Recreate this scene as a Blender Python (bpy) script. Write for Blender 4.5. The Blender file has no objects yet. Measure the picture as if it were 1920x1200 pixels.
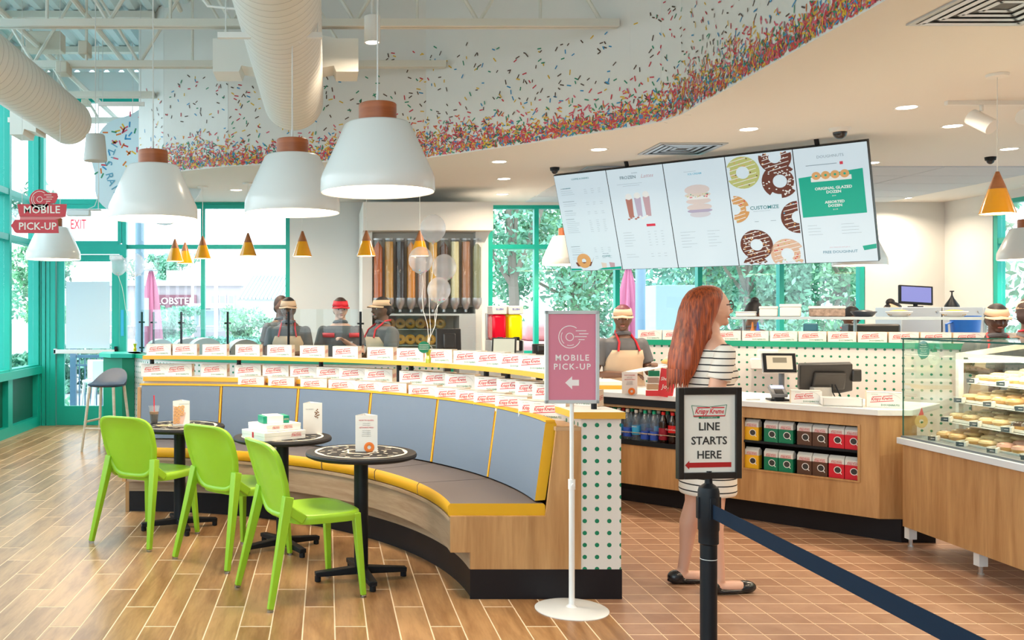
import bpy, bmesh, math, random
from mathutils import Vector, Matrix, Euler
from math import sin, cos, pi, radians, sqrt, atan2, asin
random.seed(7)
S = bpy.context.scene
COL = S.collection
# ------------------------------------------------------------ camera, sky, exposure
cam_d = bpy.data.cameras.new('camera'); cam = bpy.data.objects.new('camera', cam_d); COL.objects.link(cam)
cam.location = (0, 0, 1.5); cam.rotation_euler = (pi/2, 0, 0)
cam_d.sensor_width = 36; cam_d.lens = 1780/1920*36
cam_d.shift_x = (960-613)/1920; cam_d.shift_y = -12/1920
cam_d.clip_end = 400
S.camera = cam
W = bpy.data.worlds.new('world'); S.world = W; W.use_nodes = True
bg = W.node_tree.nodes['Background']; bg.inputs[0].default_value = (0.80, 0.93, 1.0, 1); bg.inputs[1].default_value = 3.6
S.view_settings.view_transform = 'Standard'; S.view_settings.look = 'None'
S.view_settings.gamma = 1; S.view_settings.exposure = 0.26; S.view_settings.use_curve_mapping = False
S.cycles.max_bounces = 8; S.cycles.diffuse_bounces = 4; S.cycles.glossy_bounces = 3
S.cycles.transparent_max_bounces = 16; S.cycles.transmission_bounces = 4
S.cycles.use_denoising = True; S.cycles.caustics_reflective = False; S.cycles.caustics_refractive = False
S.cycles.sample_clamp_indirect = 6
WARM = (1.0, 0.80, 0.58)
DOWN_W = 23
PEND_W = 17

F = 1780.0
def at(px, py, Y): return Vector(((px-613)/F*Y, Y, 1.5+(588-py)/F*Y))   # a measured direction and distance -> a point in the room
def onz(px, py, z):
    Y = F*(1.5-z)/(py-588); return at(px, py, Y)

# ------------------------------------------------------------ materials
MATS = {}
def nt(name):
    m = bpy.data.materials.new(name); m.use_nodes = True
    n = m.node_tree.nodes; l = m.node_tree.links
    return m, n, l, n['Principled BSDF']
def mat(name, col, rough=.5, metal=0, emit=0, ecol=None, spec=.5, bump=0, bscale=60, coat=0, trans=0, var=0):
    if name in MATS: return MATS[name]
    m, n, l, b = nt(name)
    b.inputs['Base Color'].default_value = (*col, 1); b.inputs['Roughness'].default_value = rough
    b.inputs['Metallic'].default_value = metal; b.inputs['Specular IOR Level'].default_value = spec
    if coat: b.inputs['Coat Weight'].default_value = coat
    if trans: b.inputs['Transmission Weight'].default_value = trans
    if emit:
        b.inputs['Emission Color'].default_value = (*(ecol or col), 1); b.inputs['Emission Strength'].default_value = emit
    if bump or var:
        tc = n.new('ShaderNodeTexCoord'); nz = n.new('ShaderNodeTexNoise'); nz.inputs['Scale'].default_value = bscale
        l.new(tc.outputs['Object'], nz.inputs['Vector'])
        if bump:
            bp = n.new('ShaderNodeBump'); bp.inputs['Strength'].default_value = bump; bp.inputs['Distance'].default_value = .01
            l.new(nz.outputs['Fac'], bp.inputs['Height']); l.new(bp.outputs['Normal'], b.inputs['Normal'])
        if var:
            mx = n.new('ShaderNodeMix'); mx.data_type = 'RGBA'
            mx.inputs['A'].default_value = (*[c*(1-var) for c in col], 1); mx.inputs['B'].default_value = (*[min(1, c*(1+var)) for c in col], 1)
            l.new(nz.outputs['Fac'], mx.inputs['Factor']); l.new(mx.outputs['Result'], b.inputs['Base Color'])
    MATS[name] = m; return m
def wood(name, c1, c2, rough=.45, stretch=(14, 1.2, 14), coord='Object', perobj=False, knots=0):
    if name in MATS: return MATS[name]
    m, n, l, b = nt(name)
    tc = n.new('ShaderNodeTexCoord'); mp = n.new('ShaderNodeMapping'); mp.inputs['Scale'].default_value = stretch
    src = tc.outputs[coord]
    if perobj:
        oi = n.new('ShaderNodeObjectInfo'); ad = n.new('ShaderNodeVectorMath'); ad.operation = 'ADD'
        ml = n.new('ShaderNodeVectorMath'); ml.operation = 'SCALE'; ml.inputs['Scale'].default_value = 37
        cx = n.new('ShaderNodeCombineXYZ'); l.new(oi.outputs['Random'], cx.inputs[0]); l.new(oi.outputs['Random'], cx.inputs[1])
        l.new(cx.outputs[0], ml.inputs[0]); l.new(src, ad.inputs[0]); l.new(ml.outputs[0], ad.inputs[1]); src = ad.outputs[0]
    l.new(src, mp.inputs['Vector'])
    n1 = n.new('ShaderNodeTexNoise'); n1.inputs['Scale'].default_value = 1.6; n1.inputs['Detail'].default_value = 5; n1.inputs['Distortion'].default_value = .6
    n2 = n.new('ShaderNodeTexNoise'); n2.inputs['Scale'].default_value = 9; n2.inputs['Detail'].default_value = 4
    l.new(mp.outputs[0], n1.inputs['Vector']); l.new(mp.outputs[0], n2.inputs['Vector'])
    av = n.new('ShaderNodeMath'); av.operation = 'MULTIPLY_ADD'; av.inputs[1].default_value = .35
    l.new(n2.outputs['Fac'], av.inputs[0]); l.new(n1.outputs['Fac'], av.inputs[2])
    last = av.outputs[0]
    if perobj:
        a2 = n.new('ShaderNodeMath'); a2.operation = 'MULTIPLY_ADD'; a2.inputs[1].default_value = .34
        l.new(oi.outputs['Random'], a2.inputs[0]); l.new(last, a2.inputs[2])
        a3 = n.new('ShaderNodeMath'); a3.operation = 'SUBTRACT'; a3.inputs[1].default_value = .17
        l.new(a2.outputs[0], a3.inputs[0]); last = a3.outputs[0]
    r = n.new('ShaderNodeValToRGB'); r.color_ramp.elements[0].position = .42; r.color_ramp.elements[1].position = .88
    r.color_ramp.elements[0].color = (*c1, 1); r.color_ramp.elements[1].color = (*c2, 1)
    l.new(last, r.inputs[0]); l.new(r.outputs[0], b.inputs['Base Color'])
    b.inputs['Roughness'].default_value = rough
    bp = n.new('ShaderNodeBump'); bp.inputs['Strength'].default_value = .08; bp.inputs['Distance'].default_value = .003
    l.new(n2.outputs['Fac'], bp.inputs['Height']); l.new(bp.outputs[0], b.inputs['Normal'])
    MATS[name] = m; return m
def polka(name='polka', pitch=.063, rad=.0115, base=(.72, .70, .665), dot=(.0, .20, .10)):
    if name in MATS: return MATS[name]
    m, n, l, b = nt(name)
    uv = n.new('ShaderNodeUVMap'); sc = n.new('ShaderNodeVectorMath'); sc.operation = 'SCALE'; sc.inputs['Scale'].default_value = 1/pitch
    fr = n.new('ShaderNodeVectorMath'); fr.operation = 'FRACTION'
    sb = n.new('ShaderNodeVectorMath'); sb.operation = 'SUBTRACT'; sb.inputs[1].default_value = (.5, .5, 0)
    ln = n.new('ShaderNodeVectorMath'); ln.operation = 'LENGTH'
    lt = n.new('ShaderNodeMath'); lt.operation = 'LESS_THAN'; lt.inputs[1].default_value = rad/pitch
    l.new(uv.outputs[0], sc.inputs[0]); l.new(sc.outputs[0], fr.inputs[0]); l.new(fr.outputs[0], sb.inputs[0]); l.new(sb.outputs[0], ln.inputs[0]); l.new(ln.outputs['Value'], lt.inputs[0])
    mx = n.new('ShaderNodeMix'); mx.data_type = 'RGBA'; mx.inputs['A'].default_value = (*base, 1); mx.inputs['B'].default_value = (*dot, 1)
    l.new(lt.outputs[0], mx.inputs['Factor']); l.new(mx.outputs['Result'], b.inputs['Base Color'])
    b.inputs['Roughness'].default_value = .35
    MATS[name] = m; return m
def glass(name, tint=(1, 1, 1), refl=.07, rough=.0, haze=0, hcol=(1, 1, 1)):
    if name in MATS: return MATS[name]
    m = bpy.data.materials.new(name); m.use_nodes = True; n = m.node_tree.nodes; l = m.node_tree.links; n.clear()
    o = n.new('ShaderNodeOutputMaterial'); t = n.new('ShaderNodeBsdfTransparent'); t.inputs[0].default_value = (*tint, 1)
    g = n.new('ShaderNodeBsdfGlossy'); g.inputs['Roughness'].default_value = rough
    fr = n.new('ShaderNodeLayerWeight'); fr.inputs['Blend'].default_value = .25
    ml = n.new('ShaderNodeMath'); ml.operation = 'MULTIPLY_ADD'; ml.inputs[1].default_value = .16; ml.inputs[2].default_value = refl
    l.new(fr.outputs['Fresnel'], ml.inputs[0])
    mx = n.new('ShaderNodeMixShader'); l.new(ml.outputs[0], mx.inputs[0]); l.new(t.outputs[0], mx.inputs[1]); l.new(g.outputs[0], mx.inputs[2])
    out = mx
    if haze:
        da = n.new('ShaderNodeBsdfDiffuse'); da.inputs[0].default_value = (*hcol, 1); tl = n.new('ShaderNodeBsdfTranslucent'); tl.inputs[0].default_value = (*hcol, 1)
        d = n.new('ShaderNodeMixShader'); l.new(da.outputs[0], d.inputs[1]); l.new(tl.outputs[0], d.inputs[2])
        m2 = n.new('ShaderNodeMixShader'); m2.inputs[0].default_value = haze
        l.new(mx.outputs[0], m2.inputs[1]); l.new(d.outputs[0], m2.inputs[2]); out = m2
    l.new(out.outputs[0], o.inputs[0]); MATS[name] = m; return m
WHITE = mat('white_paint', (.82, .82, .80), .6)
CEIL = mat('ceiling_paint', (.80, .79, .76), .8)
TEAL = mat('teal_frame', (.0, .40, .32), .4)
GREEN = mat('deep_green', (.0, .27, .16), .45)
DARKG = mat('dark_green', (.0, .10, .07), .5)
YEL = mat('yellow_vinyl', (.74, .40, .01), .45)
YELEDGE = mat('yellow_edge', (.72, .40, .04), .5)
BLUE = mat('bluegrey_fabric', (.140, .185, .26), .85, bump=.15, bscale=400, var=.06)
GREY = mat('taupe_fabric', (.17, .145, .145), .85, bump=.15, bscale=400, var=.06)
BLK = mat('black_metal', (.008, .010, .014), .45, spec=.25)
BLKV = mat('black_kick', (.010, .009, .012), .4, spec=.25)
CORD = mat('cord', (.7, .7, .68), .5)
STEEL = mat('steel', (.62, .62, .62), .3, 1)
STEELP = mat('steel_panel', (.55, .58, .6), .45, .5)
LIME = mat('lime_plastic', (.31, .58, .025), .38)
OAK = wood('oak_laminate', (.37, .18, .065), (.58, .33, .14), .4, (9, 9, .8))
OAKH = wood('oak_horizontal', (.40, .24, .12), (.58, .39, .22), .4, (1.0, 14, 1), 'UV')
CAPW = wood('walnut_cap', (.27, .06, .012), (.44, .115, .025), .4, (1, 1, 12))
PAPER = mat('white_card', (.80, .785, .76), .5)
KRAFT = mat('cream_card', (.80, .66, .50), .6)
RED = mat('print_red', (.62, .015, .03), .5)
PGREEN = mat('print_green', (.0, .18, .09), .5)
INK = mat('print_ink', (.03, .03, .03), .5)
PGREY = mat('print_grey', (.35, .35, .35), .5)
PWHITE = mat('print_white', (.85, .85, .85), .5)
PINK = mat('pink_print', (.68, .23, .33), .5)
CORAL = mat('coral_print', (.72, .04, .06), .5)
GLASS = glass('window_glass', (.97, .995, 1.0), .03)
CGLASS = glass('case_glass', (.95, 1, .98), .03)
POLKA = polka()

# ------------------------------------------------------------ mesh builder
class MB:
    def __init__(s): s.v = []; s.f = []; s.m = []; s.uv = []
    def add(s, vs, fs, mi=0, uvs=None):
        o = len(s.v); s.v += [tuple(v) for v in vs]; s.f += [tuple(i+o for i in f) for f in fs]; s.m += [mi]*len(fs)
        s.uv += uvs if uvs else [(v[0]+v[1], v[2]) for v in vs]
        return s
    def box(s, x0, x1, y0, y1, z0, z1, mi=0, rot=None):
        vs = [(x, y, z) for z in (z0, z1) for y in (y0, y1) for x in (x0, x1)]
        if rot is not None: vs = [rot @ Vector(v) for v in vs]
        return s.add(vs, [(0, 2, 3, 1), (4, 5, 7, 6), (0, 1, 5, 4), (2, 6, 7, 3), (0, 4, 6, 2), (1, 3, 7, 5)], mi)
    def bar(s, a, b, w, h, mi=0, up=Vector((0, 0, 1)), w2=None, h2=None):
        a = Vector(a); b = Vector(b); d = (b-a).normalized(); x = d.cross(up)
        if x.length < 1e-4: x = d.cross(Vector((0, 1, 0)))
        x.normalize(); y = x.cross(d).normalized(); w2 = w if w2 is None else w2; h2 = h if h2 is None else h2
        vs = [a-x*w/2-y*h/2, a+x*w/2-y*h/2, a+x*w/2+y*h/2, a-x*w/2+y*h/2, b-x*w2/2-y*h2/2, b+x*w2/2-y*h2/2, b+x*w2/2+y*h2/2, b-x*w2/2+y*h2/2]
        return s.add(vs, [(0, 1, 2, 3), (7, 6, 5, 4), (0, 4, 5, 1), (1, 5, 6, 2), (2, 6, 7, 3), (3, 7, 4, 0)], mi)
    def cyl(s, a, b, r0, r1=None, n=12, mi=0, cap=True):
        a = Vector(a); b = Vector(b); r1 = r0 if r1 is None else r1; d = (b-a).normalized()
        x = d.cross(Vector((0, 0, 1)));
        if x.length < 1e-3: x = Vector((1, 0, 0))
        x.normalize(); y = d.cross(x)
        vs = [a+(x*cos(2*pi*i/n)+y*sin(2*pi*i/n))*r0 for i in range(n)]+[b+(x*cos(2*pi*i/n)+y*sin(2*pi*i/n))*r1 for i in range(n)]
        fs = [(i, (i+1) % n, n+(i+1) % n, n+i) for i in range(n)]
        if cap: fs += [tuple(range(n))[::-1], tuple(range(n, 2*n))]
        return s.add(vs, fs, mi)
    def tube(s, pts, r, n=6, mi=0):
        pts = [Vector(p) for p in pts]; vs = []; fs = []
        px = None
        for k, p in enumerate(pts):
            d = (pts[min(k+1, len(pts)-1)]-pts[max(k-1, 0)]).normalized()
            x = d.cross(Vector((0, 0, 1))) if px is None else px-d*px.dot(d)
            if x.length < 1e-3: x = Vector((1, 0, 0))
            x.normalize(); px = x; y = d.cross(x); rr = r[k] if isinstance(r, (list, tuple)) else r
            vs += [p+(x*cos(2*pi*i/n)+y*sin(2*pi*i/n))*rr for i in range(n)]
        for k in range(len(pts)-1):
            fs += [(k*n+i, k*n+(i+1) % n, (k+1)*n+(i+1) % n, (k+1)*n+i) for i in range(n)]
        fs += [tuple(range(n))[::-1], tuple(range((len(pts)-1)*n, len(pts)*n))]
        return s.add(vs, fs, mi)
    def lathe(s, prof, c=(0, 0, 0), n=24, mi=0, axis='z', cap0=False, cap1=False, mis=None):
        vs = []; fs = []; c = Vector(c)
        for r, z in prof:
            for i in range(n):
                a = 2*pi*i/n
                vs.append(c+(Vector((r*cos(a), r*sin(a), z)) if axis == 'z' else (Vector((r*cos(a), z, r*sin(a))) if axis == 'y' else Vector((z, r*cos(a), r*sin(a))))))
        o = len(s.v)
        s.add(vs, [], mi)
        for k in range(len(prof)-1):
            for i in range(n):
                s.f.append((o+k*n+i, o+k*n+(i+1) % n, o+(k+1)*n+(i+1) % n, o+(k+1)*n+i)); s.m.append(mis[k] if mis else mi)
        if cap0: s.f.append(tuple(o+i for i in range(n))[::-1]); s.m.append(mis[0] if mis else mi)
        if cap1: s.f.append(tuple(o+(len(prof)-1)*n+i for i in range(n))); s.m.append(mis[-1] if mis else mi)
        return s
    def ell(s, c, r, n=16, k=10, mi=0, rot=None, fn=None):
        c = Vector(c); vs = []; fs = []
        R = rot if rot is not None else Matrix.Identity(3)
        vs.append(Vector((0, 0, 1)))
        for j in range(1, k):
            t = pi*j/k
            vs += [Vector((sin(t)*cos(2*pi*i/n), sin(t)*sin(2*pi*i/n), cos(t))) for i in range(n)]
        vs.append(Vector((0, 0, -1)))
        if fn: vs = [fn(v) for v in vs]
        vs = [c+R @ Vector((v[0]*r[0], v[1]*r[1], v[2]*r[2])) for v in vs]
        fs += [(0, 1+i, 1+(i+1) % n) for i in range(n)]
        for j in range(k-2):
            fs += [(1+j*n+i, 1+(j+1)*n+i, 1+(j+1)*n+(i+1) % n, 1+j*n+(i+1) % n) for i in range(n)]
        L = len(vs)-1; fs += [(L, 1+(k-2)*n+(i+1) % n, 1+(k-2)*n+i) for i in range(n)]
        return s.add(vs, fs, mi)
    def torus(s, c, R, r, n=20, k=8, mi=0, rot=None, sq=1):
        c = Vector(c); M = rot if rot is not None else Matrix.Identity(3); vs = []; fs = []
        for i in range(n):
            a = 2*pi*i/n
            for j in range(k):
                b = 2*pi*j/k; vs.append(c+M @ Vector(((R+r*cos(b))*cos(a), (R+r*cos(b))*sin(a), r*sq*sin(b))))
        for i in range(n):
            for j in range(k): fs.append((i*k+j, ((i+1) % n)*k+j, ((i+1) % n)*k+(j+1) % k, i*k+(j+1) % k))
        return s.add(vs, fs, mi)
    def prism(s, poly, y0, y1, mi=0, plane='xz'):
        n = len(poly)
        def P(p, y): return (p[0], y, p[1]) if plane == 'xz' else ((p[0], p[1], y) if plane == 'xy' else (y, p[0], p[1]))
        vs = [P(p, y0) for p in poly]+[P(p, y1) for p in poly]
        fs = [(i, (i+1) % n, n+(i+1) % n, n+i) for i in range(n)]+[tuple(range(n))[::-1], tuple(range(n, 2*n))]
        return s.add(vs, fs, mi)
    def arc(s, prof, C, th1, yplane=None, th0=0.0, seg=40, mi=0, mis=None, close=True, caps=True, capmi=None):
        # sweep a closed (R, z) profile around C; the first end is cut by the plane y = yplane
        n = len(prof); vs = []; uvs = []
        for k in range(seg+1):
            for R, z in prof:
                t0 = asin((yplane-C[1])/R) if yplane is not None else th0
                t = t0+(th1-t0)*k/seg
                vs.append((C[0]+R*cos(t), C[1]+R*sin(t), z)); uvs.append((t*R, z))
        o = len(s.v); s.add(vs, [], mi, uvs)
        for k in range(seg):
            for i in range(n if close else n-1):
                s.f.append((o+k*n+i, o+k*n+(i+1) % n, o+(k+1)*n+(i+1) % n, o+(k+1)*n+i)); s.m.append(mis[i] if mis else mi)
        if caps:
            s.f += [tuple(o+i for i in range(n))[::-1], tuple(o+seg*n+i for i in range(n))]; s.m += list(capmi) if capmi else [mi, mi]
        return s
    def xf(s, M):
        s.v = [tuple(M @ Vector(v)) for v in s.v]; return s
    def mesh(s, name, mats, smooth=True, ang=35):
        me = bpy.data.meshes.new(name); me.from_pydata(s.v, [], s.f)
        for m in (mats if isinstance(mats, (list, tuple)) else [mats]): me.materials.append(m)
        me.polygons.foreach_set('material_index', s.m)
        ul = me.uv_layers.new(name='UVMap'); li = [0]*len(me.loops); me.loops.foreach_get('vertex_index', li)
        fl = [c for i in li for c in s.uv[i]]; ul.data.foreach_set('uv', fl)
        bm = bmesh.new(); bm.from_mesh(me); bmesh.ops.recalc_face_normals(bm, faces=bm.faces); bm.to_mesh(me); bm.free()
        if smooth:
            me.polygons.foreach_set('use_smooth', [True]*len(me.polygons)); me.set_sharp_from_angle(angle=radians(ang))
        me.update(); return me
def link(name, me, parent=None, loc=None, rot=None, world=False):
    o = bpy.data.objects.new(name, me); COL.objects.link(o)
    if parent is not None:
        o.parent = parent
        if world: o.matrix_parent_inverse = Matrix.LocRotScale(parent.location, parent.rotation_euler, parent.scale).inverted()
    if loc is not None: o.location = loc
    if rot is not None: o.rotation_euler = rot
    return o
def obj(name, mb, mats, parent=None, loc=None, rot=None, world=False, smooth=True, bevel=0, seg=2, ang=35):
    o = link(name, mb.mesh(name, mats, smooth, ang), parent, loc, rot, world)
    if bevel:
        b = o.modifiers.new('bevel', 'BEVEL'); b.width = bevel; b.segments = seg; b.limit_method = 'ANGLE'; b.angle_limit = radians(40); b.harden_normals = False
    return o
def tag(o, label, cat, group=None, kind=None):
    o['label'] = label; o['category'] = cat
    if group: o['group'] = group
    if kind: o['kind'] = kind
    return o
def thing(name, label, cat, loc=(0, 0, 0), rz=0, group=None):
    o = bpy.data.objects.new(name, None); COL.objects.link(o); o.location = loc; o.rotation_euler = (0, 0, rz); o.empty_display_size = .1
    return tag(o, label, cat, group)
def struct(name, mb, mats, **k):
    o = obj(name, mb, mats, **k); o['kind'] = 'structure'; return o
def kids(o): return [c for c in bpy.data.objects if c.parent == o] if False else KIDS(o)
def KIDS(o): return list(o.children)
def dup(o, parent=None, loc=None, rz=None, label=None):
    c = o.copy(); COL.objects.link(c)
    if parent is not None: c.parent = parent
    if loc is not None: c.location = loc
    if rz is not None: c.rotation_euler = (0, 0, rz)
    if label: c['label'] = label
    for k in list(o.children): dup(k, c)
    return c
TXT = {}
def text_mesh(s, size=.1, m=None, shear=0, bold=0, align='CENTER', depth=.0005, space=1.0, res=2, key=None):
    k = (s, size, m.name if m else '', shear, bold, align, space)
    if k in TXT: return TXT[k]
    cu = bpy.data.curves.new('text', 'FONT'); cu.body = s; cu.size = size; cu.shear = shear; cu.offset = bold*.5; cu.extrude = depth
    cu.align_x = align; cu.align_y = 'CENTER'; cu.resolution_u = res; cu.space_character = space
    t = bpy.data.objects.new('t', cu); COL.objects.link(t)
    bpy.context.view_layer.update()
    me = bpy.data.meshes.new_from_object(t.evaluated_get(bpy.context.evaluated_depsgraph_get()))
    bpy.data.objects.remove(t); me.materials.clear(); me.materials.append(m); me.name = 'lettering'
    TXT[k] = me; return me
def text(s, size, m, parent, loc, rot=(pi/2, 0, 0), name='lettering', **k):
    return link(name, text_mesh(s, size, m, **k), parent, loc, rot)
ORD = ['leftmost', 'second', 'third', 'fourth', 'fifth', 'sixth', 'seventh', 'eighth', 'ninth', 'tenth', 'eleventh', 'twelfth', 'thirteenth', 'fourteenth', 'fifteenth', 'sixteenth', 'seventeenth', 'eighteenth']
def nth(i): return 'leftmost' if i == 0 else ORD[i]+' from left'
def rect_light(name, loc, size, power, col, rot=(0, 0, 0), parent=None, size_y=None, spread=pi):
    d = bpy.data.lights.new(name, 'AREA'); d.shape = 'DISK' if size_y is None else 'RECTANGLE'; d.size = size
    if size_y: d.size_y = size_y
    d.energy = power; d.color = col; d.spread = spread
    o = bpy.data.objects.new(name, d); COL.objects.link(o); o.location = loc; o.rotation_euler = rot
    if parent: o.parent = parent
    return o
# ============================================================ THE SETTING
LX, BY, RX = -3.87, 12.77, 8.31        # left wall, back wall, right wall
ZC, ZD = 3.0, 4.75                     # low ceiling, roof deck
SPLIT = 1.41                           # planks left of this, quarry tiles right of it
# ---- floor
fl = struct('floor', MB().box(LX-.2, RX+.2, -3.5, BY+.2, -.12, -.0008), mat('grout', (.88, .68, .48), .8, var=.1, bscale=8))
PLANK = wood('plank_tile', (.27, .125, .045), (.52, .29, .13), .31, (10, 1.3, 1), 'Object', True)
TILE = wood('quarry_tile', (.31, .155, .09), (.40, .225, .14), .40, (3, 3, 1), 'Object', True)
def slab(w, h, g=.0034, t=.008):
    return MB().box(-w/2+g, w/2-g, -h/2+g*1.75, h/2-g*1.75, -t, .0)
PW, PL = .1525, .919
pm = slab(PW, PL).mesh('plank', PLANK, False)
cells = []
x = SPLIT-PW/2; c = 0
while x > LX-.1:
    y = 3.9+(c % 3)*PL/3-.42
    while y < BY+.5:
        cells.append((x, y)); y += PL
    x -= PW; c += 1
def in_front(p, lim): return p[1]
near = sorted(cells, key=lambda p: p[1]+abs(p[0])*.25)
bmk = MB()
def clipb(mb, x0, x1, y0, y1):
    x0 = max(x0, LX); y1 = min(y1, BY)
    if x1 > x0 and y1 > y0: mb.box(x0, x1, y0, y1, -.008, 0)
cnt = 0
for p in near:
    vis = -0.36*p[1]-.2 < p[0] and p[0]+PW/2 < 1.42 and p[0]-PW/2 > LX and p[1]+PL/2 < BY
    if vis and cnt < 297:
        link('plank', pm, fl, (p[0], p[1], 0)); cnt += 1
    else: clipb(bmk, p[0]-PW/2+.003, p[0]+PW/2-.003, p[1]-PL/2+.003, p[1]+PL/2-.003)
for k in range(24):
    for j in range(7): clipb(bmk, SPLIT-(k+1)*PW+.003, SPLIT-k*PW-.003, 2.9-j*PL-(k % 3)*PL/3+.003, 2.9-(j-1)*PL-(k % 3)*PL/3-.003)
o = obj('distant_plank', bmk, PLANK, fl); o['kind'] = 'stuff'
TP = .158
tm = slab(TP, TP, .0024).mesh('tile', TILE, False)
cells = [(SPLIT+TP/2+i*TP, 4.2+j*TP) for i in range(44) for j in range(0, 54)]
cells.sort(key=lambda p: p[1]+max(0, p[0]-3.9)*3+(5 if p[0] > .75*p[1] else 0))
bmt = MB(); cnt = 0
for p in cells:
    if cnt < 298 and p[0] < .75*p[1]: link('tile', tm, fl, (p[0], p[1], 0)); cnt += 1
    else: bmt.box(p[0]-TP/2+.003, p[0]+TP/2-.003, p[1]-TP/2+.003, p[1]+TP/2-.003, -.008, 0)
for i in range(44):
    for j in range(1, 30): 
        if 4.2-j*TP > 0: bmt.box(SPLIT+i*TP+.003, SPLIT+i*TP+TP-.003, 4.2-j*TP-TP/2+.003, 4.2-j*TP+TP/2-.003, -.008, 0)
o = obj('distant_tile', bmt, TILE, fl); o['kind'] = 'stuff'

# ---- low ceiling and curved soffit wall
SOF = [(-2.08, BY), (-2.08, 10.55), (-1.73, 10.12), (-1.0, 9.66), (-.1, 9.40), (.96, 9.16), (1.8, 8.35), (2.45, 7.65), (2.62, 7.42), (2.68, 7.15), (2.68, -3.5)]
poly = SOF+[(RX+.1, -3.5), (RX+.1, BY)]
struct('ceiling', MB().prism(poly, ZC, ZC+.06, plane='xy'), CEIL)
dm = MB()
px_ = LX-.1
prof = []
while px_ < RX:
    prof += [(px_, ZD+.05), (px_+.05, ZD), (px_+.12, ZD), (px_+.17, ZD+.05)]; px_ += .20
vs = [(p[0], y, p[1]) for y in (-3.5, BY+.1) for p in prof]; n_ = len(prof)
dm.add(vs, [(i, i+1, n_+i+1, n_+i) for i in range(n_-1)])
dm.box(LX-.2, RX+.2, -3.5, BY+.2, ZD+.08, ZD+.12)
struct('roof_deck', dm, mat('deck_paint', (.62, .74, .76), .5), smooth=False)
SOFW = mat('soffit_paint', (.80, .79, .76), .65)
sm = MB()
for (x0, y0), (x1, y1) in zip(SOF[:-1], SOF[1:]):
    d = Vector((x1-x0, y1-y0, 0)).normalized(); nn = Vector((-d.y, d.x, 0))   # points into the low-ceiling side
    if nn.dot(Vector((5, 12, 0))-Vector((x0, y0, 0))) < 0: nn = -nn
    a = Vector((x0, y0, 0)); b = Vector((x1, y1, 0)); t = nn*.08
    a -= nn*.012; b -= nn*.012
    vs = [(p.x, p.y, z) for z in (ZC-.004, ZD+.04) for p in (a, b, b+t, a+t)]
    sm.add(vs, [(0, 1, 5, 4), (1, 2, 6, 5), (2, 3, 7, 6), (3, 0, 4, 7), (0, 3, 2, 1), (4, 5, 6, 7)])
so = struct('wall_soffit', sm, SOFW, ang=50)
# sprinkle graphic printed on the soffit wall
SPC = [mat('sprinkle_'+k, c, .5) for k, c in dict(red=(.62, .03, .05), yellow=(.80, .48, .03), green=(.02, .26, .14), blue=(.03, .28, .55), orange=(.75, .19, .03), pink=(.70, .10, .16), dark=(.10, .06, .04)).items()]
sp = MB(); rs = random.Random(3)
segs = list(zip(SOF[1:-1], SOF[2:])); lens = [sqrt((b[0]-a[0])**2+(b[1]-a[1])**2) for a, b in segs]; lens[-1] = 5.2
tot = sum(lens)
for k in range(9500):
    u = rs.random()*tot; i = 0
    while u > lens[i]: u -= lens[i]; i += 1
    a, b = segs[i]; L = sqrt((b[0]-a[0])**2+(b[1]-a[1])**2); d = Vector(((b[0]-a[0])/L, (b[1]-a[1])/L, 0))
    nn = Vector((d.y, -d.x, 0))
    if nn.dot(Vector((5, 12, 0))-Vector((a[0], a[1], 0))) > 0: nn = -nn
    along = sum(lens[:i])+u
    wave = .5+.5*sin(along*2.1+.6)
    if rs.random() < .84: h = abs(rs.gauss(0, .09+.06*wave))
    else: h = .05+rs.random()**1.4*(.75+.25*wave)
    if along < .9 and rs.random() > along/.9+.1: continue
    c = Vector((a[0], a[1], ZC+.012+h))+d*u+nn*rs.uniform(.0135, .0185)
    th = rs.random()*pi; L2 = rs.uniform(.013, .024); w2 = .0052
    e1 = d*cos(th)+Vector((0, 0, sin(th))); e2 = -d*sin(th)+Vector((0, 0, cos(th)))
    if c.z-abs(e1.z)*L2 < ZC+.002: continue
    sp.add([c-e1*L2-e2*w2*.5, c-e1*L2+e2*w2*.5, c-e1*L2*.8+e2*w2, c+e1*L2*.8+e2*w2, c+e1*L2+e2*w2*.5, c+e1*L2-e2*w2*.5, c+e1*L2*.8-e2*w2, c-e1*L2*.8-e2*w2], [tuple(range(8))], rs.choice([0, 0, 1, 1, 2, 3, 4, 5, 5, 6]) if h < .35 else rs.choice([0, 2, 6, 6, 1, 3, 6]))
o = obj('sprinkle_print', sp, SPC, so, smooth=False); o['kind'] = 'stuff'

# ---- acoustic ceiling panels at the back right
cp = MB().box(-.598, .598, -.298, .298, -.012, 0).mesh('ceiling_panel', mat('acoustic_tile_blue_light', (.58, .64, .70), .9, bump=.1, bscale=120), False)  # grey-blue cast of the light is put into the tile colour
for i in range(5):
    for j in range(6):
        X, Y = 2.95+i*1.21+.3, 9.95+j*.61
        if X+.6 < RX and Y+.3 < BY and X+Y > 12.9: link('ceiling_panel', cp, bpy.data.objects['ceiling'], (X, Y, ZC))

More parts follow.
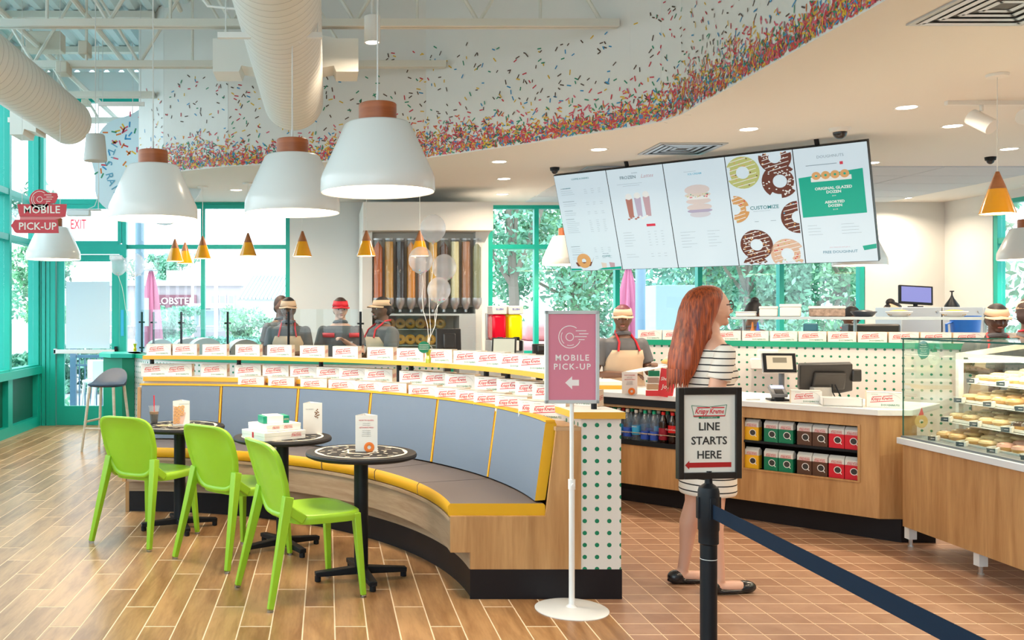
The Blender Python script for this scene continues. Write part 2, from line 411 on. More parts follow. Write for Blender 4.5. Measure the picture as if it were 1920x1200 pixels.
# ---- walls
wl = MB()
def hole_wall(mb, x0, x1, z0, z1, holes, y0, y1):
    xs = sorted({x0, x1, *[h[0] for h in holes], *[h[1] for h in holes]}); zs = sorted({z0, z1, *[h[2] for h in holes], *[h[3] for h in holes]})
    for a, b in zip(xs[:-1], xs[1:]):
        for c, d in zip(zs[:-1], zs[1:]):
            if not any(h[0] <= a and b <= h[1] and h[2] <= c and d <= h[3] for h in holes): mb.box(a, b, y0, y1, c, d)
bw = MB()
hole_wall(bw, LX-.1, RX+.1, 0, ZD, [(LX, -.50, 0, 4.40), (2.17, 7.24, .95, 2.96)], BY, BY+.15)
struct('wall_back', bw, mat('wall_paint', (.74, .75, .74), .7), smooth=False)
rw = MB()
for (y0, y1, z0, z1) in ((11.85, BY+.15, 0, ZC), (-3.5, 6.2, 0, ZC), (6.2, 11.85, 0, .9), (6.2, 11.85, 2.9, ZC)): rw.box(RX, RX+.12, y0, y1, z0, z1)
struct('wall_right', rw, mat('wall_paint2', (.72, .74, .74), .7), smooth=False)
wfm = MB(); hole_wall(wfm, LX-.1, RX+.1, 0, ZD, [(LX, -.8, 0, 3.0), (LX, 2.5, 3.0, 4.5)], -3.62, -3.5)
struct('wall_front_unseen', wfm, mat('wall_paint3', (.78, .76, .72), .7), smooth=False)  # unseen wall behind the camera, added to cut sky reflections; openings shaped for daylight
struct('wall_left', MB().box(LX-.14, LX-.02, -3.5, BY+.1, 4.40, ZD).box(LX-.14, LX-.02, -3.5, BY+.1, 0, .06), TEAL, smooth=False)
# ---- windows (frames of mullions, each pane its own part)
WN = 0
def window(label_n, xs, zs, y, panes_skip=(), w=.055, d=.10, extra=None, axis='x', sign=1):
    """a storefront grid: xs vertical mullion positions, zs rails"""
    fr = MB()
    def bx(a0, a1, z0, z1, dd=d, mi=0):
        if axis == 'x': fr.box(a0, a1, y-dd/2, y+dd/2, z0, z1, mi)
        else: fr.box(y-dd/2, y+dd/2, a0, a1, z0, z1, mi)
    for X in xs: bx(X-w/2, X+w/2, zs[0], zs[-1])
    for Z in zs: bx(xs[0], xs[-1], Z-w/2, Z+w/2, d*.9)
    f = struct('window_%d' % label_n, fr, TEAL, smooth=False)
    for i in range(len(xs)-1):
        for j in range(len(zs)-1):
            if (i, j) in panes_skip: continue
            a0, a1, z0, z1 = xs[i]+w/2-.005, xs[i+1]-w/2+.005, zs[j]+w/2-.005, zs[j+1]-w/2+.005
            g = MB()
            if axis == 'x': g.box(a0, a1, y-.004, y+.004, z0, z1)
            else: g.box(y-.004, y+.004, a0, a1, z0, z1)
            obj('pane', g, GLASS, f, smooth=False)
    return f
YB = BY+.05
window(1, [-2.73, -1.67, -.53], [.40, 2.40, 2.943], YB)
window(2, [LX+.03, -.53], [3.008, 4.38], YB, w=.07)
window(3, [LX+.12, -2.79], [2.45, 2.943], YB)
window(4, [2.20, 2.82, 3.91, 5.02, 6.12, 7.20], [.97, 2.40, 2.94], YB, w=.06)
window(5, [11.80, 10.6, 9.4, 8.2, 7.0, 6.2], [.92, 2.4, 2.88], RX+.05, axis='y', w=-.07)
fw = window(6, [BY-.06, 11.56, 10.3, 9.0, 7.5, 6.0, 4.5, 3.0, 1.5, 0, -1.5, -3.4], [.78, 2.43, 2.98, 4.38], LX-.05, axis='y', w=-.075, d=.14)
# lower green panels of the left storefront
lp = MB(); 
lp.box(LX-.12, LX-.04, -3.5, BY, .0, .78)
for a, b in ((11.56, 12.6), (10.3, 11.4), (9.0, 10.15), (7.5, 8.85), (6, 7.35)):
    pass
struct('trim_1', lp, DARKG, smooth=False)
lf = MB(); lf.box(LX-.05, LX+.03, -3.5, BY, .0, .13).box(LX-.05, LX+.06, -3.5, BY, .70, .80)
for Y in (BY-.10, 11.50, 10.3, 9.0, 7.5, 6.0, 4.5, 3.0, 1.5): lf.box(LX-.05, LX+.03, Y-.06, Y+.10, .13, .70)
struct('trim_2', lf, TEAL, smooth=False)
# corner posts beside the door
cpst = MB()
for i, X in enumerate((LX+.0, LX+.055, LX+.11)): cpst.box(X, X+.045, BY-.06-.012*(i % 2), BY+.06, 0, 2.97)
cpst.box(LX, LX+.08, BY-.07, BY-.02, 2.97, 4.4)
struct('trim_3', cpst, TEAL, smooth=False)
# ---- door
dx0, dx1 = -3.70, -2.72
df = MB().box(dx0-.02, dx0+.06, BY-.05, BY+.045, 0, 2.42).box(dx1-.06, dx1+.03, BY-.05, BY-.002, 0, 2.43).box(dx0+.06, dx1-.06, BY-.048, BY+.045, 2.30, 2.42)
dr = struct('door_1', df, TEAL, smooth=False)
lf = MB(); a, b = dx0+.07, dx1-.07
lf.box(a, a+.10, BY-.02, BY+.03, .004, 2.29).box(b-.10, b, BY-.02, BY+.03, .004, 2.29).box(a+.1, b-.1, BY-.02, BY+.03, .004, .26).box(a+.1, b-.1, BY-.02, BY+.03, 2.2, 2.29)
leaf = obj('door_leaf', lf, TEAL, dr, smooth=False)
obj('door_pane', MB().box(a+.095, b-.095, BY, BY+.008, .25, 2.21), GLASS, dr, smooth=False)
obj('push_bar', MB().box(a-.02, b-.02, BY-.10, BY-.055, .965, 1.02).box(b-.05, b-.02, BY-.10, BY-.02, .93, 1.06, 1).box(a-.02, a+.01, BY-.10, BY-.02, .96, 1.03), [mat('alu', (.75, .8, .82), .35), BLK], dr, bevel=.004)
obj('closer', MB().box(b-.12, b+.05, BY-.07, BY-.02, 2.22, 2.28), WHITE, dr, bevel=.003)
tag(obj('window_poster', MB().box(a+.12, b-.13, BY-.008, BY-.003, 1.03, 1.93), mat('poster_back', (.62, .76, .86), .7)), 'blank pale poster taped inside the green glass door', 'poster')
tag(obj('door_notice', MB().box(b+.03, b+.068, BY-.056, BY-.05, 1.20, 1.55), mat('notice_blue', (.02, .42, .75), .5)), 'narrow blue notice on the green post right of the door', 'notice')
# floor skirting at the back
struct('baseboard_back', MB().box(-.5, RX, BY-.015, BY, 0, .1), WHITE, smooth=False)

# ---- open-web joists
jm = mat('joist_paint', (.74, .73, .66), .5)
for jy, x1 in ((11.55, -2.1), (10.2, -1.85), (8.96, 1.12), (7.7, 2.36), (6.4, 2.66)):
    j = thing('roof_joist', {7.7: 'long cream open-web joist crossing top of the picture', 8.96: 'cream open-web joist passing behind the big central duct', 10.2: 'short cream joist above the round sprinkle sign'}.get(jy, 'cream open-web joist high up at %s' % ('the back glass' if jy > 11 else ('the front edge' if jy < 6 else 'the near ceiling'))), 'joist', (LX, jy, 3.84))
    L = x1-LX
    obj('chord', MB().box(0, L, -.045, -.008, -.02, .04).box(0, L, .008, .045, -.02, .04), jm, j, smooth=False)
    obj('top_chord', MB().box(0, L, -.05, .05, .83, .90), jm, j, smooth=False)
    wb = MB(); k = 0; xx = .1
    while xx+1.0 < L:
        wb.cyl((xx, 0, .02), (xx+.5, 0, .85), .017, n=6).cyl((xx+.5, 0, .85), (xx+1.0, 0, .02), .017, n=6).cyl((xx+.5, 0, .02), (xx+.5, 0, .85), .014, n=6); xx += 1.0
    obj('web', wb, jm, j)
pp = MB()
for i, (X, Z) in enumerate(((-3.35, 4.25), (-2.75, 4.05), (-2.3, 4.35), (-1.5, 4.6))):
    tag(obj('ceiling_pipe', MB().cyl((X, -1, Z), (X, BY-.02 if X < -2.1 else 9.7, Z), .028, n=8), jm), ['white sprinkler pipe nearest the left glass wall', 'white pipe running back above the speaker pendant', 'white conduit running towards the round sign', 'white pipe tucked under the roof deck'][i], 'pipe')
# junction boxes on the steel
for i, (a, b, Y) in enumerate((((52, 62), (118, 97), 9.1), ((150, 80), (168, 105), 9.0), ((108, 118), (130, 140), 8.9), ((155, 188), (168, 198), 11.2))):
    p0, p1 = at(*a, Y), at(*b, Y)
    tag(obj('junction_box', MB().box(p0.x, p1.x, Y-.08, Y+.1, p1.z, p0.z), mat('beige_box', (.66, .62, .52), .6), bevel=.01), ['large beige electrical box hung in the roof steel', 'small beige box right of the large one', 'little beige box under the joist chord', 'tiny box on cable near the back glass'][i], 'electrical box')
# ---- ducts
DUCT = mat('duct_paint', (.80, .79, .74), .5)
def duct(label, x, z, r, y0, y1, ring=.11):
    t = thing('air_duct', label, 'duct', (x, y1, z))
    prof = []; y = y0-y1
    while y < -.02:
        prof += [(r, y), (r, y+ring*.86), (r+.006, y+ring*.92), (r+.006, y+ring*.97)]; y += ring
    obj('duct_shell', MB().lathe(prof, n=48, axis='y', mis=([0, 0, 1, 0]*200)[:len(prof)-1]), [DUCT, mat('duct_seam', (.42, .41, .38), .6)], t, ang=50)
    prof = [(r, -.02), (r*.985, .02), (r*.9, .06), (r*.5, .085), (.001, .09)]
    obj('end_cap', MB().lathe(prof, n=48, axis='y'), DUCT, t, ang=60)
    return t
t = duct('big white spiral duct hanging in the centre above the lamps', -.305, 3.44, .265, 2.5, 8.6)
def outlet(t, cx, cz, sgn, w, yy=-.9):
    obj('side_outlet', MB().prism([(cx, cz-.13), (cx+sgn*w*.45, cz-.10), (cx+sgn*w*.5, cz-.15), (cx+sgn*w, cz-.15), (cx+sgn*w, cz+.12), (cx+sgn*w*.5, cz+.12), (cx, cz+.16)], yy-.16, yy+.16), DUCT, t, smooth=False)
outlet(t, -.20, .17, -1, .42, -.75); outlet(t, .20, .17, 1, .36, -.75)
t = duct('white spiral duct along the left glass wall', -2.53, 3.38, .215, 2.5, 9.3)
outlet(t, -.15, -.08, -1, .24, -.40)
# ============================================================ BANQUETTE, DIVIDER, SHELF
C = (-1.5, 4.95); YP = 5.0; TH = pi/2
root = thing('banquette', 'long curved oak banquette with blue-grey back pads and yellow edges', 'banquette', (-.4, 6.6, 0))
OAKARC = wood('oak_arc', (.33, .22, .14), (.50, .38, .27), .4, (1.3, 12, 1), 'UV')
def wobj(name, mb, mats, par, **k): return obj(name, mb, mats, par, world=True, **k)
wobj('base_panel', MB().arc([(2.15, .245), (2.15, .425), (2.17, .425), (2.17, .245)], C, TH, YP), OAKARC, root)
wobj('riser', MB().arc([(2.25, .155), (2.25, .245), (2.27, .245), (2.27, .155)], C, TH, YP), OAKARC, root)
wobj('kickboard', MB().arc([(2.26, 0), (2.26, .155), (2.80, .155), (2.80, 0)], C, TH, YP+.004), BLKV, root)
wobj('seat_deck', MB().arc([(2.14, .405), (2.14, .425), (2.70, .425), (2.70, .405)], C, TH, YP+.003), OAKARC, root)
wobj('back_frame', MB().arc([(2.72, .155), (2.72, .90), (2.82, .90), (2.82, .155)], C, TH, YP+.003), OAKARC, root)
# oak end panel (stepped outline) at the near end, and a plain one at the far end
ep = [(.752, .157), (.752, .245), (.648, .245), (.648, .437), (1.147, .437), (1.205, .905), (1.334, .905), (1.334, .157)]
wobj('end_panel', MB().prism(ep, YP-.018, YP+.002), OAK, root, smooth=False, bevel=.002)
wobj('end_kick', MB().box(.752, 1.55, YP-.014, YP+.0, 0, .157), BLKV, root, smooth=False)
wobj('ledge_top', MB().arc([(2.70, .885), (2.70, .905), (2.83, .905), (2.83, .885)], C, TH, YP-.02), OAKH, root)
ep2 = [(C[1]+2.14, .245), (C[1]+2.14, .43), (C[1]+2.68, .43), (C[1]+2.72, .905), (C[1]+2.83, .905), (C[1]+2.83, 0), (C[1]+2.26, 0), (C[1]+2.26, .245)]
wobj('end_panel', MB().prism(ep2, C[0]-.03, C[0]-.002, plane='yz'), OAK, root, smooth=False)
angs = [None, 18.0, 32.4, 46.8, 61.2, 75.6, 90]
for i in range(6):
    t0 = radians(angs[i]) if angs[i] else None; t1 = radians(angs[i+1])-.002
    kw = dict(yplane=YP) if t0 is None else dict(th0=t0+.002)
    # seat cushion: taupe top, yellow front band
    c = MB()
    P = [(2.145, .430), (2.138, .445), (2.138, .485), (2.15, .500), (2.64, .500), (2.65, .49), (2.65, .43)]
    c.arc(P, C, t1, seg=10, mis=[1, 1, 1, 0, 0, 0, 0], mi=1, capmi=[1 if i == 0 else 0, 0], **kw)
    wobj('seat_cushion', c, [GREY, YEL], root, ang=50)
    c = MB()
    P = [(2.60, .51), (2.655, .515), (2.715, .915), (2.705, .932), (2.668, .932), (2.655, .918)]
    kw = dict(yplane=YP+.02) if t0 is None else dict(th0=t0+.004)
    c.arc(P, C, t1-.004, seg=10, mis=[1, 1, 1, 1, 0, 0], mi=1, **kw)
    P = [(2.605, .505), (2.650, .505), (2.714, .926), (2.700, .936), (2.664, .928)]
    wobj('back_cushion', c, [BLUE, YEL], root, ang=50)
for a in angs[1:-1]:
    pip = MB(); t = radians(a); pip.bar((C[0]+2.61*cos(t), C[1]+2.61*sin(t), .51), (C[0]+2.675*cos(t), C[1]+2.675*sin(t), .928), .012, .024)
    wobj('piping', pip, YEL, root)
kt = MB().arc([(2.655, .926), (2.655, .938), (2.705, .938), (2.705, .926)], C, TH, YP+.01)
wobj('top_piping', kt, YEL, root)
# divider
dv = thing('polka_dot_divider', 'low curved white divider with green dots and yellow cap behind the banquette', 'divider', (.3, 7.0, 0))
wobj('dotted_panel', MB().arc([(2.835, .155), (2.835, .95), (3.035, .95), (3.035, .155)], C, TH, YP-.004, seg=60), POLKA, dv)
wobj('kickboard', MB().arc([(2.83, 0), (2.83, .155), (3.05, .155), (3.05, 0)], C, TH, YP-.01), BLKV, dv)
epn = MB()
x0 = C[0]+2.835; x1 = C[0]+3.045
epn.add([(x0, YP-.014, .157), (x1, YP-.014, .157), (x1, YP-.014, .95), (x0, YP-.014, .95), (x0, YP, .157), (x1, YP, .157), (x1, YP, .95), (x0, YP, .95)], [(0, 1, 2, 3), (1, 5, 6, 2), (5, 4, 7, 6), (4, 0, 3, 7)], 0,
        [(.013, .03), (.013+.205, .03), (.013+.205, .823), (.013, .823)]*2)
wobj('end_panel', epn, POLKA, dv, smooth=False)
wobj('cap', MB().arc([(2.79, .95), (2.79, .985), (3.06, .985), (3.06, .95)], C, TH, YP-.04, mis=[0, 1, 0, 0]), [YELEDGE, WHITE], dv, smooth=False)
sh = thing('box_shelf', 'upper curved shelf with yellow edge on black posts above the divider', 'shelf', (.3, 7.0, 1.0))
wobj('board', MB().arc([(2.775, 1.128), (2.775, 1.158), (3.0, 1.158), (3.0, 1.128)], C, TH, C[1]+.35, seg=60, mis=[0, 1, 0, 0]), [YELEDGE, WHITE], sh, smooth=False)
def onR(px, R):
    k = (px-613)/F; a = k*k+1; b = -2*(k*C[0]+C[1]); c_ = C[0]**2+C[1]**2-R*R
    t = (-b+sqrt(b*b-4*a*c_))/(2*a); return Vector((k*t, t, 0))
for px in (285, 448, 602, 748, 771, 912, 952, 1027):
    p = onR(px, 2.90); wobj('post', MB().cyl((p.x, p.y, .985), (p.x, p.y, 1.13), .018, n=10).cyl((p.x, p.y, .985), (p.x, p.y, .992), .03, n=12), BLK, sh)
p = (1.44, 5.12); wobj('post', MB().cyl((p[0], p[1], .985), (p[0], p[1], 1.13), .016, n=10), BLK, sh)

# ============================================================ DOUGHNUT BOXES
def merge(mb, me, M, mi):
    mb.add([M @ v.co for v in me.vertices], [tuple(p.vertices) for p in me.polygons], mi)
def RX90(x, y, z, rz=0, s=1): return Matrix.Translation((x, y, z)) @ Matrix.Rotation(rz, 4, 'Z') @ Matrix.Rotation(pi/2, 4, 'X') @ Matrix.Scale(s, 4)
def logo(mb, w, x=0, y=0, z=0, rz=0, mi=0, tilt=.10, bars=True):
    """red script wordmark with bars, w wide, centred, on a plane facing -Y"""
    t = text_mesh('Krispy Kreme', .1, RED, shear=.32, bold=.003, depth=.0, space=.92, res=1)
    xs = [v.co.x for v in t.vertices]; s = w/(max(xs)-min(xs))
    M = Matrix.Translation((x, y, z)) @ Matrix.Rotation(rz, 4, 'Z') @ Matrix.Rotation(pi/2, 4, 'X') @ Matrix.Rotation(tilt, 4, 'Z') @ Matrix.Diagonal((s, s*1.25, 1, 1))
    merge(mb, t, M, mi)
    if bars:
        b = MB(); h = .1*s*.07
        for a0, a1, zz in ((-.42, .02, .52), (.08, .52, .52), (-.55, .55, -.62)):
            b.add([(a0*w, zz*.1*s-h, 0), (a1*w, zz*.1*s-h, 0), (a1*w, zz*.1*s+h, 0), (a0*w, zz*.1*s+h, 0)], [(0, 1, 2, 3)])
        M2 = Matrix.Translation((x, y, z)) @ Matrix.Rotation(rz, 4, 'Z') @ Matrix.Rotation(pi/2, 4, 'X') @ Matrix.Rotation(tilt, 4, 'Z') @ Matrix.Diagonal((1, 1.25, 1, 1))
        mb.add([M2 @ Vector(v) for v in b.v], b.f, mi)
    return mb
BW_, BH_, BD_ = .215, .098, .12
def box_print():
    p = MB(); y = -BD_/2-.0012
    logo(p, .125, -.02, y, .058)
    d = text_mesh('DOUGHNUTS', .017, PGREEN, bold=.0006, depth=0, res=1); merge(p, d, RX90(.03, y, .016), 1)
    e = text_mesh('THE ORIGINAL', .006, PGREEN, depth=0, res=1); merge(p, e, RX90(-.06, y, .086), 1)
    # grey curved line across the corner
    pts = [(.02+.08*sin(a*pi/2/10), .03+.062*cos(a*pi/2/10)) for a in range(11)]
    for (a, b), (c, d_) in zip(pts[:-1], pts[1:]): p.add([(a, y, b-.0008), (c, y, d_-.0008), (c, y, d_+.0008), (a, y, b+.0008)], [(0, 1, 2, 3)], 2)
    s = MB(); logo(s, .085, 0, 0, 0); Ms = Matrix.Translation((BW_/2+.0012, 0, .05)) @ Matrix.Rotation(pi/2, 4, 'Z')
    p.add([Ms @ Vector(v) for v in s.v], s.f, 0)
    return p.mesh('logo_print', [RED, PGREEN, PGREY], False)
BPRINT = box_print()
def box_body():
    b = MB(); w, h, d = BW_/2, BH_, BD_/2
    b.add([(-w, -d, 0), (w, -d, 0), (w, -d, h), (-w, -d, h)], [(0, 1, 2, 3)], 0)
    b.add([(w, -d, 0), (w, d, 0), (w, d, h), (w, -d, h), (-w, d, 0), (-w, d, h), (-w, -d, 0), (-w, -d, h)], [(0, 1, 2, 3), (1, 4, 5, 2), (4, 6, 7, 5), (6, 4, 1, 0)], 1)
    b.add([(-w, -d, h), (w, -d, h), (w, d, h-.004), (-w, d, h-.004), (-w+.004, -d+.002, h+.002), (w-.004, -d+.002, h+.002), (w-.004, d-.002, h), (-w+.004, d-.002, h)], [(0, 1, 2, 3), (4, 5, 6, 7)], 0)
    return b.mesh('carton', [PAPER, KRAFT], False)
BBODY = box_body()
def kbox(p, rz, label, group, s=1):
    t = thing('doughnut_box', label, 'box', p, rz, group); t.scale = (s, s, s)
    link('carton', BBODY, t); link('logo_print', BPRINT, t)
    return t
def box_row(pxs, R, z, where, group, s=1, k=.5):
    for i, px in enumerate(pxs):
        p = onR(px, R); th = atan2(p.y-C[1], p.x-C[0])
        kbox((p.x, p.y, z), -(pi/2-th)*k, 'doughnut box, %s in the row %s' % (nth(i) if i < 18 else 'rightmost', where), group, s)
box_row([300, 349, 405, 467, 527, 589, 651, 717, 773, 827, 882, 925, 970, 1008], 2.87, 1.159, 'on the top yellow shelf', 'doughnut boxes on the top shelf', .93)
box_row([292, 338, 404, 468, 520, 572, 622, 665, 714, 780, 824, 868, 925, 968, 1004], 2.93, .986, 'on the divider cap under the shelf', 'doughnut boxes on the divider cap', 1.0)
box_row([474, 531, 592, 645, 695, 741, 798, 849, 889, 924, 966, 1012], 2.765, .906, 'right behind the banquette pads', 'doughnut boxes behind the pads', .98)
for i, (x, y, z, rz, s) in enumerate(((1.27, 5.36, .906, -.65, 1), (1.34, 5.62, .986, -.6, 1), (1.44, 5.33, .986, -.6, .9))):
    kbox((x, y, z), rz, ['cream-sided doughnut box at the near end of the oak ledge', 'doughnut box on the cap just left of the pink floor sign', 'doughnut box on the yellow cap behind the white sign pole', 'doughnut box stacked on another near the black register', 'doughnut box stacked behind the row near the tablet'][i], 'loose doughnut boxes by the divider end', s)

# ============================================================ GREEN CHAIRS, TABLES
def make_chair():
    t = thing('side_chair', '', 'chair')
    H = .455
    # seat: rounded, dished
    n = 28; m = MB(); rings = []
    def outline(k, s):
        a = 2*pi*k/n; e = .55
        cx, cy = cos(a), sin(a); x = math.copysign(abs(cx)**e, cx)*(.215+.012*max(0, sin(a)))*s; y = math.copysign(abs(cy)**e, cy)*.205*s
        return x, y
    for s, z in ((1.0, H-.045), (1.02, H-.02), (1.0, H-.002), (.96, H+.003), (.8, H-.004), (.55, H-.012), (.28, H-.016)):
        for k in range(n): x, y = outline(k, s); m.v.append((x, y+.01, z)); m.uv.append((0, 0))
    for r in range(6):
        for k in range(n): m.f.append((r*n+k, r*n+(k+1) % n, (r+1)*n+(k+1) % n, (r+1)*n+k)); m.m.append(0)
    m.f.append(tuple(range(6*n, 7*n))); m.m.append(0)
    m.f.append(tuple(range(n))[::-1]); m.m.append(0)
    obj('seat', m, LIME, t, ang=60)
    # back shell: rounded rectangle, leaning backwards (towards -y), rim proud of a recessed rear panel
    m = MB(); n = 36
    def bp(k, s, off):
        a = 2*pi*k/n; e = .46; ca, sa = cos(a), sin(a)
        u = math.copysign(abs(ca)**e, ca); v = math.copysign(abs(sa)**e, sa)
        wdt = (.205+.018*(v+1)/2-.03*max(0, -v))*1.0
        x = u*wdt*s; zz = v*.205*s
        z = .635+zz
        y = -.215-(z-.43)*.30+.9*x*x*1.0-off
        return (x, y, z)
    spec = [(.0, .012), (.5, .012), (.86, .012), (.90, .022), (.96, .026), (1.0, .02), (1.0, .0), (.95, -.006), (.85, 0), (.5, 0), (.0, 0)]
    vs = []
    for s, o in spec:
        for k in range(n): vs.append(bp(k, max(s, .02), o))
    fs = []
    for r in range(len(spec)-1):
        for k in range(n): fs.append((r*n+k, r*n+(k+1) % n, (r+1)*n+(k+1) % n, (r+1)*n+k))
    fs.append(tuple(range(n))); fs.append(tuple(range((len(spec)-1)*n, len(spec)*n))[::-1])
    m.add(vs, fs); bk = obj('backrest', m, LIME, t, ang=50)
    obj('moulded_mark', MB().box(-.02, .02, -.329, -.327, .818, .826), mat('mark_blue', (.05, .2, .3), .5), bk)
    for s in (-1, 1):
        # rear leg runs from the back shell down and outwards
        m = MB().bar((s*.185, -.225, .56), (s*.24, -.345, .012), .044, .052, up=Vector((0, 1, 0)), w2=.028, h2=.030)
        obj('leg', m, LIME, t, bevel=.004)
        m = MB().bar((s*.185, .165, H-.01), (s*.215, .195, .012), .044, .040, up=Vector((0, 1, 0)), w2=.026, h2=.027)
        obj('leg', m, LIME, t, bevel=.004)
        m = MB().bar((s*.19, -.235, .50), (s*.195, -.14, H-.02), .03, .05)
        obj('bracket', m, LIME, t, bevel=.006)
        for a, b in ((.24, -.345), (.215, .195)): obj('foot', MB().cyl((s*a, b, 0), (s*a, b, .013), .017, n=10), glass('clear_foot', (.8, .85, .85), .2), t)
    return t
ch = make_chair()
for i, (x, y, rz, lb) in enumerate(((-1.165, 6.40, -.50, 'bright green plastic chair at the table holding the iced drink'), (-.52, 5.90, -.74, 'bright green plastic chair at the table stacked with boxes'), (-.075, 5.135, -1.13, 'bright green plastic chair at the nearest table, seen from the side'))):
    o = ch if i == 0 else dup(ch)
    o.location = (x, y, 0); o.rotation_euler = (0, 0, rz); o['label'] = lb; o['group'] = 'green chairs at the cafe tables'
CREAM = mat('cream_print', (.80, .74, .62), .5)
TOPM = mat('table_top_dark', (.012, .012, .014), .5, spec=.3)
def make_table():
    t = thing('cafe_table', '', 'table')
    obj('table_top', MB().lathe([(.001, .69), (.295, .69), (.312, .697), (.315, .708), (.310, .718), (.300, .72), (.001, .72)], n=56), [TOPM], t)
    p = MB(); n = 72
    def ring(r0, r1, w0=0, w1=0, k0=0, k1=0):
        vs = []
        for i in range(n):
            a = 2*pi*i/n; vs += [((r0+w0*sin(k0*a))*cos(a), (r0+w0*sin(k0*a))*sin(a), .7208), ((r1+w1*sin(k1*a))*cos(a), (r1+w1*sin(k1*a))*sin(a), .7208)]
        p.add(vs, [(2*i, 2*((i+1) % n), 2*((i+1) % n)+1, 2*i+1) for i in range(n)])
    ring(.244, .262, .006, 0, 9, 0); ring(.088, .100, .010, .010, 7, 7); ring(.07, .078)
    rr = random.Random(5)
    for i in range(26):
        a = 2*pi*i/26*1.0+rr.uniform(-.05, .05); r = .135+.085*((i*7) % 5)/4; th = rr.random()*pi
        c = Vector((r*cos(a), r*sin(a), .7209)); e = Vector((cos(th), sin(th), 0)); f = Vector((-sin(th), cos(th), 0))
        p.add([c-e*.018-f*.0045, c+e*.018-f*.0045, c+e*.018+f*.0045, c-e*.018+f*.0045], [(0, 1, 2, 3)])
    obj('doughnut_print', p, CREAM, t, smooth=False)
    obj('column', MB().lathe([(.045, .035), (.040, .06), (.040, .66), (.06, .685), (.12, .69)], n=20, cap0=True), BLK, t)
    for k in range(4):
        a = k*pi/2; d = Vector((cos(a), sin(a), 0))
        m = MB().bar(d*.02+Vector((0, 0, .055)), d*.265+Vector((0, 0, .042)), .055, .042, w2=.044, h2=.026)
        m.cyl(d*.25+Vector((0, 0, 0)), d*.25+Vector((0, 0, .035)), .018, n=10)
        obj('leg', m, BLK, t, bevel=.004)
    return t
tb = make_table()
for i, (x, y, rz, lb) in enumerate(((-1.03, 6.64, .35, 'round dark cafe table holding the iced drink and menu card'), (-.283, 6.05, .55, 'round dark cafe table under the stacked white boxes'), (.193, 5.37, .22, 'nearest round dark cafe table with white doughnut print'))):
    o = tb if i == 0 else dup(tb)
    o.location = (x, y, 0); o.rotation_euler = (0, 0, rz); o['label'] = lb; o['group'] = 'round cafe tables along the banquette'
# ---- things on the tables
def tent(loc, rz, w, h, label, design):
    t = thing('menu_card', label, 'menu card', loc, rz)
    # three-sided standing card
    a = [(-w/2, -w*.29), (w/2, -w*.29), (0, w*.58)]; m = MB()
    for (x0, y0), (x1, y1) in ((a[0], a[1]), (a[1], a[2]), (a[2], a[0])):
        m.add([(x0, y0, 0), (x1, y1, 0), (x1, y1, h), (x0, y0, h)], [(0, 1, 2, 3)])
    obj('card', m, PAPER, t, smooth=False).modifiers.new('s', 'SOLIDIFY').thickness = .001
    y = -w*.29-.0015
    if design == 'dough':
        m = MB().add([(-w/2+.002, y, .01), (w*.12, y, .01), (w*.28, y, h*.52), (-w/2+.002, y, h*.82)], [(0, 1, 2, 3)], 0)
        k = 0
        for r in range(5):
            for q in range(3):
                x = -w*.38+q*w*.2+r*.002; z = .025+r*h*.14+q*.004
                if x > -w*.1+z*.25: continue
                m.torus((x, y-.003, z), w*.075, w*.04, n=12, k=5, mi=1, rot=Matrix.Rotation(pi/2, 3, 'X'), sq=.15)
        obj('photo_print', m, [mat('peach_print', (.80, .50, .42), .5), mat('dough_print', (.72, .36, .14), .5)], t, smooth=False)
        text('DOUGHNUTS FOR YOU', .007, PGREY, t, (w*.2, y, h*.87))
    elif design == 'text':
        text('NOW TO GLAZED', .010, RED, t, (0, y, h*.86)); text('GETAWAYS MENU', .010, RED, t, (0, y, h*.66))
        for k, z in enumerate((.78, .73, .58, .53, .48, .43)): text('fresh hot doughnuts daily'[:16+k], .006, PGREY, t, (0, y, h*z))
        obj('ring_print', MB().torus((w*.12, y-.0015, h*.12), w*.16, w*.075, n=18, k=6, rot=Matrix.Rotation(pi/2, 3, 'X'), sq=.12), mat('orange_print', (.80, .20, .03), .5), t)
    else:
        m = MB()
        for q in range(14):
            a_ = q*2.4; r_ = .004*sqrt(q); m.ell((w*.22+r_*cos(a_), y, h*.65+r_*2.2*sin(a_)), (.0045, .001, .0045), 8, 4)
        obj('photo_print', m, mat('brown_print', (.22, .10, .04), .5), t); text('THE ORIGINAL', .008, PGREY, t, (-w*.15, y, h*.8))
    return t
zt = .7212
tent(tuple(onz(340, 797, zt)), .12, .115, .172, 'white folded card with doughnut photo beside the iced drink', 'dough')
tent(tuple(onz(686, 845, zt)), .05, .125, .205, 'tall white three-sided menu card on the nearest table', 'text')
tent((-.10, 6.18, zt), .2, .125, .20, 'white menu card behind the stacked boxes', 'sp')
p = onz(289, 794, zt)
cp_ = thing('iced_drink', 'clear plastic cup of iced cola with a red straw', 'drink', tuple(p))
obj('cup', MB().lathe([(.022, .0), (.025, .004), (.036, .115), (.040, .118), (.040, .125), (.036, .125), (.0355, .113), (.0245, .006)], n=24), glass('cup_plastic', (.97, .98, .98), .04, .05, .10, (.9, .92, .95)), cp_)
obj('cola', MB().lathe([(.001, .004), (.0235, .004), (.0305, .068), (.001, .068)], n=24), mat('cola', (.035, .012, .006), .15), cp_)
obj('ice_layer', MB().lathe([(.0306, .068), (.0325, .085), (.001, .086)], n=24), mat('iced_cola', (.40, .17, .06), .2, bump=.6, bscale=90), cp_)
obj('straw', MB().tube([(0, .004, .03), (0, 0, .125), (0, -.004, .20)], .0042, 8), mat('straw_red', (.75, .02, .04), .35), cp_)
